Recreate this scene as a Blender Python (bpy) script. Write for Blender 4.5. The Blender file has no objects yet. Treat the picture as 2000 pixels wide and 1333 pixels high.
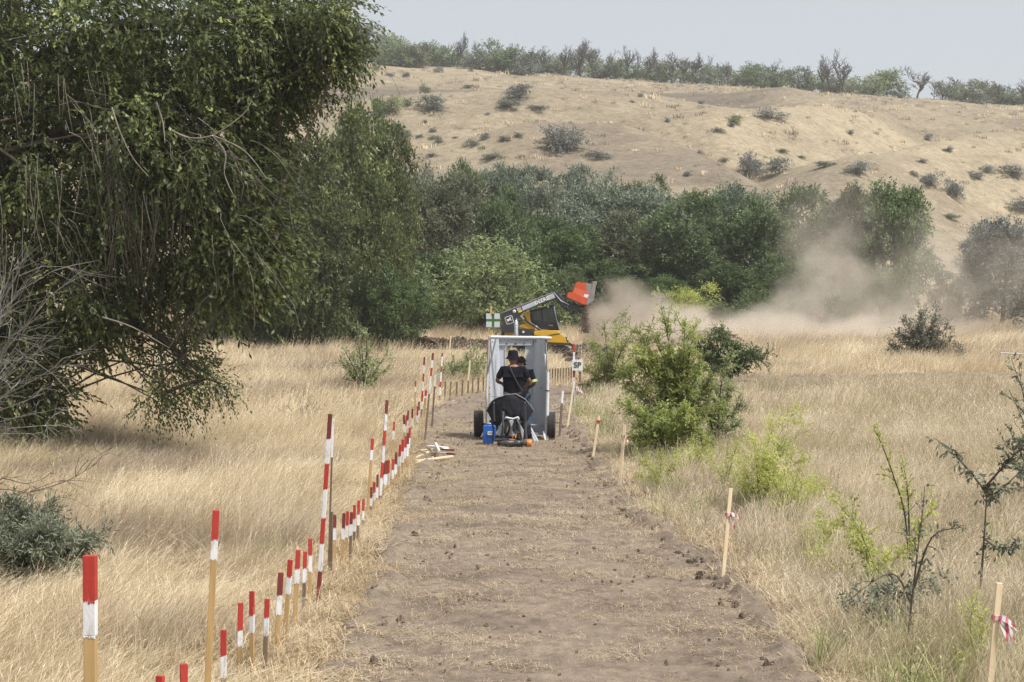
import bpy, bmesh, math, random
import numpy as np
from mathutils import Vector, Matrix

# ------------------------------------------------------------------ camera, world, sun, exposure
SC = bpy.context.scene
COL = SC.collection
F = 3900.0            # focal length in photo pixels (2000 wide)
CAMZ = 3.0
PITCH = math.atan(82.5 / F)
cam_d = bpy.data.cameras.new("camera")
cam = bpy.data.objects.new("camera", cam_d); COL.objects.link(cam)
cam.location = (0, 0, CAMZ)
cam.rotation_euler = (math.pi / 2 - PITCH, 0, 0)
cam_d.sensor_width = 36.0
cam_d.lens = 36.0 * F / 2000.0
cam_d.clip_start = 0.1
cam_d.clip_end = 4000
SC.camera = cam
SUN_EL, SUN_AZ = math.radians(57), math.radians(124)    # azimuth from +Y, negative = left of the view
world = bpy.data.worlds.new("World"); SC.world = world
world.use_nodes = True
nt = world.node_tree; nt.nodes.clear()
sky = nt.nodes.new("ShaderNodeTexSky"); sky.sky_type = 'NISHITA'; sky.sun_disc = False
sky.sun_elevation = SUN_EL; sky.sun_rotation = SUN_AZ
sky.dust_density = 4.0; sky.air_density = 1.0; sky.altitude = 100
wm = nt.nodes.new("ShaderNodeMixRGB"); wm.inputs[0].default_value = 0.86
wm.inputs[2].default_value = (4.50, 4.80, 5.12, 1)       # thin even cloud veil
wb = nt.nodes.new("ShaderNodeBackground"); wb.inputs[1].default_value = 0.1
wo = nt.nodes.new("ShaderNodeOutputWorld")
nt.links.new(sky.outputs[0], wm.inputs[1]); nt.links.new(wm.outputs[0], wb.inputs[0]); nt.links.new(wb.outputs[0], wo.inputs[0])
sun_d = bpy.data.lights.new("sun", 'SUN'); sun_d.energy = 4.1; sun_d.angle = math.radians(9); sun_d.color = (1.0, 0.97, 0.93)
sun = bpy.data.objects.new("sun", sun_d); COL.objects.link(sun)
sdir = Vector((math.sin(SUN_AZ) * math.cos(SUN_EL), math.cos(SUN_AZ) * math.cos(SUN_EL), math.sin(SUN_EL)))
sun.rotation_euler = sdir.to_track_quat('Z', 'Y').to_euler()
SC.view_settings.view_transform = 'Standard'; SC.view_settings.look = 'None'
SC.view_settings.gamma = 1.0; SC.view_settings.exposure = 0.50
SC.view_settings.use_curve_mapping = False
SC.render.engine = 'CYCLES'
cy = SC.cycles
cy.max_bounces = 6; cy.diffuse_bounces = 3; cy.glossy_bounces = 2; cy.transmission_bounces = 3
cy.transparent_max_bounces = 6; cy.volume_bounces = 1
cy.volume_step_rate = 1.0; cy.volume_max_steps = 128
cy.use_denoising = True; cy.denoising_prefilter = 'NONE'
cy.use_adaptive_sampling = True; cy.adaptive_threshold = 0.02

# ------------------------------------------------------------------ numpy noise
def _h(ix, iy, seed):
    n = (ix.astype(np.int64) * 374761393 + iy.astype(np.int64) * 668265263 + seed * 974711) & 0x7fffffff
    n = ((n ^ (n >> 13)) * 1274126177) & 0x7fffffff
    return ((n ^ (n >> 16)) & 0xffff) / 65535.0
def vnoise(x, y, seed=0):
    x = np.asarray(x, float); y = np.asarray(y, float)
    ix = np.floor(x); iy = np.floor(y); fx = x - ix; fy = y - iy
    fx = fx * fx * (3 - 2 * fx); fy = fy * fy * (3 - 2 * fy)
    a = _h(ix, iy, seed); b = _h(ix + 1, iy, seed); c = _h(ix, iy + 1, seed); d = _h(ix + 1, iy + 1, seed)
    return (a + (b - a) * fx) * (1 - fy) + (c + (d - c) * fx) * fy
def fbm(x, y, s=1.0, o=4, seed=0):
    r = 0; a = 0.5; t = 0
    for i in range(o):
        r = r + a * (vnoise(np.asarray(x) * s + 17.3 * i, np.asarray(y) * s - 9.1 * i, seed + i) - 0.5); t += a; a *= 0.5; s *= 2.03
    return r / t      # about -0.5..0.5
def sstep(a, b, x):
    t = np.clip((np.asarray(x, float) - a) / (b - a), 0, 1); return t * t * (3 - 2 * t)

# ------------------------------------------------------------------ terrain height
TD = np.array([105, 118, 135, 160, 190, 220, 245, 265, 285, 310, 345, 385, 420, 450, 520, 700], float)
TC = np.array([-400, 300, 600, 900, 1050, 1200, 1350, 1500, 1650, 1800, 2000, 2400], float)
TY = np.array([          # photo row of the slope at each distance, per column
 [633,628,595,500,400,310,258,230,225,205,165,130, 98,105,140,260],
 [633,628,595,500,400,310,258,230,225,205,165,130,104,111,140,260],
 [633,628,595,500,400,312,262,236,236,212,172,140,114,121,150,260],
 [633,628,600,510,400,315,258,226,234,214,180,154,130,137,165,270],
 [633,628,600,500,385,300,243,214,226,210,184,164,142,150,175,275],
 [633,628,600,500,385,302,252,222,222,206,184,168,154,162,185,280],
 [633,628,600,505,395,322,276,254,238,214,188,174,164,172,195,290],
 [634,628,600,515,415,350,305,280,244,220,194,180,174,182,205,300],
 [636,630,605,540,445,380,322,286,252,228,208,190,183,191,215,310],
 [640,632,612,560,480,410,345,300,262,238,220,204,193,201,225,320],
 [645,636,618,575,505,430,362,318,278,250,236,218,207,215,240,330],
 [655,640,625,590,530,460,390,340,298,266,255,238,225,233,260,350]], float)
def _flat(y):
    q = (np.asarray(y, float) - 56) / 7.0
    return 0.0285 * 7.0 * np.logaddexp(0, np.clip(q, -40, 200))
def hill(x, y):
    y = np.maximum(np.asarray(y, float), 50.0)
    c = np.clip(1000 + F * np.asarray(x, float) / y, TC[0], TC[-1] - 1e-6)
    d = np.clip(y, TD[0], TD[-1] - 1e-6)
    ci = np.clip(np.searchsorted(TC, c, side='right') - 1, 0, len(TC) - 2)
    di = np.clip(np.searchsorted(TD, d, side='right') - 1, 0, len(TD) - 2)
    tc = (c - TC[ci]) / (TC[ci + 1] - TC[ci]); td = (d - TD[di]) / (TD[di + 1] - TD[di])
    tc = tc * tc * (3 - 2 * tc)
    def zz(i, j):
        return CAMZ + (584 - TY[i, j]) * TD[j] / F
    z = (zz(ci, di) * (1 - tc) + zz(ci + 1, di) * tc) * (1 - td) + (zz(ci, di + 1) * (1 - tc) + zz(ci + 1, di + 1) * tc) * td
    return z
_RID = [ # spurs (+) and gullies (-) of the slope: (photo column, distance) along the crest, height, half width
 ([(760, 262), (900, 266), (1060, 268), (1250, 275), (1400, 300), (1550, 335)], 2.4, 11), ([(850, 290), (1100, 293), (1300, 303), (1450, 326)], -2.8, 10),
 ([(1000, 222), (1200, 228), (1330, 222), (1450, 210)], 2.0, 9), ([(1130, 247), (1300, 247), (1400, 240), (1500, 226), (1640, 206)], -3.0, 8),
 ([(1390, 254), (1500, 264), (1600, 286), (1720, 312)], 2.2, 10), ([(1450, 288), (1600, 312), (1720, 334)], -2.0, 9),
 ([(1640, 228), (1800, 246), (2000, 280)], 2.2, 9), ([(1700, 200), (1850, 216), (2000, 236)], -2.4, 8), ([(1560, 250), (1700, 262), (1850, 290)], -1.8, 7), ([(640, 236), (760, 240), (900, 238)], -2.0, 8)]
def spurs(x, y):
    z = 0
    for pts, a, w in _RID:
        best = np.full(np.shape(x), 1e9)
        P = [((c - 1000) * d / F, d) for c, d in pts]
        for (x0, y0), (x1, y1) in zip(P[:-1], P[1:]):
            dx, dy = x1 - x0, y1 - y0; t = np.clip(((x - x0) * dx + (y - y0) * dy) / (dx * dx + dy * dy), 0, 1)
            best = np.minimum(best, np.hypot(x - x0 - t * dx, y - y0 - t * dy))
        z = z + 1.35 * a * np.exp(-(best / w) ** 2)
    return z
def H(x, y):
    x = np.asarray(x, float); y = np.asarray(y, float)
    w = sstep(106, 124, y)
    z = _flat(y) * (1 - w)
    hz = 0
    for dy, k in ((-9, .2), (-4, .2), (0, .2), (4, .2), (9, .2)):
        hz = hz + k * hill(x, y + dy)
    z = z + hz * w
    far = sstep(150, 230, y)
    z = z + far * (2.6 * fbm(x, y, 1 / 46., 4, 5) + 0.5 * fbm(x, y, 1 / 7., 3, 8)) * (1 - 0.8 * sstep(360, 400, y))
    if np.max(y) > 170: z = z + spurs(x, y)
    near = 1 - sstep(30, 60, y)
    z = z + 0.18 * fbm(x, y, 1 / 9., 3, 11) * (1 - near * 0.6)
    return z

# ------------------------------------------------------------------ photo ray -> place
_fw = Vector((0, math.cos(PITCH), -math.sin(PITCH))); _up = Vector((0, math.sin(PITCH), math.cos(PITCH)))
def ray(px, py):
    return Vector((px - 1000, 0, 0)) + _fw * F + _up * (666.5 - py)
def at(px, py, D):
    r = ray(px, py); return Vector((0, 0, CAMZ)) + r * (D / r.y)
def ground(px, py, lo=6.0, hi=430.0):
    r = ray(px, py)
    d = np.concatenate([np.arange(lo, 70, .05), np.arange(70, hi, .5)])
    xs = r.x / r.y * d; zs = CAMZ + r.z / r.y * d
    k = np.nonzero(zs <= H(xs, d))[0]
    i = k[0] if len(k) else len(d) - 1
    return Vector((xs[i], d[i], float(H(xs[i], d[i]))))
def onground(px, D):
    x = (px - 1000) * D / F
    return Vector((x, D, float(H(x, D))))
def rowpx(z, D):           # photo row of height z at distance D
    return 666.5 - F * math.tan(math.atan2(z - CAMZ, D) + PITCH)

# ------------------------------------------------------------------ track centre line
TRK = [(0.55, -30, 2.1), (0.50, 5, 2.0), (0.46, 15.6, 1.95), (0.45, 21, 2.0), (0.12, 28, 1.75), (0.0, 35, 1.72), (-0.12, 42, 1.78),
       (-0.25, 48, 1.8), (-0.2, 53, 1.75), (0.5, 58.2, 1.75), (2.4, 61.0, 1.8), (5.5, 62.6, 1.9), (10, 64.2, 2.0), (16, 66.5, 2.1), (26, 70, 2.1)]
def _crom(P, n=14):
    P = np.array(P, float); out = []
    for i in range(len(P) - 1):
        p0 = P[max(i - 1, 0)]; p1 = P[i]; p2 = P[i + 1]; p3 = P[min(i + 2, len(P) - 1)]
        for t in np.linspace(0, 1, n, endpoint=False):
            out.append(0.5 * ((2 * p1) + (-p0 + p2) * t + (2 * p0 - 5 * p1 + 4 * p2 - p3) * t * t + (-p0 + 3 * p1 - 3 * p2 + p3) * t ** 3))
    out.append(P[-1]); return np.array(out)
TRKF = _crom(TRK)
def trackd(x, y):          # signed distance beyond the track edge (negative = on the track)
    x = np.asarray(x, float).ravel(); y = np.asarray(y, float).ravel()
    best = np.full(x.shape, 1e9)
    A = TRKF[:-1]; B = TRKF[1:]
    for a, b in zip(A, B):
        d = b[:2] - a[:2]; L = d @ d
        t = np.clip(((x - a[0]) * d[0] + (y - a[1]) * d[1]) / L, 0, 1)
        q = np.hypot(x - a[0] - t * d[0], y - a[1] - t * d[1]) - (a[2] + (b[2] - a[2]) * t)
        best = np.minimum(best, q)
    return best

# ------------------------------------------------------------------ object helpers
def tag(o, label=None, cat=None, group=None, kind=None):
    if label: o['label'] = label
    if cat: o['category'] = cat
    if group: o['group'] = group
    if kind: o['kind'] = kind
    return o
def empty(name, loc, label=None, cat=None, group=None):
    o = bpy.data.objects.new(name, None); COL.objects.link(o); o.location = loc
    o.empty_display_size = 0.2
    return tag(o, label, cat, group)
def mesh_np(name, V, Fq, mats, attr=None, smooth=False, mi=None):
    me = bpy.data.meshes.new(name)
    V = np.asarray(V, np.float32); Fq = np.asarray(Fq, np.int32)
    k = Fq.shape[1]
    me.vertices.add(len(V)); me.vertices.foreach_set("co", V.ravel())
    me.loops.add(Fq.size); me.loops.foreach_set("vertex_index", Fq.ravel())
    me.polygons.add(len(Fq)); me.polygons.foreach_set("loop_start", np.arange(0, Fq.size, k, dtype=np.int32))
    try: me.polygons.foreach_set("loop_total", np.full(len(Fq), k, np.int32))
    except Exception: pass
    for m in (mats if isinstance(mats, (list, tuple)) else [mats]): me.materials.append(m)
    if mi is not None: me.polygons.foreach_set("material_index", np.asarray(mi, np.int32))
    me.polygons.foreach_set("use_smooth", np.full(len(Fq), smooth, bool))
    if attr:
        for an, (dom, vals) in attr.items():
            a = me.attributes.new(an, 'FLOAT', dom); a.data.foreach_set("value", np.asarray(vals, np.float32))
    me.update(calc_edges=True)
    return me
def link(name, me, parent=None, loc=(0, 0, 0)):
    o = bpy.data.objects.new(name, me); COL.objects.link(o)
    o.location = loc
    if parent: o.parent = parent
    return o
def copy_tree(o, parent=None):
    c = o.copy(); COL.objects.link(c); c.parent = parent
    for ch in list(o.children): copy_tree(ch, c)
    return c

class MB:
    """collects shapes and links them as one mesh"""
    def __init__(s): s.v = []; s.f = []; s.m = []; s.sm = []
    def add(s, v, f, m=0, smooth=False):
        b = len(s.v); s.v += [tuple(p) for p in v]; s.f += [tuple(i + b for i in q) for q in f]
        s.m += [m] * len(f); s.sm += [smooth] * len(f); return s
    def box(s, c, d, m=0, R=None, taper=1.0):
        v = []
        for z in (-1, 1):
            k = taper if z > 0 else 1
            for x, y in ((-1, -1), (1, -1), (1, 1), (-1, 1)):
                p = Vector((x * d[0] / 2 * k, y * d[1] / 2 * k, z * d[2] / 2))
                if R: p = R @ p
                v.append(p + Vector(c))
        return s.add(v, [(3, 2, 1, 0), (4, 5, 6, 7), (0, 1, 5, 4), (1, 2, 6, 5), (2, 3, 7, 6), (3, 0, 4, 7)], m)
    def bar(s, a, b, w, t, m=0, side=None):        # box between two points, w across, t deep
        a = Vector(a); b = Vector(b); d = (b - a).normalized()
        sd = Vector(side) if side else Vector((0, 1, 0))
        u = d.cross(sd)
        if u.length < 1e-4: u = d.cross(Vector((1, 0, 0)))
        u.normalize(); w2 = u.cross(d).normalized()
        v = []
        for p in (a, b):
            for x, y in ((-1, -1), (1, -1), (1, 1), (-1, 1)):
                v.append(p + u * (x * w / 2) + w2 * (y * t / 2))
        return s.add(v, [(3, 2, 1, 0), (4, 5, 6, 7), (0, 1, 5, 4), (1, 2, 6, 5), (2, 3, 7, 6), (3, 0, 4, 7)], m)
    def tube(s, pts, r, n=8, m=0, caps=True, smooth=True):
        pts = [Vector(p) for p in pts]; k = len(pts)
        rs = r if isinstance(r, (list, tuple)) else [r] * k
        t0 = (pts[1] - pts[0]).normalized()
        u = t0.orthogonal().normalized(); v = []; fs = []
        for i, p in enumerate(pts):
            t = (pts[min(i + 1, k - 1)] - pts[max(i - 1, 0)]).normalized()
            u = (u - t * u.dot(t)); u = u.normalized() if u.length > 1e-6 else t.orthogonal().normalized()
            w = t.cross(u)
            for j in range(n):
                a = 2 * math.pi * j / n
                v.append(p + (u * math.cos(a) + w * math.sin(a)) * rs[i])
        for i in range(k - 1):
            for j in range(n):
                fs.append((i * n + j, i * n + (j + 1) % n, (i + 1) * n + (j + 1) % n, (i + 1) * n + j))
        s.add(v, fs, m, smooth)
        if caps:
            s.add(v[:n], [tuple(range(n))[::-1]], m); s.add(v[-n:], [tuple(range(n))], m)
        return s
    def ext(s, poly, y0, y1, m=0):                 # polygon in x,z pushed from y0 to y1
        n = len(poly)
        ar = sum(poly[i][0] * poly[(i + 1) % n][1] - poly[(i + 1) % n][0] * poly[i][1] for i in range(n))
        if ar < 0: poly = poly[::-1]
        v = [(x, y0, z) for x, z in poly] + [(x, y1, z) for x, z in poly]
        f = [tuple(range(n)), tuple(range(2 * n - 1, n - 1, -1))]
        f += [(i, i + n, (i + 1) % n + n, (i + 1) % n) for i in range(n)]
        return s.add(v, f, m)
    def ball(s, c, r, m=0, nu=12, nv=8, z0=-1.0, jit=0, rng=None):
        r = r if isinstance(r, (tuple, list)) else (r, r, r); v = []; f = []
        for i in range(nv + 1):
            ph = math.pi * i / nv; zz = max(math.cos(ph), z0)
            for j in range(nu):
                th = 2 * math.pi * j / nu; k = 1 + (rng.uniform(-jit, jit) if rng else 0)
                v.append((c[0] + r[0] * math.sin(ph) * math.cos(th) * k, c[1] + r[1] * math.sin(ph) * math.sin(th) * k, c[2] + r[2] * zz * k))
        for i in range(nv):
            for j in range(nu):
                f.append((i * nu + j, (i + 1) * nu + j, (i + 1) * nu + (j + 1) % nu, i * nu + (j + 1) % nu))
        return s.add(v, f, m, True)
    def lathe(s, prof, c, axis='x', n=24, m=0, smooth=True):   # prof = (radius, along)
        v = []; f = []; k = len(prof)
        for r, a in prof:
            for j in range(n):
                t = 2 * math.pi * j / n
                p = {'x': (a, r * math.cos(t), r * math.sin(t)), 'y': (r * math.cos(t), a, r * math.sin(t)), 'z': (r * math.cos(t), r * math.sin(t), a)}[axis]
                v.append((p[0] + c[0], p[1] + c[1], p[2] + c[2]))
        for i in range(k - 1):
            for j in range(n): f.append((i * n + j, i * n + (j + 1) % n, (i + 1) * n + (j + 1) % n, (i + 1) * n + j))
        return s.add(v, f, m, smooth)
    def mesh(s, name, mats):
        me = bpy.data.meshes.new(name); me.from_pydata(s.v, [], s.f)
        for m in (mats if isinstance(mats, (list, tuple)) else [mats]): me.materials.append(m)
        me.polygons.foreach_set("material_index", s.m); me.polygons.foreach_set("use_smooth", s.sm)
        me.update(); return me
    def build(s, name, mats, parent=None, loc=(0, 0, 0), label=None, bevel=0):
        o = link(name, s.mesh(name, mats), parent, loc)
        if bevel:
            b = o.modifiers.new("bevel", 'BEVEL'); b.width = bevel; b.segments = 2; b.limit_method = 'ANGLE'
        if label: o['label'] = label
        return o

# ------------------------------------------------------------------ materials
def newmat(name):
    m = bpy.data.materials.new(name); m.use_nodes = True; t = m.node_tree; t.nodes.clear()
    return m, t, (lambda k, **kw: _nd(t, k, **kw)), t.links.new
def _nd(t, k, **kw):
    n = t.nodes.new(k)
    for a, b in kw.items():
        if a.startswith('i_'):
            key = a[2:]; key = int(key) if key.isdigit() else key.replace('_', ' ')
            n.inputs[key].default_value = b
        else: setattr(n, a, b)
    return n
def c4(c): return (c[0], c[1], c[2], 1)
def pmat(name, c1, c2=None, scale=6.0, rough=0.6, bump=0.0, metal=0.0, stretch=(1, 1, 1), spec=0.5, det=5, lo=.35, hi=.68):
    c2 = c2 or tuple(x * 0.75 for x in c1)
    m, t, N, L = newmat(name)
    tc = N('ShaderNodeTexCoord'); mp = N('ShaderNodeMapping'); mp.inputs['Scale'].default_value = stretch; oi = N('ShaderNodeObjectInfo'); L(oi.outputs['Random'], mp.inputs['Location'])
    nz = N('ShaderNodeTexNoise', i_Scale=scale, i_Detail=float(det), i_Roughness=0.62)
    rp = N('ShaderNodeValToRGB'); rp.color_ramp.elements[0].position = lo; rp.color_ramp.elements[1].position = hi
    rp.color_ramp.elements[0].color = c4(c2); rp.color_ramp.elements[1].color = c4(c1)
    b = N('ShaderNodeBsdfPrincipled', i_Roughness=rough, i_Metallic=metal); o = N('ShaderNodeOutputMaterial')
    b.inputs['Specular IOR Level'].default_value = spec
    L(tc.outputs['Object'], mp.inputs[0]); L(mp.outputs[0], nz.inputs['Vector']); L(nz.outputs[0], rp.inputs[0])
    L(rp.outputs[0], b.inputs['Base Color']); L(b.outputs[0], o.inputs[0])
    if bump:
        bp = N('ShaderNodeBump', i_Strength=bump, i_Distance=0.02); L(nz.outputs[0], bp.inputs['Height']); L(bp.outputs[0], b.inputs['Normal'])
    return m
def leafmat(name, dark, light, trans=0.35, yellow=None, rough=0.5, spec=0.35):
    m, t, N, L = newmat(name)
    at_ = N('ShaderNodeAttribute', attribute_name='rnd')
    oi = N('ShaderNodeObjectInfo')
    rp = N('ShaderNodeValToRGB'); e = rp.color_ramp.elements
    e[0].position = 0.05; e[0].color = c4(dark); e[1].position = 0.85; e[1].color = c4(light)
    if yellow: q = e.new(0.99); q.color = c4(yellow)
    hs = N('ShaderNodeHueSaturation', i_Saturation=0.93); mr = N('ShaderNodeMapRange', i_3=0.85, i_4=1.15)
    L(oi.outputs['Random'], mr.inputs[0]); L(mr.outputs[0], hs.inputs['Value'])
    b = N('ShaderNodeBsdfPrincipled', i_Roughness=rough); b.inputs['Specular IOR Level'].default_value = spec
    tr = N('ShaderNodeBsdfTranslucent'); mx = N('ShaderNodeMixShader', i_0=trans); o = N('ShaderNodeOutputMaterial')
    hs2 = N('ShaderNodeHueSaturation', i_Hue=0.49, i_Saturation=1.0, i_Value=1.25)
    L(at_.outputs['Fac'], rp.inputs[0]); L(rp.outputs[0], hs.inputs['Color']); L(hs.outputs[0], b.inputs['Base Color'])
    L(hs.outputs[0], hs2.inputs['Color']); L(hs2.outputs[0], tr.inputs[0])
    L(b.outputs[0], mx.inputs[1]); L(tr.outputs[0], mx.inputs[2]); L(mx.outputs[0], o.inputs[0])
    return m
# ------------------------------------------------------------------ ground, track
def ground_material():
    m, t, N, L = newmat("dry_ground")
    g = N('ShaderNodeNewGeometry'); sp = N('ShaderNodeSeparateXYZ'); L(g.outputs['Position'], sp.inputs[0])
    def noise(scale, stretch, det=6, rough=0.6):
        mp = N('ShaderNodeMapping'); mp.inputs['Scale'].default_value = stretch; L(g.outputs['Position'], mp.inputs[0])
        n = N('ShaderNodeTexNoise', i_Scale=scale, i_Detail=float(det), i_Roughness=rough); L(mp.outputs[0], n.inputs['Vector']); return n.outputs[0]
    def ramp(src, stops):
        r = N('ShaderNodeValToRGB'); e = r.color_ramp.elements
        e[0].position, e[0].color = stops[0][0], c4(stops[0][1]); e[1].position, e[1].color = stops[-1][0], c4(stops[-1][1])
        for p, c in stops[1:-1]: q = e.new(p); q.color = c4(c)
        L(src, r.inputs[0]); return r.outputs[0]
    def mix(f, a, b, mode='MIX'):
        x = N('ShaderNodeMixRGB', blend_type=mode)
        for i, s in ((0, f), (1, a), (2, b)):
            if isinstance(s, float): x.inputs[i].default_value = s
            elif isinstance(s, tuple): x.inputs[i].default_value = c4(s)
            else: L(s, x.inputs[i])
        return x.outputs[0]
    near = ramp(noise(9.0, (1, 1, 1), 8, 0.7), [(0.3, (0.16, 0.115, 0.07)), (0.5, (0.30, 0.225, 0.14)), (0.7, (0.42, 0.33, 0.20))])
    n_big = noise(0.020, (1.0, 1.2, 1.5), 6, 0.6); n_mid = noise(0.16, (1, 1.1, 1.5), 7, 0.72); n_fine = noise(1.1, (1, 1.3, 1.2), 9, 0.8)
    gold = ramp(n_mid, [(0.3, (0.25, 0.202, 0.135)), (0.5, (0.32, 0.262, 0.177)), (0.72, (0.39, 0.322, 0.218))])
    brown = ramp(n_mid, [(0.3, (0.080, 0.065, 0.056)), (0.55, (0.125, 0.102, 0.083)), (0.75, (0.19, 0.154, 0.118))])
    fb = N('ShaderNodeMapRange', i_1=0.40, i_2=0.54); L(n_big, fb.inputs[0])
    # the upper slope between two crests is grazed brown
    def band(o, a, b, c, d):
        u = N('ShaderNodeMapRange', i_1=a, i_2=b); v = N('ShaderNodeMapRange', i_1=d, i_2=c); w = N('ShaderNodeMath', operation='MULTIPLY'); L(o, u.inputs[0]); L(o, v.inputs[0]); L(u.outputs[0], w.inputs[0]); L(v.outputs[0], w.inputs[1]); return w.outputs[0]
    def mul(a, b, k=1.0):
        w = N('ShaderNodeMath', operation='MULTIPLY'); L(a, w.inputs[0]); L(b, w.inputs[1]); q = N('ShaderNodeMath', operation='MULTIPLY'); L(w.outputs[0], q.inputs[0]); q.inputs[1].default_value = k; return q.outputs[0]
    def mx(a, b):
        w = N('ShaderNodeMath', operation='MAXIMUM'); L(a, w.inputs[0]); L(b, w.inputs[1]); return w.outputs[0]
    wy = N('ShaderNodeMath', operation='MULTIPLY_ADD'); L(n_big, wy.inputs[0]); wy.inputs[1].default_value = 70.0; wa = N('ShaderNodeMath', operation='SUBTRACT'); L(sp.outputs['Y'], wa.inputs[0]); wa.inputs[1].default_value = 35.0; L(wa.outputs[0], wy.inputs[2])
    b1 = mul(band(wy.outputs[0], 276, 292, 345, 366), band(sp.outputs['X'], -200, -150, 34, 66), .85)
    b2 = mul(band(wy.outputs[0], 268, 284, 330, 352), band(sp.outputs['X'], 60, 85, 200, 240), .75)
    b3 = mul(band(wy.outputs[0], 196, 206, 218, 232), band(sp.outputs['X'], -8, 6, 40, 60), .6)
    fbh = N('ShaderNodeMath', operation='MULTIPLY'); L(fb.outputs[0], fbh.inputs[0]); fbh.inputs[1].default_value = .38
    hillc = mix(mx(mx(b1, b2), mx(b3, fbh.outputs[0])), gold, brown)
    rp = N('ShaderNodeMapRange', i_1=0.36, i_2=0.64, i_3=0.68, i_4=1.22); L(n_fine, rp.inputs[0])
    hillc = mix(1.0, hillc, rp.outputs[0], 'MULTIPLY')
    # thin track lines and sparse green flecks
    gr = N('ShaderNodeMapRange', i_1=0.60, i_2=0.72, i_3=0.0, i_4=0.45); L(noise(0.5, (1, 1.6, 1), 6, 0.7), gr.inputs[0])
    hillc = mix(gr.outputs[0], hillc, (0.17, 0.165, 0.10))
    fy = N('ShaderNodeMapRange', i_1=85.0, i_2=130.0); L(sp.outputs['Y'], fy.inputs[0])
    col = mix(fy.outputs[0], near, hillc)
    b = N('ShaderNodeBsdfPrincipled', i_Roughness=0.95); b.inputs['Specular IOR Level'].default_value = 0.1
    bp = N('ShaderNodeBump', i_Strength=0.6, i_Distance=0.25); L(n_fine, bp.inputs['Height']); L(bp.outputs[0], b.inputs['Normal'])
    o = N('ShaderNodeOutputMaterial'); L(col, b.inputs['Base Color']); L(b.outputs[0], o.inputs[0])
    return m
def spaced(parts):
    out = []
    for a, b, st in parts: out += list(np.arange(a, b, st))
    return np.array(out + [parts[-1][1]])
gx = spaced([(-440, -260, 30), (-260, -120, 6), (-120, -40, 2), (-40, -8, 1.0), (-8, 8, 0.35), (8, 40, 1.0), (40, 120, 2), (120, 260, 6), (260, 440, 30)])
gy = spaced([(-120, -10, 10), (-10, 75, 0.45), (75, 130, 1.0), (130, 460, 1.7), (460, 900, 20)])
X, Y = np.meshgrid(gx, gy)
TDm = np.full(X.shape, 9.0); msk = (np.abs(X) < 30) & (Y < 80)
TDm[msk] = trackd(X[msk], Y[msk])
Z = H(X, Y) - 0.16 * (1 - sstep(-0.45, -0.1, TDm)) - (Y > 700) * (Y - 700) * 0.002
nx, ny = len(gx), len(gy)
idx = np.arange(nx * ny).reshape(ny, nx)
Q = np.stack([idx[:-1, :-1], idx[:-1, 1:], idx[1:, 1:], idx[1:, :-1]], -1).reshape(-1, 4)
g_ = link("ground", mesh_np("ground", np.stack([X, Y, Z], -1).reshape(-1, 3), Q, ground_material(), smooth=True))
tag(g_, "dry rolling grassland rising to a long hillside", kind="structure")

def track_material():
    m, t, N, L = newmat("track_dirt")
    g = N('ShaderNodeNewGeometry')
    def noise(scale, stretch, det=7, rough=0.65):
        mp = N('ShaderNodeMapping'); mp.inputs['Scale'].default_value = stretch; L(g.outputs['Position'], mp.inputs[0])
        n = N('ShaderNodeTexNoise', i_Scale=scale, i_Detail=float(det), i_Roughness=rough); L(mp.outputs[0], n.inputs['Vector']); return n.outputs[0]
    a = noise(0.9, (1, 1, 1)); b_ = noise(7, (1, 0.55, 1), 8, .7); c = noise(45, (1, 0.5, 1), 4)
    r = N('ShaderNodeValToRGB'); e = r.color_ramp.elements
    e[0].position = 0.3; e[0].color = c4((0.144, 0.110, 0.083)); e[1].position = 0.72; e[1].color = c4((0.262, 0.208, 0.158))
    q = e.new(0.5); q.color = c4((0.206, 0.161, 0.122)); L(a, r.inputs[0])
    mr = N('ShaderNodeMapRange', i_1=0.3, i_2=0.7, i_3=0.62, i_4=1.28); L(b_, mr.inputs[0])
    mx = N('ShaderNodeMixRGB', blend_type='MULTIPLY', i_0=1.0); L(r.outputs[0], mx.inputs[1]); L(mr.outputs[0], mx.inputs[2])
    st = N('ShaderNodeMapRange', i_1=0.50, i_2=0.66, i_3=0.0, i_4=0.55); L(noise(1.6, (1, .8, 1), 8, .75), st.inputs[0])
    mx2 = N('ShaderNodeMixRGB'); L(st.outputs[0], mx2.inputs[0]); L(mx.outputs[0], mx2.inputs[1]); mx2.inputs[2].default_value = c4((0.30, 0.245, 0.175))
    b = N('ShaderNodeBsdfPrincipled', i_Roughness=0.97); b.inputs['Specular IOR Level'].default_value = 0.08
    b1 = N('ShaderNodeBump', i_Strength=0.7, i_Distance=0.05); L(b_, b1.inputs['Height'])
    b2 = N('ShaderNodeBump', i_Strength=0.6, i_Distance=0.012); L(c, b2.inputs['Height']); L(b1.outputs[0], b2.inputs['Normal'])
    L(b2.outputs[0], b.inputs['Normal'])
    o = N('ShaderNodeOutputMaterial'); L(mx2.outputs[0], b.inputs['Base Color']); L(b.outputs[0], o.inputs[0]); return m
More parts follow.
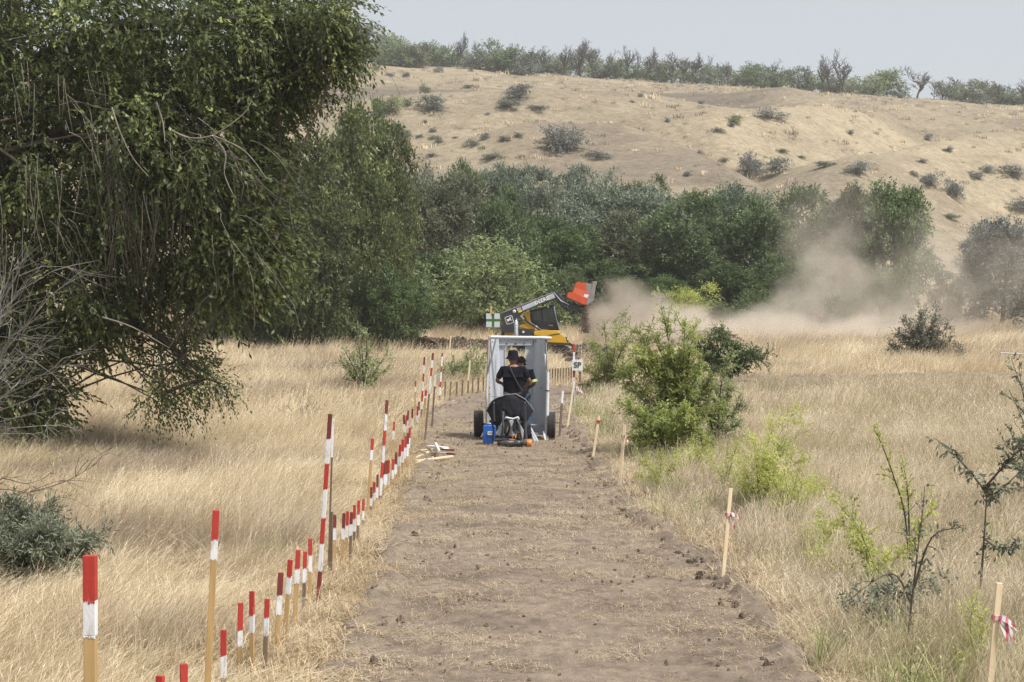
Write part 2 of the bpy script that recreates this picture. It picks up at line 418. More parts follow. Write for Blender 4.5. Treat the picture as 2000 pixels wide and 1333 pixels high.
# the strip follows the centre line; its rim dips under the grass at an uneven edge
cl = TRKF[(TRKF[:, 1] > 0)]
seg = np.hypot(np.diff(cl[:, 0]), np.diff(cl[:, 1])); sl = np.concatenate([[0], np.cumsum(seg)])
S = np.concatenate([np.arange(4, 26, 0.06), np.arange(26, sl[-1], 0.10)])
cxs = np.interp(S, sl, cl[:, 0]); cys = np.interp(S, sl, cl[:, 1]); cws = np.interp(S, sl, cl[:, 2])
ker = np.ones(25) / 25
tx = np.gradient(cxs); ty = np.gradient(cys); tl = np.hypot(tx, ty); tx /= tl; ty /= tl
tx = np.convolve(np.pad(tx, 12, 'edge'), ker, 'valid'); ty = np.convolve(np.pad(ty, 12, 'edge'), ker, 'valid')
U = np.linspace(-1.32, 1.32, 84)
uu, ii = np.meshgrid(U, np.arange(len(S)))
PX = cxs[ii] + uu * cws[ii] * ty[ii]; PY = cys[ii] - uu * cws[ii] * tx[ii]
edge = (np.abs(uu) - 1) * cws[ii] + 0.42 * fbm(PX, PY, 1.1, 3, 21) + .22 * fbm(PX, PY, 5.0, 3, 22)
PZ = H(PX, PY) + 0.012 + 0.06 * fbm(PX, PY, 0.8, 3, 31) + 0.022 * fbm(PX, PY * 1.6, 4.0, 3, 33) + 0.026 * fbm(PX, PY, 14, 2, 37)
rut = 0.05 * (np.exp(-((np.abs(uu) - .5) / .13) ** 2)); PZ -= rut * (0.5 + fbm(PX, PY, .5, 2, 3))
berm = np.exp(-((edge + .12) / .16) ** 2); PZ += berm * (0.03 + 0.30 * np.clip(fbm(PX, PY, 4.0, 4, 41) + .05, 0, 1))
PZ -= 0.5 * sstep(0.03, 0.30, edge)
idx = np.arange(PX.size).reshape(PX.shape)
Q = np.stack([idx[:-1, :-1], idx[:-1, 1:], idx[1:, 1:], idx[1:, :-1]], -1).reshape(-1, 4)
M_TRACK = track_material()
tr_ = link("dirt_track", mesh_np("dirt_track", np.stack([PX, PY, PZ], -1).reshape(-1, 3), Q, M_TRACK, smooth=True))
tag(tr_, "bare brown dirt track cleared through the dry grass", kind="structure")

# ------------------------------------------------------------------ grass: tufts scattered by a geometry node tree, one object per kind
def strawmat(name, cols, trans=0.25, patch=None):
    m, t, N, L = newmat(name)
    a = N('ShaderNodeAttribute', attribute_name='rnd'); oi = N('ShaderNodeObjectInfo'); g = N('ShaderNodeNewGeometry')
    n = N('ShaderNodeTexNoise', i_Scale=0.28, i_Detail=5.0, i_Roughness=0.62); L(g.outputs['Position'], n.inputs['Vector'])
    ad = N('ShaderNodeMath', operation='MULTIPLY_ADD'); ad.inputs[1].default_value = 0.35; L(a.outputs['Fac'], ad.inputs[0])
    ad2 = N('ShaderNodeMath', operation='MULTIPLY_ADD'); ad2.inputs[1].default_value = 0.25; L(oi.outputs['Random'], ad2.inputs[0]); L(n.outputs[0], ad.inputs[2]); L(ad.outputs[0], ad2.inputs[2])
    r = N('ShaderNodeValToRGB'); e = r.color_ramp.elements
    e[0].position = 0.5; e[0].color = c4(cols[0]); e[1].position = 1.05; e[1].color = c4(cols[-1])
    for i, c in enumerate(cols[1:-1]): q = e.new(0.5 + 0.5 * (i + 1) / (len(cols) - 1)); q.color = c4(c)
    L(ad2.outputs[0], r.inputs[0])
    col = r.outputs[0]
    if patch:
        n2 = N('ShaderNodeTexNoise', i_Scale=0.17, i_Detail=4.0); mp = N('ShaderNodeMapping'); mp.inputs['Scale'].default_value = (0.7, 1.3, 1); mp.inputs['Location'].default_value = (7, 3, 0)
        L(g.outputs['Position'], mp.inputs[0]); L(mp.outputs[0], n2.inputs['Vector'])
        mr = N('ShaderNodeMapRange', i_1=0.52, i_2=0.62, i_3=0.0, i_4=0.85); L(n2.outputs[0], mr.inputs[0])
        mx = N('ShaderNodeMixRGB'); mx.inputs[2].default_value = c4(patch); L(mr.outputs[0], mx.inputs[0]); L(col, mx.inputs[1]); col = mx.outputs[0]
    b = N('ShaderNodeBsdfPrincipled', i_Roughness=0.6); b.inputs['Specular IOR Level'].default_value = 0.25
    tr = N('ShaderNodeBsdfTranslucent'); mx = N('ShaderNodeMixShader', i_0=trans); o = N('ShaderNodeOutputMaterial')
    L(col, b.inputs['Base Color']); L(col, tr.inputs[0]); L(b.outputs[0], mx.inputs[1]); L(tr.outputs[0], mx.inputs[2]); L(mx.outputs[0], o.inputs[0])
    return m
def tuft(name, mat, rng, n, R, h, w, lean=(0.35, 0.0), bend=0.5, heads=0.5, seg=3, hs=1.0):
    """n blades over a patch of radius R"""
    a = rng.uniform(0, 2 * np.pi, n); r = R * np.sqrt(rng.uniform(0, 1, n))
    bx = r * np.cos(a); by = r * np.sin(a)
    hh = h * rng.uniform(0.45, 1.1, n); az = rng.uniform(0, 2 * np.pi, n)
    dx = np.cos(az) * 0.28 + lean[0] + rng.normal(0, .16, n); dy = np.sin(az) * 0.28 + lean[1] + rng.normal(0, .16, n)
    fa = rng.uniform(0, np.pi, n); sx = np.cos(fa); sy = np.sin(fa)
    V = []; Q = []; A = []
    ts = np.linspace(0, 1, seg + 1)
    pts = [np.stack([bx + dx * hh * (t * .45 + bend * t * t), by + dy * hh * (t * .45 + bend * t * t), hh * (t - .25 * bend * t * t)], -1) for t in ts]
    side = np.stack([sx, sy, np.zeros(n)], -1)
    rv = rng.uniform(0, 1, n)
    base = 0
    for i, t in enumerate(ts):
        ww = (w * (1 - t * 0.75) / 2)
        V += [pts[i] - side * ww, pts[i] + side * ww]
    Vn = np.stack(V, 1)                       # n, 2(seg+1), 3
    k = Vn.shape[1]; off = (np.arange(n) * k)[:, None]
    for i in range(seg): Q.append(np.stack([off[:, 0] + 2 * i, off[:, 0] + 2 * i + 1, off[:, 0] + 2 * i + 3, off[:, 0] + 2 * i + 2], -1))
    Qn = np.concatenate(Q); An = np.tile(rv, seg); Vv = Vn.reshape(-1, 3)
    m = rng.uniform(0, 1, n) < heads
    if m.any():                                # seed heads: a slim diamond nodding from the tip
        tip = pts[-1][m]; d = (pts[-1] - pts[-2])[m]; d /= np.linalg.norm(d, axis=1)[:, None]
        d[:, 2] -= 0.25; L = (0.075 * hs * rng.uniform(.6, 1.3, m.sum()))[:, None]; s2 = side[m] * (w * .55)
        hv = np.stack([tip - d * L * .2, tip + d * L * .3 + s2, tip + d * L, tip + d * L * .3 - s2], 1).reshape(-1, 3)
        hq = np.arange(len(hv)).reshape(-1, 4) + len(Vv)
        Vv = np.concatenate([Vv, hv]); Qn = np.concatenate([Qn, hq]); An = np.concatenate([An, np.clip(rv[m] + .12, 0, 1)])
    me = mesh_np(name, Vv, Qn, mat, attr={'rnd': ('FACE', An)})
    return bpy.data.objects.new(name, me)
def scatter(name, label, cat, protos, P, rot, scl, which, kind="stuff"):
    """one object: every point of P carries a copy of one of the source meshes"""
    me = bpy.data.meshes.new(name); me.vertices.add(len(P)); me.vertices.foreach_set("co", np.asarray(P, np.float32).ravel())
    for an, ty, vals in (("rot", 'FLOAT_VECTOR', rot), ("scl", 'FLOAT_VECTOR', scl), ("pick", 'INT', which)):
        a = me.attributes.new(an, ty, 'POINT')
        a.data.foreach_set("vector" if ty == 'FLOAT_VECTOR' else "value", np.asarray(vals, np.float32 if ty == 'FLOAT_VECTOR' else np.int32).ravel())
    me.update(); o = link(name, me)
    for mt in {m.name: m for p in protos for m in p.data.materials}.values(): me.materials.append(mt)
    ng = bpy.data.node_groups.new(name + "_scatter", 'GeometryNodeTree')
    ng.interface.new_socket("Geometry", in_out='INPUT', socket_type='NodeSocketGeometry'); ng.interface.new_socket("Geometry", in_out='OUTPUT', socket_type='NodeSocketGeometry')
    gi = ng.nodes.new('NodeGroupInput'); go = ng.nodes.new('NodeGroupOutput')
    ip = ng.nodes.new('GeometryNodeInstanceOnPoints'); ip.inputs['Pick Instance'].default_value = True
    g2 = ng.nodes.new('GeometryNodeGeometryToInstance')
    for p in reversed(protos):
        oi = ng.nodes.new('GeometryNodeObjectInfo'); oi.inputs['Object'].default_value = p; ng.links.new(oi.outputs['Geometry'], g2.inputs[0])
    def na(n, dt):
        x = ng.nodes.new('GeometryNodeInputNamedAttribute'); x.data_type = dt; x.inputs['Name'].default_value = n; return x.outputs['Attribute']
    ng.links.new(gi.outputs[0], ip.inputs['Points']); ng.links.new(g2.outputs[0], ip.inputs['Instance'])
    ng.links.new(na("pick", 'INT'), ip.inputs['Instance Index']); ng.links.new(na("scl", 'FLOAT_VECTOR'), ip.inputs['Scale'])
    er = ng.nodes.new('FunctionNodeEulerToRotation'); ng.links.new(na("rot", 'FLOAT_VECTOR'), er.inputs[0]); ng.links.new(er.outputs[0], ip.inputs['Rotation'])
    ng.links.new(ip.outputs[0], go.inputs[0])
    md = o.modifiers.new("scatter", 'NODES'); md.node_group = ng
    return tag(o, label, cat, kind=kind)
RN = np.random.default_rng(7)
def field(n_per, d0, d1, margin=1.25, side=None):
    """random spots over the view wedge (a bit wider than the frame)"""
    n = int(n_per * 0.5 * 0.513 * margin * (d1 * d1 - d0 * d0) * 1.0)
    d = np.sqrt(RN.uniform(d0 * d0, d1 * d1, n)); u = RN.uniform(-.5, .5, n) * 0.513 * margin
    return u * d, d
M_STRAW = strawmat("straw", [(0.33, 0.26, 0.16), (0.62, 0.50, 0.325), (0.76, 0.635, 0.435), (0.83, 0.73, 0.54)], patch=(0.36, 0.285, 0.215))
M_STRAWR = strawmat("straw_right", [(0.32, 0.26, 0.175), (0.52, 0.43, 0.30), (0.65, 0.55, 0.39), (0.74, 0.64, 0.47)], patch=(0.44, 0.38, 0.22))
def grassset(mat, tagn, lean):
    g = []
    for i in range(3): g.append(tuft(tagn + "_near", mat, RN, 105, .28, .52, .0048, lean=lean, bend=.8, heads=.4, seg=4))
    for i in range(3): g.append(tuft(tagn + "_far", mat, RN, 90, .52, .56, .0105, lean=lean, bend=.7, heads=.35, seg=3, hs=1.3))
    return g
GL = grassset(M_STRAW, "left_straw", (.42, 0)); GR = grassset(M_STRAWR, "right_straw", (.20, 0))
def leftside(x, y): return x < np.interp(y, [0, 48, 56, 60, 64, 70], [0, 0, .5, 3, 40, 80])
def make_grass():
    PL = []; PR = []
    for (n_, d0, d1, base, hh) in ((16, 8, 22, 0, 1.0), (10, 22, 45, 0, 1.05), (3.6, 45, 75, 3, 1.0), (2.3, 75, 128, 3, 1.1)):
        x, y = field(n_, d0, d1)
        td = trackd(x, y) if d0 < 80 else np.full(x.shape, 9.)
        left = leftside(x, y)
        lo = np.where(left, 0.34, 0.02) + 0.3 * fbm(x, y, 1.1, 2, 51)
        lo = np.where((y > 56), 0.35 * (lo > -9), lo)
        keep = td > lo
        # the loader's work area and the spoil are bare
        keep &= ~((y > 79) & (y < 92) & (x > -5.9) & (x < 8) & (RN.uniform(0, 1, x.shape) < .93))
        pxc = 1000 + F * x / y; keep &= ~((y > 64) & (y < 92) & (pxc > 1055) & (pxc < 1240) & (RN.uniform(0, 1, x.shape) < .9))
        keep &= RN.uniform(0, 1, x.shape) < (0.55 + 0.9 * np.clip(fbm(x, y, .35, 3, 61) + .35, 0, 1))
        x, y, td, left = x[keep], y[keep], td[keep], left[keep]
        h = hh * (1 + 1.0 * fbm(x, y, .30, 3, 71) + .7 * fbm(x, y, 1.7, 2, 73)) * RN.uniform(.6, 1.3, x.shape)
        h *= np.where(left, sstep(-.2, 1.6, td) * .65 + .35, sstep(-.2, 1.6, td) * .6 + .4)
        h *= 1 + .35 * sstep(90, 108, y)
        z = H(x, y) - 0.03
        pick = base + RN.integers(0, 3, x.shape)
        rot = np.stack([RN.normal(0, .14, x.shape), RN.normal(0, .14, x.shape), RN.normal(0, .65, x.shape)], -1)
        s = RN.uniform(.85, 1.25, x.shape); scl = np.stack([s, s, h], -1)
        a = (np.stack([x, y, z], -1), rot, scl, pick)
        PL.append([q[left] for q in a]); PR.append([q[~left] for q in a])
    c = lambda P, i: np.concatenate([p[i] for p in P])
    scatter("dry_grass", "tall straw coloured dry grass bent by the wind left of the track", "grass", GL, c(PL, 0), c(PL, 1), c(PL, 2), c(PL, 3))
    scatter("meadow_grass", "pale dry meadow grass standing right of the track", "grass", GR, c(PR, 0), c(PR, 1), c(PR, 2), c(PR, 3))
make_grass()
# trampled straw along the verges and straw bits on the track
def flat_bits(name, mat, n, L, w, R):
    a = RN.uniform(0, 2 * np.pi, n); r = R * np.sqrt(RN.uniform(0, 1, n)); c = np.stack([r * np.cos(a), r * np.sin(a), RN.uniform(.003, .035, n)], -1)
    d = RN.normal(0, 1, (n, 3)) * (1, .7, .22); d /= np.linalg.norm(d, axis=1)[:, None]
    s = np.cross(d, [0, 0, 1]); s /= np.linalg.norm(s, axis=1)[:, None]
    l = (L * RN.uniform(.4, 1.2, n))[:, None]
    m = c + np.array([0, 0, 1]) * l * .06
    V = np.stack([c - d * l / 2 - s * w / 2, c - d * l / 2 + s * w / 2, m + s * w / 2, m - s * w / 2, c + d * l / 2 + s * w / 3, c + d * l / 2 - s * w / 3], 1).reshape(-1, 3)
    o = np.arange(n) * 6
    Q = np.concatenate([np.stack([o, o + 1, o + 2, o + 3], -1), np.stack([o + 3, o + 2, o + 4, o + 5], -1)])
    return bpy.data.objects.new(name, mesh_np(name, V, Q, mat, attr={'rnd': ('FACE', np.tile(RN.uniform(0, 1, n), 2))}))
M_LITTER = strawmat("straw_litter", [(0.30, 0.225, 0.135), (0.44, 0.335, 0.20), (0.56, 0.44, 0.28), (0.64, 0.52, 0.35)])
LB = [flat_bits("litter_a", M_LITTER, 90, .19, .005, .24), flat_bits("litter_b", M_LITTER, 60, .085, .0035, .26), flat_bits("litter_c", M_LITTER, 30, .055, .003, .30)]
def trackz(x, y): return H(x, y) + 0.012 + 0.06 * fbm(x, y, 0.8, 3, 31) + 0.022 * fbm(x, np.asarray(y) * 1.6, 4.0, 3, 33) + 0.026 * fbm(x, y, 14, 2, 37)
def make_litter():
    x, y = field(42, 8, 48, 1.1); td = trackd(x, y)
    e = td + .5 * fbm(x, y, .9, 3, 81)
    lf = leftside(x, y)
    p = np.where(e > -.05, np.where(lf, 1 - sstep(.6, 1.4, e), (1 - sstep(.1, .5, e)) * .5), np.where(lf & (x < .5), np.exp(e * 2.6) * .95, np.exp(e * 4) * .3))
    patch = np.clip(fbm(x, y, 1.4, 3, 91) * 3 - .15, 0, 1) * .6
    p = np.clip(p + np.where(td < 0, patch, 0) + np.where(td < 0, .14, 0), 0, 1)
    k = RN.uniform(0, 1, x.shape) < p; x, y, td, e = x[k], y[k], td[k], e[k]
    z = np.where(td < 0, trackz(x, y), H(x, y) + .01)
    pick = np.where(td > -.15, RN.integers(0, 2, x.shape), np.where(RN.uniform(0, 1, x.shape) < .4, 1, 2))
    rot = np.stack([0 * x, 0 * x, RN.uniform(0, 6.28, x.shape)], -1); s = RN.uniform(.8, 1.3, x.shape)
    scatter("straw_litter", "loose flattened straw littering the track and its verges", "straw", LB, np.stack([x, y, z], -1), rot, np.stack([s, s, s * np.where(td > .1, 2.2, 1)], -1), pick)
make_litter()
# green and brown weeds mixed into the grass, mostly right of the track
M_WEED = strawmat("weed_green", [(0.14, 0.16, 0.06), (0.24, 0.27, 0.10), (0.34, 0.36, 0.15), (0.46, 0.43, 0.22)])
M_BROWNW = strawmat("weed_brown", [(0.13, 0.10, 0.075), (0.25, 0.20, 0.15), (0.34, 0.28, 0.215), (0.43, 0.365, 0.28)])
WG = [tuft("weed_a", M_WEED, RN, 34, .16, .42, .011, lean=(.1, 0), heads=.9, seg=3, hs=.5), tuft("weed_b", M_WEED, RN, 26, .12, .30, .013, lean=(0, 0), heads=1, seg=2, hs=.5)]
WB = [tuft("weed_c", M_BROWNW, RN, 30, .16, .50, .006, lean=(.1, 0), heads=1.0, seg=3, hs=.45), tuft("weed_d", M_BROWNW, RN, 44, .22, .38, .006, lean=(.15, 0), heads=.8, seg=3, hs=.4)]
def weeds():
    x, y = field(11, 10, 62, 1.2); td = trackd(x, y); lf = leftside(x, y)
    n = fbm(x, y, .55, 3, 121)
    pr = np.where(lf, np.clip(n * 2.2 - .30, 0, .35), np.clip(n * 2.5 + .45, 0, 1) * np.exp(-np.clip(td - .5, 0, 9) * .6) + np.clip(n * 2 - .35, 0, .4))
    k = (RN.uniform(0, 1, x.shape) < pr) & (td > .05); x, y, lf, td = x[k], y[k], lf[k], td[k]
    s = RN.uniform(.6, 1.3, x.shape) * np.where(lf, .8, 1); a = (np.stack([x, y, H(x, y) - .02], -1), np.stack([RN.normal(0, .1, x.shape), RN.normal(0, .1, x.shape), RN.uniform(0, 6.3, x.shape)], -1), np.stack([s, s, s], -1), RN.integers(0, 2, x.shape))
    g = fbm(x, y, 1.0, 2, 131) + RN.normal(0, .12, x.shape) > np.where(td < 1, .02, .08)
    scatter("green_weeds", "patches of low yellow green weeds among the dry grass", "weeds", WG, *[q[g] for q in a])
    scatter("brown_weeds", "dry brown seeded weeds along the right verge", "weeds", WB, *[q[~g] for q in a])
weeds()
def slope_scrub():
    n = 8000; d = np.sqrt(RN.uniform(150 ** 2, 425 ** 2, n)); x = RN.uniform(-.34, .34, n) * d
    k = RN.uniform(0, 1, n) < .35 + 1.6 * np.clip(fbm(x, d, 1 / 22., 4, 141) + .08, 0, 1); x, d = x[k], d[k]
    s = RN.uniform(.7, 1.9, x.shape) * np.where(RN.uniform(0, 1, x.shape) < .05, 1.7, 1); z = H(x, d) - .05
    protos = [tuft("slope_a", M_BROWNW, RN, 26, .30, .34, .05, lean=(.1, 0), heads=.3, seg=2), tuft("slope_b", M_STRAW, RN, 30, .45, .36, .06, lean=(.2, 0), heads=.2, seg=2), tuft("slope_c", M_WEED, RN, 22, .28, .30, .06, heads=.3, seg=2)]
    pk = RN.choice(3, len(x), p=[.34, .52, .14])
    scatter("slope_scrub", "sparse dry tufts and low scrub speckling the hillside", "scrub", protos, np.stack([x, d, z], -1), np.stack([0 * x, 0 * x, RN.uniform(0, 6.3, x.shape)], -1), np.stack([s, s, s * .8], -1), pk)
slope_scrub()
M_CLOD = pmat("clod_earth", (0.20, 0.15, 0.112), (0.11, 0.083, 0.062), 9, .95, .6)
def settle(v):
    if trackd(v.x, v.y)[0] < 0: v.z = float(trackz(v.x, v.y))
    return v
def clods():
    P = []
    for i in range(4):
        mb = MB(); mb.ball((0, 0, 0), (1, .8, .55), 0, 7, 5, jit=.35, rng=random.Random(i)); mb.sm = [False] * len(mb.sm); o = bpy.data.objects.new("clod", mb.mesh("clod", M_CLOD)); P.append(o)
    x, y = field(150, 9, 62, 1.05); td = trackd(x, y)
    e = np.abs(td + .16 + .25 * fbm(x, y, 1.2, 2, 101)); cl_ = np.clip(fbm(x, y, 1.1, 3, 103) * 3.2, 0, 1)
    p = np.exp(-(e / .16) ** 2) * (.25 + cl_ * 1.0) * np.where(x > 0, 1, .6) + np.where(td < 0, .03 + .08 * cl_, 0)
    k = (RN.uniform(0, 1, x.shape) < p) & (td < .35); x, y, td = x[k], y[k], td[k]
    s = RN.uniform(.2, 1, x.shape) ** 3 * np.where(td > -.5, .06, .024) + .006
    z = np.where(td < -.1, trackz(x, y), H(x, y) + .03) + s * .2
    scatter("soil_clods", "small dark clods of soil along the track edges", "soil", P, np.stack([x, y, z], -1), RN.uniform(0, 6, (len(x), 3)), np.stack([s, s, s], -1), RN.integers(0, 4, x.shape))
clods()
# ------------------------------------------------------------------ trees and shrubs
def nrm(v): return v / np.maximum(np.linalg.norm(v, axis=-1, keepdims=True), 1e-9)
def leafcloud(P, Dr, L, hue, k, ll, lw, rng, spread=.7, droop=.25, wide=.5):
    """sprays starting at P going Dr for length L, k leaves each; hue 0..1 per spray"""
    n = len(P); t = np.tile(np.linspace(.12, 1, k), (n, 1)) + rng.uniform(-.06, .06, (n, k))
    bend = np.array([0, 0, -1.0]) * droop * 0.8
    base = P[:, None] + (Dr[:, None] + bend * t[..., None]) * (L[:, None] * t)[..., None]
    d = nrm(nrm(Dr[:, None] + bend * t[..., None] * 1.6) * .8 + rng.normal(0, spread, (n, k, 3)) + [0, 0, -droop])
    s = nrm(np.cross(d, rng.normal(0, .6, (n, k, 3)) + [0, 0, 1.0]))
    l = ll * rng.uniform(.6, 1.25, (n, k, 1)); w = lw * rng.uniform(.7, 1.2, (n, k, 1))
    V = np.stack([base, base + d * l * wide + s * w / 2, base + d * l, base + d * l * wide - s * w / 2], 2).reshape(-1, 3)
    Q = np.arange(len(V)).reshape(-1, 4)
    A = np.clip(hue[:, None] + rng.normal(0, .14, (n, k)), 0, 1).ravel()
    return V, Q, A
def in_lobes(lobes, n, rng, shell=.5, up=.0):
    W = np.array([l[3] * l[4] + l[4] * l[5] + l[3] * l[5] for l in lobes]) * np.array([l[6] if len(l) > 6 else 1 for l in lobes])
    li = rng.choice(len(lobes), n, p=W / W.sum()); Lb = np.array([l[:6] for l in lobes])[li]
    u = nrm(rng.normal(0, 1, (n, 3)) + [0, 0, up]); r = rng.uniform(shell ** 3, 1, n) ** (1 / 3)
    return Lb[:, :3] + u * Lb[:, 3:6] * r[:, None], u, li
def crown_mesh(name, lobes, mat, seed, n_clump=120, clump_r=.6, sprays=22, k=12, ll=.12, lw=.07, spray_l=.5, droop=.2, shell=.55, up=.15, spread=.7, ztop=None, hue0=.42):
    rng = np.random.default_rng(seed)
    C, U, _ = in_lobes(lobes, n_clump, rng, shell, up)
    n = n_clump * sprays; ci = np.repeat(np.arange(n_clump), sprays)
    chue = np.clip(rng.normal(hue0, .18, n_clump), .02, .9)
    off = rng.normal(0, 1, (n, 3)) * (clump_r * .45) * rng.uniform(.6, 1.3, n_clump)[ci][:, None] * [1, 1, .7]
    P = C[ci] + off
    Dr = nrm(U[ci] * .8 + nrm(off) * .7 + rng.normal(0, .45, (n, 3)) + [0, 0, .25])
    L = spray_l * rng.uniform(.4, 1.3, n)
    V, Q, A = leafcloud(P, Dr, L, chue[ci] + rng.normal(0, .08, n), k, ll, lw, rng, spread, droop)
    return mesh_np(name, V, Q, mat, attr={'rnd': ('FACE', A)}), C
def limb_pts(a, b, rng, n=6, sag=0., wob=.06):
    a = np.array(a, float); b = np.array(b, float); L = np.linalg.norm(b - a); out = []
    c = a + (b - a) * .45 + np.array([rng.normal(0, .1), rng.normal(0, .1), .18 + sag]) * L
    for t in np.linspace(0, 1, n):
        p = a * (1 - t) ** 2 + 2 * c * t * (1 - t) + b * t * t
        out.append(p + (rng.normal(0, wob, 3) * L * .12 if 0 < t < 1 else 0))
    return out
def wood_mesh(name, mat, base_pts, base_r, targets, seed, r0=.09, n=5, twig=.02, sub=0):
    """leader(s) plus limbs that run out to the clump centres"""
    rng = np.random.default_rng(seed); mb = MB()
    bp = np.array(base_pts, float); mb.tube(bp, base_r, 8)
    for tg in targets:
        k = rng.uniform(.35, .95); i = k * (len(bp) - 1); j = int(i); f = i - j
        a = bp[j] * (1 - f) + bp[min(j + 1, len(bp) - 1)] * f
        if tg[2] < a[2] - .5: a = bp[max(1, int(len(bp) * .35))]
        rr = r0 * rng.uniform(.6, 1.1); pts = limb_pts(a, tg, rng, n)
        mb.tube(pts, list(np.linspace(rr, twig, len(pts))), 5, caps=False)
        for q in range(sub):
            e = np.array(tg) + rng.normal(0, .6, 3) * np.linalg.norm(np.array(tg) - a) * .25
            mb.tube(limb_pts(pts[-3], e, rng, 4), [twig * 1.1, twig * .9, twig * .7, twig * .4], 3, caps=False)
    return mb.mesh(name, mat)
def bare_mesh(name, mat, H_, seed, levels=4, spread=.5, r0=.05, kids=4, up=.5, stems=1, w=1.0, minr=.012):
    """leafless branching wood, grown recursively; kept as one continuous mesh of tapered shoots"""
    rng = np.random.default_rng(seed); mb = MB()
    def grow(p, d, L, r, lv):
        pts = [p]; dd = d
        for i in range(4):
            dd = nrm(dd + rng.normal(0, .13, 3) + [0, 0, .05]); pts.append(pts[-1] + dd * L / 4)
        mb.tube(pts, list(np.linspace(r, max(r * .5, minr), 5)), 4 if lv < 2 else 3, caps=False, smooth=False)
        if lv >= levels: return
        for q in range(kids if lv else kids + 1):
            i = rng.integers(1 if lv else 2, 5)
            nd = nrm(dd * .75 + rng.normal(0, spread, 3) * [w, w, .6] + [0, 0, up * .4])
            grow(pts[i], nd, L * rng.uniform(.45, .75), max(r * .55, minr), lv + 1)
    for s in range(stems):
        grow(np.array([rng.normal(0, .04), rng.normal(0, .04), -.1]) * (stems > 1), nrm(np.array([rng.normal(0, .35) * (stems > 1) * w, rng.normal(0, .35) * (stems > 1), 1.])), H_ * rng.uniform(.40, .5), r0, 0)
    return mb.mesh(name, mat)
M_BARK = pmat("bark", (0.115, 0.095, 0.075), (0.05, 0.042, 0.034), 14, .9, .6, stretch=(1, 1, .25))
M_GREYWOOD = pmat("grey_dead_wood", (0.34, 0.325, 0.305), (0.18, 0.17, 0.155), 6, .85, .3, stretch=(1, 1, .3))
M_TWIG = pmat("brown_twig", (0.17, 0.135, 0.105), (0.09, 0.07, 0.055), 20, .9)
M_DTWIG = pmat('dark_twig', (0.10, 0.088, 0.078), (0.06, 0.052, 0.046), 5, .9)
M_REDTWIG = pmat("reddish_twig", (0.17, 0.105, 0.085), (0.09, 0.055, 0.045), 20, .8)
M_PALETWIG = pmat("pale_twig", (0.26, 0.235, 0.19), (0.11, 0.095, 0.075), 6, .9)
LF = {
 'elm': leafmat("elm_leaves", (0.034, 0.052, 0.012), (0.213, 0.264, 0.080), .5, (0.541, 0.592, 0.193), spec=.5),
 'bright': leafmat("bright_leaves", (0.050, 0.068, 0.022), (0.195, 0.235, 0.080), .4, (0.38, 0.40, 0.15)),
 'mid': leafmat("mid_green_leaves", (0.052, 0.084, 0.030), (0.217, 0.284, 0.118), .35),
 'dark': leafmat("dark_leaves", (0.044, 0.077, 0.024), (0.139, 0.199, 0.061), .3),
 'olive': leafmat("olive_leaves", (0.073, 0.088, 0.045), (0.263, 0.278, 0.158), .32),
 'silver': leafmat("silvery_leaves", (0.070, 0.096, 0.062), (0.33, 0.38, 0.27), .3),
 'light': leafmat("light_green_leaves", (0.09, 0.125, 0.045), (0.33, 0.39, 0.175), .45, (0.48, 0.50, 0.24)),
 'grey': leafmat("grey_green_leaves", (0.10, 0.112, 0.098), (0.28, 0.30, 0.265), .2),
 'acacia': leafmat("acacia_leaves", (0.16, 0.205, 0.050), (0.46, 0.53, 0.16), .55, (0.47, 0.50, 0.10)),
 'lime': leafmat("lime_leaves", (0.27, 0.30, 0.060), (0.56, 0.60, 0.17), .5, (0.66, 0.64, 0.26)),
 'sage': leafmat("sage_leaves", (0.085, 0.098, 0.062), (0.235, 0.255, 0.17), .25),
 'dust': leafmat("dusty_leaves", (0.10, 0.10, 0.07), (0.28, 0.28, 0.20), .3),
}
# ---- shared tree kinds (metres, base at 0): wide crowns that reach nearly to the ground
def rand_lobes(rng, h, w, low=.12, n=9, flat=.85):
    out = [(0, 0, h * .52, w * .36, w * .33, h * .36)]
    for i in range(n):
        a = rng.uniform(0, 6.28); q = rng.uniform(.25, .62) * w * .5; z = h * rng.uniform(low + .12, .86)
        rr = w * rng.uniform(.15, .26) * (1.15 - .4 * z / h)
        q *= math.sqrt(max(.15, 1 - ((z / h - .45) / .62) ** 2)) * 1.35
        out.append((q * math.cos(a), q * math.sin(a), z, rr, rr, rr * flat))
    return out
def tree_kind(seed, h, w, n_clump, low=.12, **kw):
    rng = np.random.default_rng(seed); lobes = rand_lobes(rng, h, w, low)
    cm, C = crown_mesh("crown", lobes, LF['mid'], seed, n_clump=n_clump, **kw)
    top = h * .72; bp = [(0, 0, -.4), (.05 * w * rng.normal(), 0, h * .2), (.05 * w * rng.normal(), .03 * w, h * .45), (0, .02 * w, top)]
    sel = C[rng.choice(len(C), min(34, len(C)), replace=False)]
    tm = wood_mesh("trunk", M_BARK, bp, [h * .022, h * .018, h * .012, h * .005], sel, seed, r0=h * .006, twig=.018, sub=2)
    return tm, cm
KIND = {}
for i in range(5):
    KIND['wood', i] = tree_kind(100 + i, 9.0, 7.6, 270, clump_r=.50, sprays=17, k=7, ll=.20, lw=.11, spray_l=.50, shell=.7, low=.02, up=.3)
for i in range(2):
    KIND['feather', i] = tree_kind(120 + i, 9.0, 7.2, 330, clump_r=.36, sprays=16, k=9, ll=.18, lw=.085, spray_l=.55, shell=.6, low=.0, spread=.42, droop=.12, up=.3)
for i in range(3):
    KIND['shrub', i] = tree_kind(130 + i, 4.5, 4.8, 130, clump_r=.45, sprays=15, k=8, ll=.13, lw=.065, spray_l=.5, shell=.45, low=.0, up=.3)
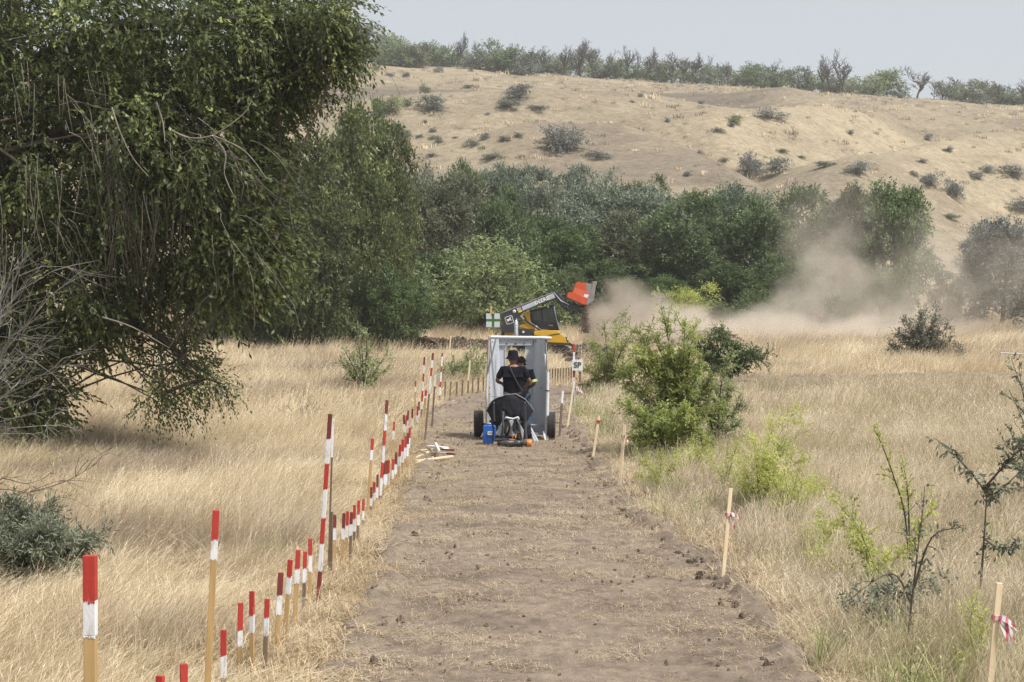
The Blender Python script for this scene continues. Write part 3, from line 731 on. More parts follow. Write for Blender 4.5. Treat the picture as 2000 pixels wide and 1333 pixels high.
for i in range(4):      # small round steppe bushes, metres: about 3 tall
    KIND['bush', i] = tree_kind(140 + i, 3.0, 3.6, 46, clump_r=.5, sprays=11, k=6, ll=.20, lw=.10, spray_l=.5, shell=.3, low=.0, up=.35)
for i in range(4):      # ridge trees
    KIND['ridge', i] = tree_kind(150 + i, 6.0, 5.2, 52, clump_r=.8, sprays=10, k=6, ll=.34, lw=.2, spray_l=.9, shell=.3, low=.0)
for i in range(4):
    KIND['bare', i] = (bare_mesh("branches", M_DTWIG, 8.0, 160 + i, levels=4, spread=.46, r0=.17, kids=4, up=.8, minr=.026), None)
KIND['barebush', 0] = (bare_mesh("branches", M_TWIG, 3.2, 170, levels=3, spread=.6, r0=.07, kids=5, up=.3, stems=5, minr=.02), None)
def _ref(me):
    co = np.empty(len(me.vertices) * 3, np.float32); me.vertices.foreach_get("co", co); co = co.reshape(-1, 3)
    r = np.hypot(co[:, 0], co[:, 1]); return float(np.percentile(co[:, 2], 99.6)), float(2 * np.percentile(np.abs(co[:, :2]), 96.5))
REFK = {k: _ref(v[1] or v[0]) for k, v in KIND.items()}
REF = {'wood': (9.0, 7.6), 'feather': (9.0, 7.2), 'shrub': (4.5, 4.8), 'bush': (3.0, 3.6), 'ridge': (6., 5.2), 'bare': (8., 5.), 'barebush': (3.2, 3.6)}
def plant(name, kind, v, px, D, toppx, halfpx, leaf, label, cat, group=None, rng=random.Random(5), sink=0.0, woodmat=None):
    """stands a plant of this kind at distance D; toppx is the photo row of its top, halfpx half its width there"""
    base = onground(px, D); h = (rowz(toppx, D) - base.z); w = 2 * halfpx * D / F
    rh, rw = REFK[kind, v]; o = empty(name, base - Vector((0, 0, sink)), label, cat, group)
    o.scale = (w / rw, w / rw, h / rh); o.rotation_euler.z = rng.uniform(0, 6.28)
    tm, cm = KIND[kind, v]
    t_ = link("trunk" if cm else "branches", tm, o)
    if woodmat:
        t_.material_slots[0].link = 'OBJECT'; t_.material_slots[0].material = woodmat
    if cm:
        c = link("crown", cm, o); c['kind'] = 'stuff'
        c.material_slots[0].link = 'OBJECT'; c.material_slots[0].material = LF[leaf]
    return o
def rowz(py, D): return at(1000, py, D).z

# the wood across the middle: (px, distance, top row, half width px, kind, variant, leaves, label)
WOOD = [
 (668, 90, 192, 112, 'wood', 0, 'bright', "tall bright green tree just right of the big drooping elm"),
 (600, 84, 250, 92, 'wood', 3, 'bright', "broad green tree half hidden behind the drooping elm's edge"),
 (742, 91, 222, 62, 'wood', 2, 'bright', "right shoulder tree of the tall bright green pair, crown below its neighbour's"),
 (712, 104, 185, 52, 'wood', 1, 'mid', "darker rounded treetop peeping out behind the tall bright green tree"),
 (540, 96, 230, 90, 'wood', 2, 'dark', "dark tree mostly hidden behind the drooping elm"),
 (470, 88, 330, 80, 'wood', 4, 'mid', "green tree under the elm's right side reaching down to the grass"),
 (415, 92, 420, 60, 'wood', 2, 'mid', "low tree filling the gap beneath the elm's middle"),
 (730, 88, 330, 60, 'feather', 0, 'bright', "lower right flank tree of the tall bright green one"),
 (790, 126, 310, 60, 'wood', 3, 'silver', "thin grey green tree top beside the bright green tree's right edge"),
 (830, 112, 342, 84, 'feather', 1, 'olive', "olive grey twiggy tree behind the round pale shrub, on its left"),
 (905, 122, 330, 74, 'feather', 0, 'olive', "dull olive tree rising behind the round pale shrub"),
 (870, 104, 470, 60, 'wood', 1, 'dark', "low dark tree in the shade left of the round pale shrub"),
 (760, 102, 430, 60, 'wood', 4, 'dark', "dark low tree at the foot of the tall bright green tree"),
 (955, 97, 442, 104, 'shrub', 0, 'light', "big round pale green shrub left behind the loader"),
 (1000, 118, 352, 62, 'wood', 0, 'mid', "saturated green tree above the round pale shrub's right shoulder"),
 (1085, 108, 425, 72, 'wood', 2, 'dark', "dark green tree directly behind the raised red bucket"),
 (1040, 124, 395, 60, 'wood', 4, 'dark', "dark tree between the round shrub and the one behind the bucket"),
 (1150, 126, 356, 78, 'feather', 0, 'silver', "silvery feathery tree right of the bucket, high in the wood"),
 (1215, 116, 400, 80, 'wood', 3, 'olive', "dull olive tree right of the raised bucket"),
 (1262, 124, 352, 84, 'feather', 1, 'silver', "silvery tree with feathery top near the wood's middle"),
 (1350, 113, 362, 92, 'feather', 0, 'mid', "broad green tree behind the yellowish shrub"),
 (1430, 120, 350, 84, 'feather', 1, 'silver', "pale topped feathery tree right of the yellowish shrub"),
 (1490, 113, 372, 84, 'wood', 0, 'mid', "dense green tree left of the dust column"),
 (1555, 118, 352, 84, 'feather', 0, 'mid', "green tree behind the left edge of the dust column"),
 (1620, 122, 405, 66, 'wood', 3, 'dust', "dusty green tree right behind the dust column"),
 (1670, 112, 352, 62, 'feather', 1, 'olive', "loose olive tree whose top stands over the dust"),
 (1742, 110, 342, 76, 'wood', 1, 'mid', "rightmost tree of the wood with a ragged overhanging edge"),
 (1290, 106, 520, 60, 'wood', 4, 'dark', "low dark tree under the wood left of the yellowish shrub"),
 (1180, 106, 490, 66, 'wood', 1, 'dark', "low dark tree under the wood right of the bucket"),
 (1440, 107, 500, 72, 'wood', 2, 'dark', "low dark tree under the wood right of the yellowish shrub"),
 (1560, 107, 480, 60, 'wood', 4, 'mid', "low shaded tree beside the foot of the dust column"),
 (1338, 101, 536, 50, 'shrub', 1, 'lime', "yellowish green shrub standing in front of the dark wood"),
 (845, 152, 312, 52, 'shrub', 2, 'silver', "pale bushy top on the wood's rear line, far left"),
 (915, 156, 304, 46, 'wood', 0, 'mid', "dark green crown poking above the wood's rear line"),
 (975, 158, 312, 54, 'feather', 1, 'silver', "silvery crown on the wood's rear line above the round shrub"),
 (1050, 152, 316, 56, 'feather', 0, 'silver', "pale feathery crown on the wood's rear line above the loader"),
 (1120, 158, 312, 54, 'wood', 3, 'silver', "grey green crown on the rear line just left of the hillside's biggest bush"),
 (1190, 154, 322, 56, 'shrub', 0, 'silver', "silvery crown on the rear line under the biggest hillside bush"),
 (1258, 152, 336, 46, 'wood', 4, 'mid', "small green crown closing the rear line before the bare slope"),
]
_us = random.Random(6)
for i, (px, tp) in enumerate(((520, 500), (575, 520), (628, 470), (668, 510), (722, 480), (775, 520), (815, 500), (885, 545), (1060, 520), (1120, 500), (1235, 540), (1385, 560), (1480, 545), (1535, 570), (1610, 560), (1668, 540), (1722, 500))):
    nm = ["far left under the elm", "left, under the elm's edge", "under the tall bright green tree's left half", "at the tall bright green tree's trunk", "under the tall bright green tree's right half", "between the bright tree and the round pale shrub", "left of the round pale shrub", "at the round pale shrub's left foot", "behind the loader's raised arm", "directly below the raised bucket", "right of the bucket's dust plume", "under the yellowish shrub's right side", "right of the yellowish shrub", "left of the dust column's foot", "inside the dust column's foot", "right of the dust column's foot", "under the wood's rightmost tree"][i]
    WOOD.append((px, (99 if i > 5 else 84) + _us.uniform(-1, 4), tp, _us.uniform(44, 60), 'wood' if i % 2 else 'shrub', i % 3, 'dark' if i % 3 else 'mid', "shaded undergrowth shrub " + nm))
rr = random.Random(3)
for (px, D, tp, hw, kd, v, lf, lb) in WOOD:
    plant("broadleaf_tree" if kd != 'shrub' else "tree_shrub", kd, v, px, D, tp, hw * 1.08, lf, lb, "tree" if kd != 'shrub' else "shrub", "trees of the wood in the valley", rng=rr, sink=.5)

# ---- the steppe bushes on the hillside: (px, base row, top row, half width, leaf, label)
HB = [
 (1104, 296, 240, 40, 'bare', "biggest bush on the hillside, grey green with bare branches on top"),
 (1166, 309, 288, 24, 'grey', "low grey bush just right of the biggest hillside bush"),
 (834, 216, 181, 28, 'grey', "round silver grey bush on the upper left slope"),
 (764, 226, 180, 26, 'light', "tall green and grey shrub clump at the left end of the slope"),
 (795, 210, 188, 9, 'mid', "small olive bush between the two left hillside shrubs"),
 (830, 182, 160, 10, 'mid', "small green tree above the round silver grey bush"),
 (1012, 190, 162, 26, 'grey', "dark grey bush near the top of the slope"),
 (1000, 212, 188, 22, 'grey', "pale grey bush just below the dark one near the top"),
 (1055, 214, 202, 20, 'grey', "flat dull bush right of the pale grey bush"),
 (1504, 234, 206, 28, 'grey', "broad silver bush on the far middle slope"),
 (1430, 238, 222, 16, 'light', "bright green little tree beside the gully"),
 (1426, 248, 236, 8, 'grey', "dark bush under the bright green little tree"),
 (1404, 256, 246, 11, 'grey', "flat dark bush at the head of the gully"),
 (1467, 344, 292, 22, 'bare', "dark upright bush with bare twigs above the wood"),
 (1522, 340, 304, 22, 'grey', "pale half bare bush right of the dark upright one"),
 (1612, 326, 310, 18, 'grey', "flat dark bush on the lower slope"),
 (1672, 342, 310, 22, 'grey', "brownish grey bush right of the flat dark bush"),
 (1524, 297, 287, 12, 'dark', "small very dark bush in the gully bottom"),
 (1566, 310, 301, 9, 'dark', "smaller dark bush right of the gully bottom one"),
 (1822, 368, 330, 22, 'grey', "pale round tree like bush on the right slope"),
 (1866, 386, 345, 20, 'grey', "brown twiggy bush right of the pale round one"),
 (1784, 376, 362, 10, 'grey', "small brown bush left of the pale round one"),
 (1784, 346, 330, 9, 'grey', "small pale bush left above the pale round one"),
 (1851, 299, 282, 9, 'grey', "dark little bush on the right upper slope"),
 (1658, 262, 250, 8, 'grey', "tiny dark bush in the middle of the right slope"),
 (1647, 279, 271, 8, 'grey', "tiny flat bush below the tiny dark one"),
 (1814, 276, 258, 9, 'grey', "small pale bush on the upper right slope"),
 (1798, 318, 306, 10, 'grey', "small brown bush in the right slope's middle"),
 (1906, 350, 330, 14, 'grey', "grey bush near the right edge, lower of two"),
 (1925, 335, 318, 14, 'grey', "grey bush near the right edge, upper of two"),
 (1972, 345, 318, 24, 'grey', "wide grey bush touching the right edge of the slope"),
 (1858, 430, 412, 14, 'light', "small green bush alone on the pale lower right slope"),
 (1412, 320, 304, 9, 'grey', "small grey bush left of the dark upright one"),
 (1366, 300, 290, 7, 'grey', "tiny grey bush on the middle slope's left"),
 (792, 266, 250, 10, 'grey', "grey bush at the left of the middle slope's row"),
 (821, 271, 258, 7, 'grey', "second small grey bush of the middle slope's row"),
 (846, 258, 246, 7, 'grey', "third small grey bush of the row, slightly higher"),
 (845, 272, 260, 7, 'grey', "fourth small grey bush of the row, slightly lower"),
 (857, 284, 262, 8, 'dust', "little olive shrub below the row of small grey bushes"),
 (829, 240, 231, 5, 'grey', "tiny grey bush above the row of small grey bushes"),
 (889, 270, 263, 6, 'grey', "tiny brown bush right of the row of grey bushes"),
 (922, 285, 266, 13, 'grey', "double grey bush in the middle slope's centre"),
 (947, 273, 256, 10, 'grey', "brownish bush just right of the double grey bush"),
 (988, 274, 260, 11, 'grey', "rounded grey bush left of the middle slope's far pair"),
 (1014, 267, 254, 10, 'grey', "rounded grey bush right of its like, by the biggest bush"),
 (952, 226, 216, 5, 'grey', "tiny bush on the pale crest above the double bush"),
 (847, 308, 296, 12, 'grey', "brown bush peeping over the wood at its left"),
 (968, 312, 292, 22, 'silver', "pale bush peeping over the wood left of centre"),
 (1016, 308, 298, 10, 'silver', "small pale bush over the wood under the biggest bush"),
 (857, 142, 126, 9, 'grey', "dark bush on the hilltop below the treeline, leftmost"),
 (919, 140, 129, 5, 'grey', "tiny dark bush on the hilltop, second from left"),
 (790, 152, 138, 9, 'grey', "dark bush on the upper left hill shoulder"),
 (762, 150, 140, 10, 'grey', "flat dark bush on the upper left hill shoulder"),
 (700, 146, 122, 20, 'light', "grey green bush partly behind the elm's outer twigs"),
 (735, 140, 120, 8, 'light', "thin sapling on the skyline's left end"),
 (625, 190, 155, 12, 'mid', "small tree seen under the elm's overhanging twigs"),
 (1250, 190, 178, 5, 'grey', "tiny round dark bush on the brown upper slope"),
 (1234, 202, 192, 5, 'grey', "tiny pale bush below the tiny round dark one"),
 (920, 174, 164, 13, 'dark', "dark flat bush on the upper slope's left centre"),
 (1370, 204, 192, 6, 'grey', "tiny brown bush on the pale crest"),
 (1304, 240, 226, 6, 'grey', "tiny dark bush at the left end of the gully spur"),
 (1990, 412, 380, 22, 'grey', "bushy grey shrub cut by the right frame edge"),
 (1700, 300, 294, 5, 'grey', "tiny dark tuft bush under the right slope's centre"),
 (1345, 345, 328, 9, 'grey', "small grey bush just above the wood's top"),
]
rr = random.Random(9)
for n_, (px, by, tp, hw, lf, lb) in enumerate(HB):
    g = ground(px, by, 125.0)
    D = g.y
    kd, v = 'bush', n_ % 4
    o = plant("hillside_bush", kd, v, px, D, tp, hw * 1.15, 'grey' if lf == 'bare' else lf, lb, "bush", "bushes scattered over the hillside", rng=rr, sink=.2)
    if lf == 'bare':
        b = link("branches", KIND['barebush', 0][0], o); b.scale = (1.0, 1.0, 1.02)
        b.material_slots[0].link = 'OBJECT'; b.material_slots[0].material = M_GREYWOOD

# ---- the skyline trees
SK = [(682,50,50,'g'),(706,52,26,'b'),(716,78,28,'g'),(748,70,24,'g'),(762,66,22,'g'),(775,84,22,'g'),(795,88,20,'g'),(800,80,12,'b'),(820,84,22,'g'),(842,90,20,'g'),(845,84,12,'b'),(865,92,20,'g'),(893,66,14,'b'),(887,92,20,'g'),(910,100,18,'g'),(932,98,20,'g'),(940,82,12,'b'),(955,78,18,'g'),(975,92,10,'b'),(972,100,20,'g'),(994,94,20,'g'),(998,86,10,'b'),(1018,104,20,'g'),(1036,92,16,'b'),(1034,104,20,'g'),(1062,92,12,'b'),(1058,110,20,'g'),(1082,112,20,'g'),(1096,92,16,'b'),(1105,110,18,'g'),(1132,82,20,'b'),(1130,100,14,'g'),(1160,80,20,'b'),(1155,98,14,'g'),(1180,118,20,'g'),(1200,100,12,'b'),(1204,118,20,'g'),(1224,92,12,'b'),(1228,118,18,'g'),(1242,96,6,'b'),(1262,96,14,'b'),(1252,124,18,'g'),(1276,120,20,'g'),(1300,122,18,'g'),(1290,112,12,'b'),(1312,108,16,'b'),(1328,104,18,'b'),(1334,122,18,'g'),(1350,106,14,'b'),(1356,126,20,'g'),(1378,112,12,'b'),(1382,128,18,'g'),(1404,130,18,'g'),(1420,122,10,'b'),(1428,132,18,'g'),(1452,132,18,'g'),(1470,126,16,'g'),(1492,130,18,'g'),(1506,134,20,'g'),(1518,118,14,'b'),(1535,138,14,'g'),(1556,132,20,'g'),(1578,130,8,'b'),(1584,148,16,'g'),(1600,122,12,'b'),(1606,146,18,'g'),(1620,100,14,'b'),(1630,152,16,'g'),(1652,112,20,'b'),(1656,150,18,'g'),(1678,152,18,'g'),(1706,148,20,'g'),(1730,136,24,'c'),(1752,168,16,'g'),(1790,132,20,'b'),(1822,162,12,'b'),(1840,160,16,'g'),(1865,152,20,'b'),(1872,168,20,'g'),(1900,158,22,'g'),(1926,160,18,'g'),(1946,160,16,'b'),(1952,176,18,'g'),(1976,176,20,'g'),(1992,158,14,'b'),(2006,172,18,'g')]
rr = random.Random(12)
nb = 0
words = {'g': ["bushy green tree", "low grey green tree", "dense green tree", "rounded green tree"], 'b': ["bare grey tree", "thin leafless tree", "dead branching tree"], 'c': ["dark tree with flat layered boughs"]}
def where(px):
    marks = [(893, "above the upper left slope"), (1146, "by the tall bare pair left of centre"), (1330, "above the brown upper slope"), (1504, "above the broad silver bush"), (1640, "by the tallest leafless trees"), (1730, "by the flat layered tree"), (1790, "beside the lone bare tree"), (1980, "at the right end of the ridge"), (720, "behind the elm's outer twigs"), (1020, "above the dark grey bush"), (1240, "by the slim bare stems in the middle")]
    return min(marks, key=lambda q: abs(q[0] - px))[1]
seen = {}
for n_, (px, tp, hw, k) in enumerate(SK):
    D = 418 + rr.uniform(-10, 14) if k != 'b' else 414 + rr.uniform(-6, 10)
    w = words[k][rr.randrange(len(words[k]))]; lb = f"{w} on the skyline {where(px)}"
    seen[lb] = seen.get(lb, 0) + 1
    side = ["", ", second", ", third", ", fourth", ", fifth", ", sixth", ", seventh"][min(seen[lb] - 1, 6)]
    lb += side
    if k in 'gc':
        plant("ridge_tree", 'ridge', n_ % 4, px, D, tp - 6, hw * 1.5, 'mid' if k == 'c' else rr.choice(['mid', 'olive', 'silver', 'mid', 'light']), lb, "tree", "treeline along the top of the hill", rng=rr, sink=.4)
    else:
        plant("bare_tree", 'bare', n_ % 4, px, D, tp - 4, hw * 1.35, None, lb, "tree", "treeline along the top of the hill", rng=rr, sink=.3)

# ---- the big drooping elm on the left
def big_elm():
    D0 = 38.0; base = onground(-70, 40.5)
    root = empty("elm_tree", base, "huge drooping elm with long hanging twigs filling the left side", "tree")
    def lob(px, py, r, D=D0, w=1.0, ry=None):
        p = at(px, py, D) - base; m = D / F
        return (p.x, p.y, p.z, r * m, r * m * 1.0, (ry or r) * m, w)
    lobes = [lob(60, 60, 230, 40), lob(-150, 200, 260, 40, .6), lob(300, 60, 170, 38), lob(430, 60, 130, 37, .8), lob(170, 270, 220, 39), lob(360, 260, 170, 37),
             lob(100, 440, 200, 39), lob(450, 380, 120, 36.5), lob(300, 450, 150, 37.5), lob(470, 500, 80, 36), lob(330, 575, 85, 37.5, 1), lob(110, 590, 140, 38.5, 1, 110), lob(10, 740, 95, 39, .9, 110),
             lob(215, 640, 50, 37, 1, 32), lob(520, 470, 55, 36, 1, 70), lob(500, 270, 80, 37, 1), lob(-120, 620, 170, 40, .5), lob(70, 815, 60, 39, .9, 45), lob(-20, 690, 110, 37.6, .8, 90), lob(60, 750, 75, 37.2, 1, 70), lob(190, 560, 90, 37, .8, 70), lob(400, 570, 70, 36.5, 1, 60), lob(480, 560, 50, 36.3, .8, 40)]
    loose = [lob(545, 60, 95, 37, 1, 75), lob(610, 110, 62, 36.5, 1.1, 50), lob(560, 170, 60, 36.5, 1, 60), lob(640, 40, 45, 36, 1, 50), lob(668, 95, 28, 36, 1.3, 38), lob(655, 20, 42, 36, 1, 28), lob(500, 150, 70, 37, 1)]
    # low branch that reaches right over the grass
    low = [lob(340, 700, 55, 36.8, 1, 42), lob(398, 735, 40, 36.2, 1, 36), lob(300, 770, 32, 36.2, 1.2, 30), lob(425, 752, 22, 36, 1, 16), lob(250, 690, 30, 37, 1, 24), lob(360, 780, 24, 36.2, 1, 22), lob(270, 815, 16, 36.2, .8, 20), lob(320, 800, 18, 36.2, .7, 20)]
    V = []; Q = []; A = []; CC = []
    for lb_, nc, cr, sp, k, sh, ll, lw in ((lobes, 1350, .40, 16, 9, .5, .125, .052), (loose, 330, .26, 10, 8, .1, .10, .042), (low, 105, .13, 7, 8, .1, .080, .034)):
        rng = np.random.default_rng(nc)
        C, U, _ = in_lobes(lb_, nc, rng, sh, .1)
        # keep what could show: crop below ground
        n = nc * sp; ci = np.repeat(np.arange(nc), sp)
        hue = np.clip(rng.normal(.40, .20, nc), .02, .95)
        off = rng.normal(0, 1, (n, 3)) * cr * .5
        P = C[ci] + off
        wind = np.array([.55, 0, -.15])
        Dr = nrm(U[ci] * .5 + nrm(off) * .5 + rng.normal(0, .4, (n, 3)) + wind)
        v, q, a = leafcloud(P, Dr, .42 * rng.uniform(.5, 1.4, n), hue[ci] + rng.normal(0, .1, n), k, ll, lw, rng, .42, .35)
        Q.append(q + sum(len(x) for x in V)); V.append(v); A.append(a); CC.append(C)
    V = np.concatenate(V); Q = np.concatenate(Q); A = np.concatenate(A)
    c = link("crown", mesh_np("crown", V, Q, LF['elm'], attr={'rnd': ('FACE', A)}), root); c['kind'] = 'stuff'
    # trunk and boughs
    rng = np.random.default_rng(4); mb = MB()
    def B(px, py, D): return np.array(at(px, py, D) - base)
    mb.tube([(0, 0, -.4), (.1, 0, 1.2), (.35, -.2, 3.0), (.3, -.4, 5.2), (.9, -.6, 7.6), (1.6, -1, 10)], [.55, .42, .36, .28, .2, .08], 12)
    mb.tube([(-.2, 0, 1.0), (-1.5, .4, 4), (-2.5, .5, 8)], [.35, .25, .1], 10)
    bough = [[(.3, -.2, 2.6), B(120, 640, 39), B(215, 610, 38), B(300, 650, 37), B(360, 700, 36.6), B(400, 740, 36.2)],
             [(.35, -.3, 4.4), B(150, 420, 38.6), B(330, 380, 37), B(470, 420, 36.4), B(540, 470, 36)],
             [(.35, -.4, 5.4), B(180, 230, 38.5), B(380, 255, 37), B(455, 235, 36.4), B(492, 195, 36.2)],
             [(.9, -.6, 7.4), B(200, 60, 38), B(420, 40, 37), B(600, 50, 36.3), B(680, 70, 36)],
             [(.4, -.4, 5.0), B(0, 300, 38), B(-60, 250, 37.5)], [(.3, -.2, 3.2), B(20, 560, 38.4), B(110, 700, 38), B(60, 800, 37.8)]]
    for i, bp in enumerate(bough):
        mb.tube(_crom(np.array(bp), 5), list(np.linspace(.12, .02, (len(bp) - 1) * 5 + 1)), 6, caps=False)
    for C in CC:
        for tg in C[rng.choice(len(C), 70, replace=False)]:
            b = bough[rng.integers(len(bough))]; a = np.array(b[rng.integers(1, len(b))])
            if np.linalg.norm(tg - a) > 4.5: continue
            mb.tube(limb_pts(a, tg, rng, 5, -.1), [.04, .03, .024, .018, .012], 4, caps=False)
    t = mb.build("trunk", M_BARK, root)
    # hanging bare twigs, mottled pale and brown
    mb = MB(); rng = np.random.default_rng(8)
    def hang(px, py, D, L, n, spreadx, r=.0065):
        for i in range(n):
            p = B(px + rng.normal(0, spreadx), py + rng.normal(0, 22), D + rng.normal(0, .12)); dx = rng.normal(.10, .22); pts = [p]
            LL = L * rng.uniform(.5, 1.2)
            for s in range(6):
                dx += rng.normal(0, .12); pts.append(pts[-1] + np.array([dx * .5, rng.normal(0, .05), -1]) * LL / 6)
            mb.tube(pts, list(np.linspace(r * 1.3, r * .5, 7)), 3, caps=False)
    def arch(px, py, D, n, r=.009, L=(90, 60)):
        for i in range(n):
            a = B(px + rng.normal(0, 30), py + rng.normal(0, 25), D); b = a + np.array([min(abs(rng.normal(.7, .4)), 1.3), 0, -min(abs(rng.normal(.9, .6)), 1.6)])
            mb.tube(limb_pts(a, b, rng, 6, .05, .25), list(np.linspace(r, r * .35, 6)), 3, caps=False)
    hang(215, 290, 36.1, 1.5, 26, 20); hang(240, 400, 36.4, 1.6, 34, 26); hang(320, 370, 35.9, 1.3, 22, 36); hang(90, 330, 35.8, 1.4, 10, 45); hang(400, 330, 35.5, .8, 12, 40)
    hang(60, 150, 36.1, 1.0, 7, 40); hang(200, 150, 36.4, .9, 7, 50); hang(640, 60, 35.8, .5, 12, 14); hang(520, 80, 36.1, .7, 9, 40)
    arch(360, 260, 35.4, 9); arch(440, 300, 35.2, 9); arch(150, 200, 35.9, 8); arch(100, 420, 36.1, 7); arch(470, 440, 35.1, 6); arch(600, 60, 35.9, 5)
    for pts in ([(335, 255), (372, 270), (415, 265), (455, 240), (480, 218), (492, 196)], [(415, 265), (440, 300), (438, 340), (455, 380)], [(415, 265), (470, 290), (500, 320), (520, 350)],
                [(305, 200), (318, 240), (322, 280)], [(218, 210), (235, 260), (260, 310), (290, 345)], [(200, 620), (260, 640), (330, 680)]):
        mb.tube(_crom(np.array([B(x, y, 34.9) for x, y in pts]), 4), list(np.linspace(.019, .007, (len(pts) - 1) * 4 + 1)), 5, caps=False)
    tw = mb.build("hanging_twig", M_PALETWIG, root); tw['kind'] = 'stuff'
big_elm()

# ---- leafless grey shrub standing before the elm, and its reddish neighbour
def twigs_obj(name, label, cat, base, shoots, mat, seed, kids=5, r=.02, jit=.1):
    rng = np.random.default_rng(seed); root = empty(name, base, label, cat); mb = MB()
    for sh in shoots:
        pts = _crom(np.array([np.array(p - base) for p in sh]), 4); n = len(pts)
        mb.tube(pts, list(np.linspace(r, r * .25, n)), 5, caps=False)
        for k in range(kids):
            i = rng.integers(n // 4, n - 1); d = nrm(pts[min(i + 1, n - 1)] - pts[i - 1]); L = np.linalg.norm(pts[-1] - pts[0]) * rng.uniform(.18, .4)
            d = nrm(d + rng.normal(0, .55, 3)); e = pts[i] + d * L
            q = limb_pts(pts[i], e, rng, 5, 0, .2); mb.tube(q, list(np.linspace(r * .5, r * .16, 5)), 3, caps=False)
            for z in range(2):
                e2 = q[3] + nrm(d + rng.normal(0, .7, 3)) * L * .4; mb.tube([q[2], (q[2] + e2) / 2 + rng.normal(0, .03, 3), e2], [r * .3, r * .22, r * .12], 3, caps=False)
    mb.build("branches", mat, root); return root
b0 = onground(-60, 34.0)
def A_(px, py, D): return at(px, py, D)
sh = []
rng0 = random.Random(31)
for (ex, ey) in ((45, 440), (58, 500), (105, 560), (130, 645), (150, 700), (135, 535), (10, 470), (150, 830), (100, 850), (70, 620), (60, 730), (115, 760), (20, 560), (95, 690), (-20, 500), (120, 800)):
    sh.append([b0 + Vector((rng0.uniform(-.3, .3), 0, .1)), A_(-50 + ex * .15, 860 - (860 - ey) * .35, 33.6), A_(ex * .55 - 10, 840 - (840 - ey) * .72, 33.2 + rng0.uniform(-.5, .3)), A_(ex * .8 - 8, ey + (870 - ey) * .08, 33 + rng0.uniform(-.6, .4))])
twigs_obj("dead_shrub", "leafless pale grey shrub spreading in front of the elm at left", "shrub", b0, sh, M_GREYWOOD, 6, kids=7, r=.015)
b1 = onground(-70, 26.5)
sh = [[b1, A_(-20, 975, 26), A_(55, 962, 26), A_(130, 940, 25.8), A_(190, 905, 25.6)], [b1, A_(-30, 960, 26), A_(60, 966, 26), A_(90, 1005, 25.8), A_(120, 1000, 25.8)],
      [b1, A_(0, 975, 26), A_(40, 985, 26), A_(35, 1010, 26)], [b1, A_(-10, 940, 26), A_(50, 945, 25.8), A_(85, 935, 25.8)], [b1, A_(-20, 1000, 26), A_(30, 1010, 26), A_(100, 975, 26), A_(130, 973, 26)]]
twigs_obj("bare_shrub", "thin reddish bare shrub at the left edge above the grey green bush", "shrub", b1, sh, M_REDTWIG, 7, kids=7, r=.010)
g0 = ground(585, 828)
sh = [[g0, g0 + Vector((dx * .5, 0, .25)), g0 + Vector((dx, 0, h))] for dx, h in ((.25, .55), (-.3, .42), (.55, .35), (-.5, .3), (.1, .7), (.42, .5))]
twigs_obj("dead_brush", "small leafless dark bush in the dry grass left of the stakes", "bush", g0, sh, M_TWIG, 8, kids=7, r=.014)

# ---- leafy shrubs of the middle ground and foreground, grown on their own stems
def stem_shrub(name, label, cat, base, stems, leaf, seed, per=26, k=8, ll=.06, lw=.025, sl=.16, r=.02, wood=None, kids=4, start=.2, droop=.1, spread=.45, klen=.3):
    """stems: lists of points from the base to each tip; leaves sit in sprays along stems and side shoots"""
    rng = np.random.default_rng(seed); root = empty(name, base, label, cat); mb = MB(); P = []; Dv = []; Hu = []
    for sh in stems:
        pts = _crom(np.array([np.array(Vector(p) - base) for p in sh]), 5); n = len(pts)
        mb.tube(pts, list(np.linspace(r, r * .2, n)), 5, caps=False); tot = np.linalg.norm(pts[-1] - pts[0]); hue = rng.normal(.5, .14)
        segs = [(pts, tot)]
        for q in range(kids):
            i = rng.integers(int(n * start) + 1, n - 1); d = nrm(pts[i + 1] - pts[i - 1]); d = nrm(d + rng.normal(0, .6, 3)); e = pts[i] + d * tot * rng.uniform(.4, 1.2) * klen * (1.15 - .85 * i / n)
            c = np.array(limb_pts(pts[i], e, rng, 6, 0, .2)); mb.tube(c, list(np.linspace(r * .45, r * .15, 6)), 3, caps=False); segs.append((c, np.linalg.norm(e - pts[i])))
        for c, L in segs:
            m = len(c); cnt = max(2, int(per * L / max(tot, .01)))
            t = rng.uniform(start if c is pts else .15, 1, cnt) * (m - 1); i = np.minimum(t.astype(int), m - 2); f = (t - i)[:, None]
            p = c[i] * (1 - f) + c[i + 1] * f; d = nrm(c[i + 1] - c[i])
            P.append(p); Dv.append(nrm(d * .5 + rng.normal(0, .55, (cnt, 3)) + [0, 0, .15])); Hu.append(np.clip(hue + rng.normal(0, .12, cnt), 0, .95))
    P = np.concatenate(P); Dv = np.concatenate(Dv); Hu = np.concatenate(Hu)
    V, Q, A = leafcloud(P, Dv, sl * rng.uniform(.5, 1.3, len(P)), Hu, k, ll, lw, rng, spread, droop)
    mb.build("stem", wood or M_BARK, root)
    c = link("foliage", mesh_np("foliage", V, Q, LF[leaf], attr={'rnd': ('FACE', A)}), root); c['kind'] = 'stuff'
    return root
def fan(base, tips, D, rng, mid=.5, lift=.1):
    out = []
    for (px, py) in tips:
        e = at(px, py, D + rng.uniform(-.8, .8) * .6); m = base.lerp(e, mid) + Vector((-(e.x - base.x) * .12, rng.uniform(-.1, .1), (e.z - base.z) * lift)); out.append([base + Vector((rng.uniform(-.1, .1), rng.uniform(-.1, .1), -.05)), m, e])
    return out
R_ = random.Random(77)
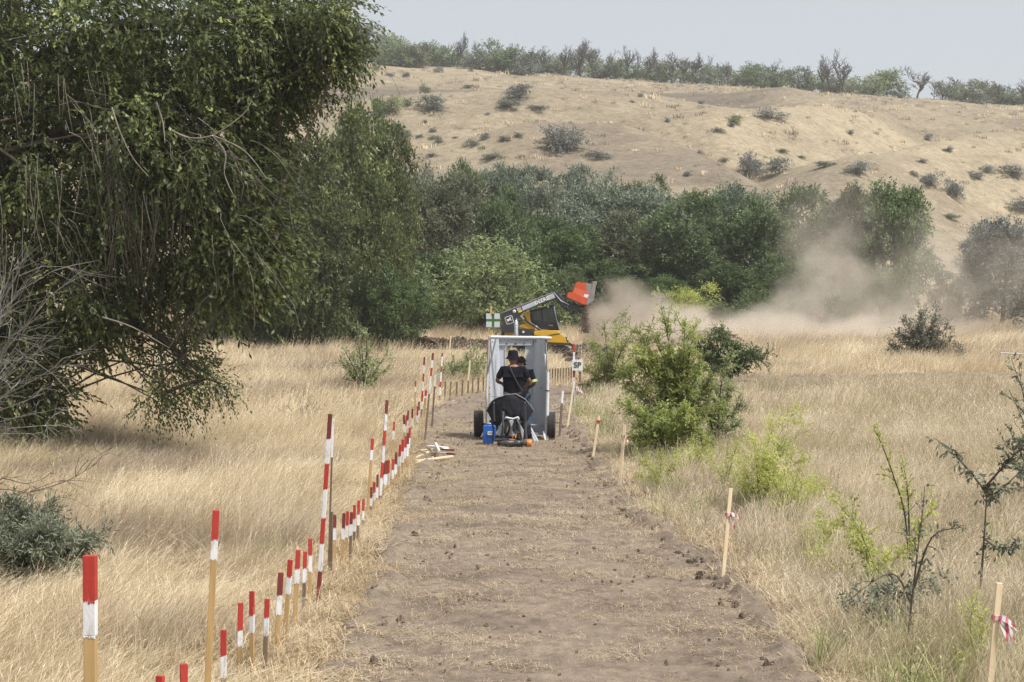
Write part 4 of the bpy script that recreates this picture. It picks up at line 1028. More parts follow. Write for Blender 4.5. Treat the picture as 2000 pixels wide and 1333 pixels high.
# right hand acacia clump, four shrubs growing into each other
b = ground(1300, 892); D = b.y
stem_shrub("acacia_shrub", "largest bright green acacia shrub right of the track, tall shoots on top", "shrub", onground(1330, D), fan(onground(1330, D), [(1242, 640), (1296, 622), (1338, 632), (1355, 650), (1280, 660), (1310, 690), (1250, 710), (1370, 700), (1230, 760), (1390, 740), (1300, 740), (1345, 760), (1265, 790), (1410, 790), (1215, 730), (1330, 700), (1275, 700), (1240, 680)], D, R_), 'acacia', 11, per=84, k=9, ll=.055, lw=.026, sl=.20, r=.022, kids=9, klen=.34)
stem_shrub("acacia_shrub", "low dense acacia shrub at the front of the right hand clump", "shrub", onground(1310, D - 1.5), fan(onground(1310, D - 1.5), [(1228, 800), (1250, 830), (1290, 800), (1340, 800), (1275, 860), (1320, 845), (1360, 830), (1385, 850), (1240, 860), (1300, 880), (1265, 812)], D - 1.5, R_), 'acacia', 12, per=76, k=9, ll=.055, lw=.028, sl=.18, kids=8, klen=.4)
stem_shrub("acacia_shrub", "pale leafy acacia shrub on the right flank of the clump", "shrub", onground(1395, D + .6), fan(onground(1395, D + .6), [(1420, 700), (1445, 790), (1440, 830), (1400, 760), (1380, 790), (1430, 760), (1455, 860), (1410, 840), (1370, 740)], D + .6, R_), 'light', 13, per=62, k=9, ll=.05, lw=.022, sl=.17, kids=8, klen=.35)
b = onground(1185, 59); D = 59.0
stem_shrub("willow_shrub", "loose green shrub beside the SP sign", "shrub", onground(1190, D), fan(onground(1190, D), [(1150, 665), (1180, 640), (1218, 612), (1235, 650), (1260, 680), (1140, 720), (1170, 690), (1205, 670), (1245, 720), (1130, 750), (1275, 700), (1160, 740), (1215, 720), (1132, 775)], D, R_), 'acacia', 14, per=44, k=8, ll=.075, lw=.032, sl=.26, r=.02, kids=8, klen=.3)
b = onground(1425, 64)
stem_shrub("thorn_shrub", "dark brownish shrub behind the acacia clump, arching to the right", "shrub", b, fan(b, [(1340, 690), (1370, 668), (1400, 660), (1408, 645), (1440, 680), (1470, 690), (1505, 690), (1490, 700), (1460, 720), (1350, 720), (1385, 705), (1430, 700), (1365, 680), (1340, 715)], 64, R_, .45, .35), 'dark', 15, per=46, k=8, ll=.085, lw=.04, sl=.26, kids=8, klen=.35)
# left young tree shrubs in the grass
b = ground(712, 772)
stem_shrub("young_willow", "young green shrub with upright shoots alone in the left grass", "shrub", b, fan(b, [(668, 676), (702, 640), (718, 650), (757, 688), (765, 712), (740, 720), (690, 700), (720, 690), (700, 670), (672, 715), (735, 700), (660, 700)], b.y, R_, .5, -.02), 'light', 16, per=24, k=6, ll=.10, lw=.034, sl=.24, r=.03, kids=5, klen=.26)
for j, (px, py, tips, lb) in enumerate((((872, 745, [(862, 715), (880, 712), (868, 722), (888, 722)], "small leafy sprout behind the stake line, leftmost")), (893, 745, [(885, 700), (905, 706), (915, 712), (878, 716)], "leafy sprout with arching leaves behind the stake line"), (930, 742, [(918, 690), (932, 672), (946, 690), (922, 705), (940, 705), (912, 700)], "tallest leafy sprout behind the stake line by the grey cart"), (908, 742, [(902, 712), (912, 700), (920, 716)], "low middle sprout behind the stake line"))):
    b = ground(px, py + 8); stem_shrub("green_sprout", lb, "plant", b, fan(b, tips, b.y, R_, .5, 0), 'light', 20 + j, per=13, k=5, ll=.17, lw=.040, sl=.20, r=.012, kids=2, klen=.3)
# grey green silverberry bush, bottom left
b = onground(10, 20.4)
stem_shrub("silverberry_bush", "grey green narrow leaved bush at the lower left edge", "bush", b, fan(b, [(-40, 1000), (0, 1005), (30, 1000), (55, 1010), (90, 1020), (100, 1050), (130, 1050), (175, 1050), (160, 1075), (60, 1060), (20, 1050), (110, 1095), (-20, 1060), (75, 1040), (40, 1090), (140, 1100)], 20.4, R_), 'sage', 31, per=60, k=9, ll=.08, lw=.016, sl=.18, r=.010, kids=9, klen=.5)
# right foreground weeds and saplings
b = onground(1480, 28)
stem_shrub("weed_clump", "lime green feathery weeds right of the tall pale stake", "weed", b, fan(b, [(1440, 900), (1470, 850), (1510, 830), (1555, 800), (1530, 870), (1560, 900), (1500, 910), (1450, 950), (1590, 940), (1520, 940), (1480, 890), (1580, 830)], 28, R_), 'lime', 32, per=52, k=8, ll=.045, lw=.013, sl=.16, r=.006, kids=8, klen=.4)
for j, (px, D, tips, lb) in enumerate(((1345, 33, [(1320, 880), (1350, 870), (1380, 860), (1400, 900), (1370, 930), (1330, 930), (1410, 940), (1390, 880)], "pale green weeds merging into the acacia clump's foot"), (1420, 30.5, [(1390, 900), (1420, 880), (1440, 870), (1450, 930), (1410, 960), (1385, 980), (1460, 960)], "soft lime weeds between the acacia clump and the middle taped stake"), (1540, 26, [(1500, 930), (1530, 900), (1560, 920), (1590, 960), (1520, 990), (1575, 1000), (1610, 940)], "wispy yellow green weeds at the lower end of the weed row"), (1600, 22, [(1570, 1040), (1600, 1010), (1630, 1030), (1650, 1070), (1590, 1090), (1620, 1090)], "low sparse weeds on the bank above the track's right edge"))):
    b = onground(px, D); stem_shrub("weed_clump", lb, "weed", b, fan(b, tips, D, R_), 'lime', 50 + j, per=34, k=7, ll=.045, lw=.013, sl=.15, r=.005, kids=6, klen=.4)
b = onground(1262, 36.5)
stem_shrub("dead_bush", "brown leafless thicket at the left foot of the acacia clump", "bush", b, fan(b, [(1228, 790), (1250, 775), (1275, 770), (1300, 785), (1320, 800), (1235, 830), (1260, 800)], 36.5, R_), 'dust', 56, per=8, k=3, ll=.04, lw=.015, sl=.1, r=.012, kids=12, klen=.4, wood=M_TWIG)
b = onground(1290, 31.5)
stem_shrub("weed_clump", "green weeds hugging the track edge below the acacia clump", "weed", b, fan(b, [(1255, 900), (1290, 890), (1320, 910), (1280, 940), (1335, 950), (1310, 960), (1240, 930), (1350, 980)], 31.5, R_), 'lime', 33, per=40, k=7, ll=.04, lw=.014, sl=.12, r=.005, kids=6, klen=.4)
b = onground(1780, 20.5)
stem_shrub("young_acacia", "slender lime green acacia shoot leaning left in the right grass", "plant", b, [[b, at(1768, 1010, 20.4), at(1745, 930, 20.3), at(1722, 868, 20.2), at(1706, 838, 20.2)], [b, at(1775, 1010, 20.5), at(1772, 950, 20.5), at(1762, 900, 20.4)], [b, at(1790, 1040, 20.5), at(1830, 990, 20.5)]], 'lime', 34, per=34, k=7, ll=.05, lw=.022, sl=.10, r=.012, kids=4, klen=.18, start=.1)
b = onground(1715, 20.0)
stem_shrub("weed_clump", "low yellow green acacia sprouts at the right track verge", "weed", b, fan(b, [(1650, 990), (1625, 970), (1690, 1060), (1735, 1090), (1700, 1110), (1760, 1080), (1668, 1040), (1640, 1020), (1780, 1060)], 20.0, R_), 'lime', 35, per=30, k=7, ll=.045, lw=.018, sl=.11, r=.005, kids=5, klen=.35)
b = onground(1770, 16.3)
stem_shrub("black_sapling", "black stemmed sapling leaning right near the lower right corner", "sapling", b, [[b, at(1778, 1200, 16.2), at(1792, 1080, 16.2), at(1803, 990, 16.2), at(1806, 950, 16.2)], [at(1785, 1150, 16.2), at(1820, 1050, 16.1), at(1880, 1030, 16.0)], [at(1780, 1180, 16.2), at(1740, 1120, 16.2), at(1650, 1178, 16.1)]], 'sage', 36, per=15, k=4, ll=.05, lw=.02, sl=.07, r=.012, kids=5, klen=.22, wood=M_TWIG)
b = onground(1913, 18.6)
stem_shrub("black_sapling", "taller black stemmed sapling with curled grey leaves at right", "sapling", b, [[b, at(1920, 1080, 18.5), at(1926, 980, 18.5), at(1924, 950, 18.5)], [at(1925, 960, 18.5), at(1880, 905, 18.4), at(1825, 855, 18.3)], [at(1926, 950, 18.5), at(1970, 900, 18.4), at(2010, 860, 18.3)], [at(1921, 1050, 18.5), at(1950, 1070, 18.4), at(1990, 1065, 18.3)], [at(1926, 970, 18.5), at(1950, 960, 18.4), at(2010, 905, 18.3)]], 'sage', 37, per=22, k=5, ll=.062, lw=.026, sl=.07, r=.014, kids=4, klen=.2, wood=M_TWIG, droop=.35)
b = onground(1900, 15.6)
stem_shrub("fern_sprout", "yellow green leafy sprout beside the taped stake in the corner", "plant", b, fan(b, [(1900, 1180), (1925, 1200), (1890, 1250), (1930, 1260), (1950, 1300), (1880, 1280), (1910, 1310), (1880, 1330)], 15.6, R_), 'lime', 38, per=26, k=7, ll=.035, lw=.014, sl=.09, r=.004, kids=4, klen=.3)
b = onground(1745, 17.6)
stem_shrub("trailing_bramble", "dark grey green leafy bramble low in the right verge", "plant", b, fan(b, [(1650, 1175), (1700, 1190), (1720, 1150), (1770, 1160), (1830, 1150), (1850, 1130), (1800, 1210), (1740, 1210)], 17.6, R_, .5, .4), 'sage', 39, per=26, k=6, ll=.045, lw=.02, sl=.09, r=.006, kids=5, klen=.35)
b = onground(2030, 27)
stem_shrub("leafy_shrub", "shrub with dark leaves reaching in from the right frame edge", "shrub", b, fan(b, [(1975, 700), (1970, 760), (1965, 830), (1960, 880), (1990, 720), (2000, 800), (1990, 860), (2040, 700), (2060, 800), (1975, 900)], 27, R_), 'sage', 40, per=18, k=5, ll=.07, lw=.035, sl=.13, r=.015, kids=4, klen=.25)
# lone shrub behind the right meadow and pale trees at the right edge
b = onground(1800, 78)
stem_shrub("dusty_shrub", "dark dusty shrub standing alone in the right meadow", "shrub", b, fan(b, [(1720, 696), (1750, 650), (1770, 630), (1800, 618), (1830, 622), (1850, 640), (1862, 670), (1884, 690), (1780, 660), (1820, 655), (1740, 680), (1835, 680), (1795, 640), (1760, 690), (1870, 692)], 78, R_, .5, .1), 'dust', 41, per=36, k=7, ll=.10, lw=.05, sl=.30, r=.03, kids=9, klen=.5)
plant("dusty_tree", 'feather', 1, 1955, 106, 415, 76, 'grey', "hazy grey tree at the right frame edge beyond the meadow", "tree", sink=.4)
plant("dusty_tree", 'shrub', 2, 2040, 98, 470, 60, 'grey', "hazy grey tree cut by the right frame edge, nearer one", "tree", sink=.4)
plant("dusty_tree", 'bush', 2, 1920, 108, 530, 44, 'grey', "low hazy bush at the foot of the right edge tree", "bush", sink=.3)
plant("dusty_tree", 'feather', 0, 1850, 104, 520, 32, 'dust', "narrow hazy sapling between the wood and the right edge tree", "tree", sink=.3)
plant("dusty_tree", 'shrub', 0, 1905, 150, 445, 36, 'grey', "far pale tree behind the right edge tree", "tree", sink=.3)
# ------------------------------------------------------------------ made things
M_RED = pmat("red_paint", (0.42, 0.036, 0.026), (0.56, 0.16, 0.11), 22, .6, .3, stretch=(1, 1, .35), lo=.27, hi=.36)
M_DRED = pmat("dark_red_paint", (0.25, 0.030, 0.025), (0.12, 0.03, 0.025), 20, .6, .3, stretch=(1, 1, .35))
M_WHITE = pmat("white_paint", (0.72, 0.72, 0.73), (0.46, 0.42, 0.37), 20, .65, .3, stretch=(1, 1, .4), lo=.30, hi=.50)
M_WOOD = pmat("stake_wood", (0.50, 0.33, 0.14), (0.38, 0.24, 0.10), 22, .75, stretch=(1, 1, .12))
M_PALEWOOD = pmat("pale_pine", (0.80, 0.66, 0.46), (0.68, 0.53, 0.34), 22, .75, stretch=(1, 1, .12))
M_OLDWOOD = pmat("weathered_wood", (0.21, 0.15, 0.10), (0.12, 0.085, 0.06), 22, .85, stretch=(1, 1, .15))
M_RUST = pmat("rusty_rod", (0.22, 0.14, 0.11), (0.13, 0.09, 0.075), 30, .8)
M_TAPE = None
def tapemat():
    m, t, N, L = newmat("red_white_tape")
    tc = N('ShaderNodeTexCoord'); w = N('ShaderNodeTexWave', i_Scale=7.0, i_Distortion=6.0); r = N('ShaderNodeValToRGB'); r.color_ramp.interpolation = 'CONSTANT'
    r.color_ramp.elements[0].color = c4((.75, .70, .70)); r.color_ramp.elements[1].position = .55; r.color_ramp.elements[1].color = c4((.62, .17, .19))
    b = N('ShaderNodeBsdfPrincipled', i_Roughness=.35); tr = N('ShaderNodeBsdfTranslucent'); mx = N('ShaderNodeMixShader', i_0=.3); o = N('ShaderNodeOutputMaterial')
    L(tc.outputs['Object'], w.inputs[0]); L(w.outputs[0], r.inputs[0]); L(r.outputs[0], b.inputs[0]); L(r.outputs[0], tr.inputs[0]); L(b.outputs[0], mx.inputs[1]); L(tr.outputs[0], mx.inputs[2]); L(mx.outputs[0], o.inputs[0]); return m
M_TAPE = tapemat()
SR = random.Random(41)
def pole(name, label, cat, group, base, top, w, t, bands, round_=False):
    """bands: (share of the length measured from the top, material, part name), last runs to the foot"""
    o = empty(name, base, label, cat, group); d = Vector(top) - base; L = d.length; d.normalize()
    q = Vector((0, 0, 1)).rotation_difference(d); o.rotation_mode = 'QUATERNION'; o.rotation_quaternion = q @ Matrix.Rotation(SR.uniform(-.35, .35), 4, 'Z').to_quaternion()
    z1 = L; acc = 0
    for i, (sh, mt, pn) in enumerate(bands):
        acc += sh; z0 = L * (1 - acc) if i < len(bands) - 1 else -.25
        mb = MB()
        if round_: mb.tube([(0, 0, z0), (0, 0, z1)], w / 2, 8)
        else:
            g = 0.0015 if pn != 'shaft' else 0
            mb.box((0, 0, (z0 + z1) / 2), (w + g * 2, t + g * 2, z1 - z0))
            if pn != 'shaft' and base.y < 34:       # brushed lower rim of the paint
                for j in range(5):
                    h = SR.uniform(.002, .016); g2 = g + .0012 if i == 0 else g
                    mb.box((w * (-.4 + .2 * j), 0, z0 - h / 2 + .0005), (w * .19 if 0 < j < 4 else w * .2, t + g2 * 2 + .001, h))
        ob = mb.build(pn, mt, o, bevel=.0025 if not round_ and (base.y < 20) else 0)
        z1 = z0
    return o
def stake_px(label, tx, ty, bx, by, red=0, white=0, w=.045, D=None, wood=None, group="red and white tipped stakes along the track", name="wooden_stake", cat="stake", redm=None):
    """tx,ty / bx,by: photo pixels of top and foot; red, white in pixels of the shaft"""
    base = ground(bx, by) if D is None else onground(tx + (bx - tx) * (1.0 if by > 1333 else 1), D)
    if D is not None:
        top = at(tx, ty, D); k = (F * (3.0 - float(base.z)) / D + 584 - ty) / max(by - ty, 1)
        base = onground(tx + (bx - tx) * k, D)
    D_ = base.y; top = at(tx, ty, D_)
    Lp = (top - base).length * F / D_
    bands = []
    if red: bands.append((red / Lp, redm or M_RED, 'red_tip'))
    if white: bands.append((white / Lp, M_WHITE, 'white_band'))
    bands.append((1, wood or M_WOOD, 'shaft'))
    return pole(name, label, cat, group, base, top, w, .022 + .012 * (w > .04), bands)
ST = [ # label, top, foot, red, white, width, D, wood
 ("nearest stake at lower left, thick red tip over a white band", 176, 1085, 175.5, 1333, 88, 69, .046, 7.6, 0),
 ("tall stake with red and white tip, second from the camera", 422, 997, 404, 1333, 56, 39, .042, 13.2, 0),
 ("stake cut by the lower frame edge showing only a sliver of red tip", 313, 1320, 312, 1400, 46, 34, .045, 12.6, 0),
 ("stake at the lower frame edge showing only its dark red tip", 359, 1297, 357, 1400, 50, 34, .045, 13.2, 0),
 ("short stake with dull red tip right of the tall second stake", 436.5, 1231, 435, 1333, 49, 43, .040, 14.7, 2),
 ("short golden stake with red tip, lower and left of its taller neighbour", 470, 1178, 465, 1333, 53, 30, .038, 15.8, 0),
 ("upright golden stake with long red tip before the dark shafted one", 492, 1155, 490, 1333, 46, 34, .037, 15.9, 0),
 ("short stake with dark weathered shaft and red tip in the front row", 522, 1170, 516, 1330, 36, 35, .036, None, 2),
 ("leaning golden stake right behind the dark shafted front stake", 548.5, 1119, 538, 1298, 43, 38, .042, None, 0),
 ("leaning stake with a patchy white band, two before the tall banded pole's group", 567, 1094, 555, 1282, 32, 33, .038, None, 0),
 ("golden stake tallest of the trio left of the big banded pole", 582.5, 1074.5, 574, 1249, 36, 28, .040, None, 0),
 ("lowest stake of the trio left of the big banded pole", 596, 1078, 592, 1215, 31, 28, .034, None, 2),
 ("stake just left of the big banded pole, its tip the highest there", 606, 1052.5, 605, 1197, 32, 32, .033, None, 0),
 ("plain weathered stake without paint right of the big banded pole", 647.5, 1000, 645.5, 1137, 0, 0, .032, None, 2),
 ("red tipped stake touching the plain weathered one on its right", 653.5, 1006, 654, 1120, 24, 24, .034, None, 0),
 ("first stake of the tight group of five right of the big banded pole", 672, 1003, 667, 1118, 28, 22, .033, None, 0),
 ("second stake of the tight group of five", 679, 999, 675, 1108, 26, 24, .030, None, 0),
 ("third stake of the tight group of five, tip slightly lower", 686.5, 1001, 683, 1112, 22, 22, .030, None, 2),
 ("fourth stake of the tight group of five, tip higher", 692.5, 987, 691.5, 1085, 26, 24, .028, None, 2),
 ("fifth stake of the tight group of five, thin with a dark tip", 700.7, 978, 698, 1074, 25, 22, .028, None, 2),
 ("slim stake standing alone right after the tight group of five", 710, 975, 708, 1045, 22, 18, .026, None, 2),
 ("tall thin golden stake with small red tip left of the second banded pole", 727.6, 857, 717, 1025, 21, 20, .036, None, 0),
 ("dark low stake at the tall thin golden stake's foot, left one", 725.5, 952, 723.5, 1029, 20, 16, .026, None, 2),
 ("dark low stake at the tall thin golden stake's foot, right one", 731, 942, 730, 1020, 20, 16, .026, None, 0),
 ("low stake just left of the second banded pole", 737.6, 927, 735, 1012, 24, 20, .026, None, 0),
 ("stake with bright red tip overlapping the second banded pole's base", 750, 903, 747, 985, 24, 20, .034, None, 0),
 ("broad red tipped stake right of the second banded pole, left of a pair", 755, 900, 752, 975, 25, 22, .036, None, 0),
 ("broad red tipped stake of the pair, slightly to the right", 759, 899, 757, 970, 25, 22, .034, None, 0),
 ("low stake between the two short clusters after the second banded pole", 768, 897, 766, 962, 20, 19, .034, None, 0),
 ("bright tipped stake of the next cluster, the left and lower", 774, 884, 771, 955, 22, 20, .036, None, 0),
 ("thin stake rising a little from the short row, small red tip", 770, 824, 763, 935, 17, 17, .034, None, 0),
 ("bright tipped stake in the dense middle row, first after the thin tall one", 781.6, 869, 778, 945, 22, 20, .036, None, 0),
 ("bright tipped stake in the dense middle row, second", 787, 859, 785, 938, 22, 22, .036, None, 0),
 ("bright tipped stake in the dense middle row, third", 792.5, 852, 790, 928, 22, 22, .036, None, 0),
 ("bright tipped stake closing the dense middle row beside the lying boards", 797, 846, 795, 918, 22, 24, .036, None, 0),
 ("wood stake at the dense row's far end with a red tip above the boards", 800.5, 836, 797, 912, 20, 20, .036, None, 0),
 ("dark tipped stake of the pair behind the dense middle row, left", 789, 811, 790, 868, 18, 16, .034, None, 2),
 ("stake crossing the pair behind the dense middle row, leaning", 794, 812, 790, 862, 20, 16, .030, None, 0),
 ("higher stake just right of the leaning pair", 797.5, 802, 794, 856, 20, 16, .032, None, 0),
 ("separate stake before the thin tall pole, with white band", 805.6, 799, 804, 850, 18, 16, .034, None, 2),
 ("thin tall golden pole with tiny red tip and white flag band", 811.6, 745, 810, 840, 11, 10, .030, None, 0),
 ("stake leaning on the base of the third banded pole", 815.5, 794, 815, 838, 18, 14, .036, None, 2),
 ("higher stake beside the third banded pole's base, left", 818.5, 785, 817, 832, 17, 14, .036, None, 0),
 ("dark stake beside the third banded pole's base, right", 824.8, 765, 822, 824, 22, 16, .036, None, 2),
 ("golden pole with a red block on top between the banded poles", 832, 763, 828, 815, 11, 4, .055, None, 0),
]
WM = {0: M_WOOD, 1: M_PALEWOOD, 2: M_OLDWOOD}
for (lb, tx, ty, bx, by, rd, wh, w, D, wd) in ST:
    stake_px(lb, tx, ty, bx, by, rd, wh, w, D, WM[wd], redm=M_RED if D or bx > 500 and SR.random() < .7 else M_DRED if not D else M_RED)
FR = "small wooden stakes fencing the bend of the track"
for i, (tx, ty, bx, by) in enumerate(((870, 746, 868.5, 781), (880.5, 746, 879, 780), (892.5, 746, 891.5, 779), (904, 743, 902, 776), (914.8, 744, 913.6, 774), (923.4, 739, 922.7, 771.6), (934.7, 738, 934, 770), (944, 737, 944, 768))):
    lb = ["first", "second", "third", "fourth", "fifth", "sixth", "seventh", "eighth"][i]
    stake_px(f"plain weathered stake at the track's bend, {lb} from the left before the grey cart", tx, ty, bx, by, 0, 0, .045, None, M_OLDWOOD, FR)
    if i in (0, 2, 3): pass
for i, px in enumerate((1074, 1079.5, 1085, 1090, 1095, 1100.5, 1106, 1111, 1116)):
    lb = ["first", "second", "third", "fourth", "fifth", "sixth", "seventh", "eighth", "ninth"][i]
    stake_px(f"plain weathered stake right of the grey cart, {lb} from the cart", px, 721 - i * .4, px - .5, 752 - i * .6, 0, 0, .042, None, M_OLDWOOD, FR)
# surveyors' banded poles
def banded(label, tx, ty, bx, by, ends, w, tail=None, group="tall red and white banded poles"):
    base = ground(bx, by); top = at(tx, ty, base.y); L = by - ty; b = []; last = ty
    for i, e in enumerate(ends):
        b.append(((e - last) / L, (M_DRED if (i == 0 or e > by - 8) else M_RED) if i % 2 == 0 else M_WHITE, 'red_band' if i % 2 == 0 else 'white_band')); last = e
    if tail: b.append((1, tail, 'shaft'))
    return pole("banded_pole", label, "pole", group, base, top, w, w * .8, b)
banded("big red and white banded pole, nearest and tallest of its kind", 645, 809, 620, 1195, [857, 905, 955, 1011, 1062, 1115, 1195], .036)
banded("second banded pole, right of the big one and further along", 756, 782, 741, 994, [808, 840, 870, 903, 933, 967, 994], .034)
banded("third banded pole, dark topped, before the dense stake row ends", 829, 698, 822, 826, [714, 730, 746, 764, 785, 800], .036, M_OLDWOOD)
banded("leaning banded pole with long brown lower shaft beside the track", 845.7, 690, 829, 869, [704, 719, 735, 770], .036, M_RUST)
banded("banded pole standing back at the track's bend, dark top", 864, 690, 858, 785, [697, 716, 727, 746, 757, 773, 785], .036)
stake_px("brown rod with a white upper end right of the leaning banded pole", 850.5, 733, 843, 841, 0, 22, .040, None, M_RUST, None, "marker_rod", "rod")
stake_px("slim white stick standing right behind the big banded pole's top", 650.5, 819, 641, 1128, 0, 74, .020, None, M_OLDWOOD, None, "marker_rod", "rod")
stake_px("tall thin red brown post with a white tag at the wood's edge", 765.5, 600, 764.6, 648, 0, 0, .06, 96, M_RUST, None, "marker_post", "post")
stake_px("pale leaning stake on the near side of the dark spoil", 881, 656, 878, 684, 0, 0, .05, 82, M_PALEWOOD, None, "marker_stake", "stake")
stake_px("pale stake among the sprouts left of the grey cart", 918, 704, 914, 748, 0, 0, .045, 61, M_PALEWOOD, None, "marker_stake", "stake")
for o in bpy.data.objects:
    if o.name.startswith("marker_post"):
        MB().box((0, -.035, .95), (.14, .012, .26)).build("tag", M_WHITE, o)
# pale stakes with tape on the right
def tapebow(o, z, r, seed, n=5):
    rg = random.Random(seed); mb = MB()
    mb.box((0, 0, z), (.062, .05, r * .35))
    for i in range(n):
        a = rg.uniform(-1.0, 1.2); L = r * rg.uniform(.8, 1.5); p = Vector((.02, -.03, z)); v = []; w = r * .34
        d = Vector((math.cos(a), rg.uniform(-.4, .2), math.sin(a) * .9 - .25)); s = Vector((-d.z, .4, d.x)).normalized()
        for t in (0, .3, .6, .85, 1.0):
            c = p + d * (L * t) + Vector((0, 0, -.5 * L * t * t)); k = w * (math.sin(math.pi * min(t + .12, 1)) + .25)
            v += [c - s * k / 2, c + s * k / 2 + Vector((0, -.02 * math.sin(t * 7 + i), 0))]
        mb.add(v, [(2 * j, 2 * j + 1, 2 * j + 3, 2 * j + 2) for j in range(4)], 0, True)
    ob = mb.build("tape", M_TAPE, o); return ob
RS = "pale pine stakes on the track's right edge"
def rstake(lb, tx, ty, bx, by, w, D=None): return stake_px(lb, tx, ty, bx, by, 0, 0, w, D, M_PALEWOOD, RS, "pine_stake", "stake")
o = rstake("nearest pale stake with a pink and white tape bow, lower right corner", 1951.7, 1139, 1937, 1333, .044, 14.2); tapebow(o, .72, .10, 3, 9)
o = rstake("pale pine stake with red white tape fluttering, middle of the right edge", 1427, 954, 1411.5, 1133, .040); tapebow(o, .70, .09, 5, 4)
o = rstake("pale pine stake with a small tape knot near its top, by the acacia clump", 1220, 830, 1209, 959, .042); tapebow(o, .86, .07, 8, 3)
o = rstake("pale pine stake with a tiny red knot, next before the grey cart's wheel", 1170, 813, 1157.5, 899, .045); MB().box((0, -.005, .72), (.06, .045, .05)).build("red_knot", M_RED, o)
rstake("pale stake farthest along the right edge, below the SP sign", 1120, 756, 1108, 835, .045)
stake_px("brown rod with white upper end beside the cart's right wheel", 1099, 764, 1093, 855, 0, 24, .042, None, M_RUST, None, "marker_rod", "rod")
o = stake_px("white rod with a strip of tape blowing right, under the SP sign", 1123.5, 756, 1122.5, 799, 0, 40, .045, None, M_OLDWOOD, None, "marker_rod", "rod"); tapebow(o, .55, .22, 9, 2)

def text_obj(name, s, size, mat, parent, loc, rotx=math.pi / 2, roty=0.0, ext=.004, align='CENTER', xs=1.0, offset=0.0):
    cu = bpy.data.curves.new(name, 'FONT'); cu.body = s; cu.size = size; cu.extrude = ext; cu.align_x = align; cu.align_y = 'CENTER'; cu.offset = offset
    cu.materials.append(mat); t = bpy.data.objects.new(name, cu); COL.objects.link(t); bpy.context.view_layer.update()
    me = bpy.data.meshes.new_from_object(t.evaluated_get(bpy.context.evaluated_depsgraph_get())); bpy.data.objects.remove(t)
    o = link(name, me, parent, loc)
    o.rotation_euler = (rotx, roty, 0); o.scale = (xs, 1, 1); return o
M_BLACK = pmat("black_paint", (0.012, 0.013, 0.016), (0.02, 0.02, 0.024), 8, .4)
M_INK = pmat("black_ink", (0.02, 0.02, 0.02), (0.02, 0.02, 0.02), 4, .8)
M_GREEN = pmat("green_paint", (0.05, 0.17, 0.045), (0.035, 0.13, 0.035), 20, .55)
M_PANEL = pmat("white_sign_panel", (0.60, 0.63, 0.68), (0.50, 0.53, 0.58), 30, .5)
M_YWOOD = pmat("yellow_wood", (0.58, 0.40, 0.13), (0.48, 0.31, 0.10), 20, .7, stretch=(1, 1, .15))
# SP sign
b = ground(1121, 796); s_ = F / b.y
o = pole("sp_sign", "small white board lettered SP on a red and white pole", "sign", None, b, at(1121, 672, b.y), .05, .04, [(.13, M_RED, 'red_band'), (.2, M_WHITE, 'white_band'), (.2, M_DRED, 'red_band'), (.22, M_WHITE, 'white_band'), (1, M_OLDWOOD, 'shaft')])
o.rotation_mode = 'QUATERNION'; o.rotation_quaternion = (1, 0, 0, 0)
bw = 21 / s_; bz = (796 - 713.5) / s_
MB().box((.09, -.045, bz), (bw, .02, bw)).build("board", M_WHITE, o, bevel=.004)
text_obj("lettering", "SP", bw * .72, M_INK, o, (.09, -.060, bz), offset=.003)
MB().box((.16, .0, bz - .32), (.05, .03, .28)).build("board_post", M_RUST, o)
# green cross board on its yellow post, standing behind the cart
b = onground(959, 47.0); s_ = F / 47.0; b0_ = at(958, 652, 47.0)
o = empty("green_cross_sign", b, "square white board with a green cross on a yellow wooden post", "sign")
tz = at(963, 612, 47.0).z - b.z; m_ = 1 / s_
MB().box((0, 0, (tz - .05) / 2), (.05, .03, tz + .35)).build("post", M_YWOOD, o, bevel=.003)
cz_ = at(963, 626, 47.0).z - b.z; cx_ = 4 * m_; w_ = 27.5 * m_
for sx in (-1, 1):
    for sz in (-1, 1):
        MB().box((cx_ + sx * w_ * .29, -.035, cz_ + sz * w_ * .29), (w_ * .40, .008, w_ * .40)).build("white_square", M_PANEL, o)
MB().box((cx_, -.026, cz_), (w_, .008, w_)).build("backing", M_GREEN, o)
MB().box((cx_, -.036, cz_), (w_ * .15, .010, w_ * 1.0)).box((cx_ - w_ * .29, -.036, cz_), (w_ * .41, .010, w_ * .14)).box((cx_ + w_ * .29, -.036, cz_), (w_ * .41, .010, w_ * .14)).build("green_cross", M_GREEN, o)
MB().box((cx_, -.05, cz_ + w_ * .52), (w_ * .14, .02, w_ * .12)).build("post_tip", M_YWOOD, o)

# ---- boards and stakes lying at the left verge
def lying(name, label, cat, group, a, b, w, t, mats):
    a = ground(*a) + Vector((0, 0, .03)); b_ = ground(*b) + Vector((0, 0, .03)); a.z += mats[0][2] if len(mats[0]) > 2 else 0
    b_.z += mats[0][2] if len(mats[0]) > 2 else 0
    o = empty(name, (a + b_) / 2, label, cat, group); d = (b_ - a); p = a - (a + b_) / 2
    acc = 0
    for i, m in enumerate(mats):
        q = p + d * m[0]; MB().bar(p + d * 0, q, w, t, 0, side=(0, 0, 1)).build('shaft' if m[1] in (M_WOOD, M_PALEWOOD, M_OLDWOOD) else 'painted_end', m[1], o); p = q
    return o
G_ = "stakes lying in a pile on the track's left edge"
lying("fallen_stake", "long pale stake lying nearest the camera in the verge pile", "stake", G_, (800, 916), (845, 898), .05, .03, [(1, M_PALEWOOD, .01)])
lying("fallen_stake", "pale stake lying across the front of the pile, thin end right", "stake", G_, (812, 908), (884, 899), .045, .03, [(1, M_PALEWOOD, .04)])
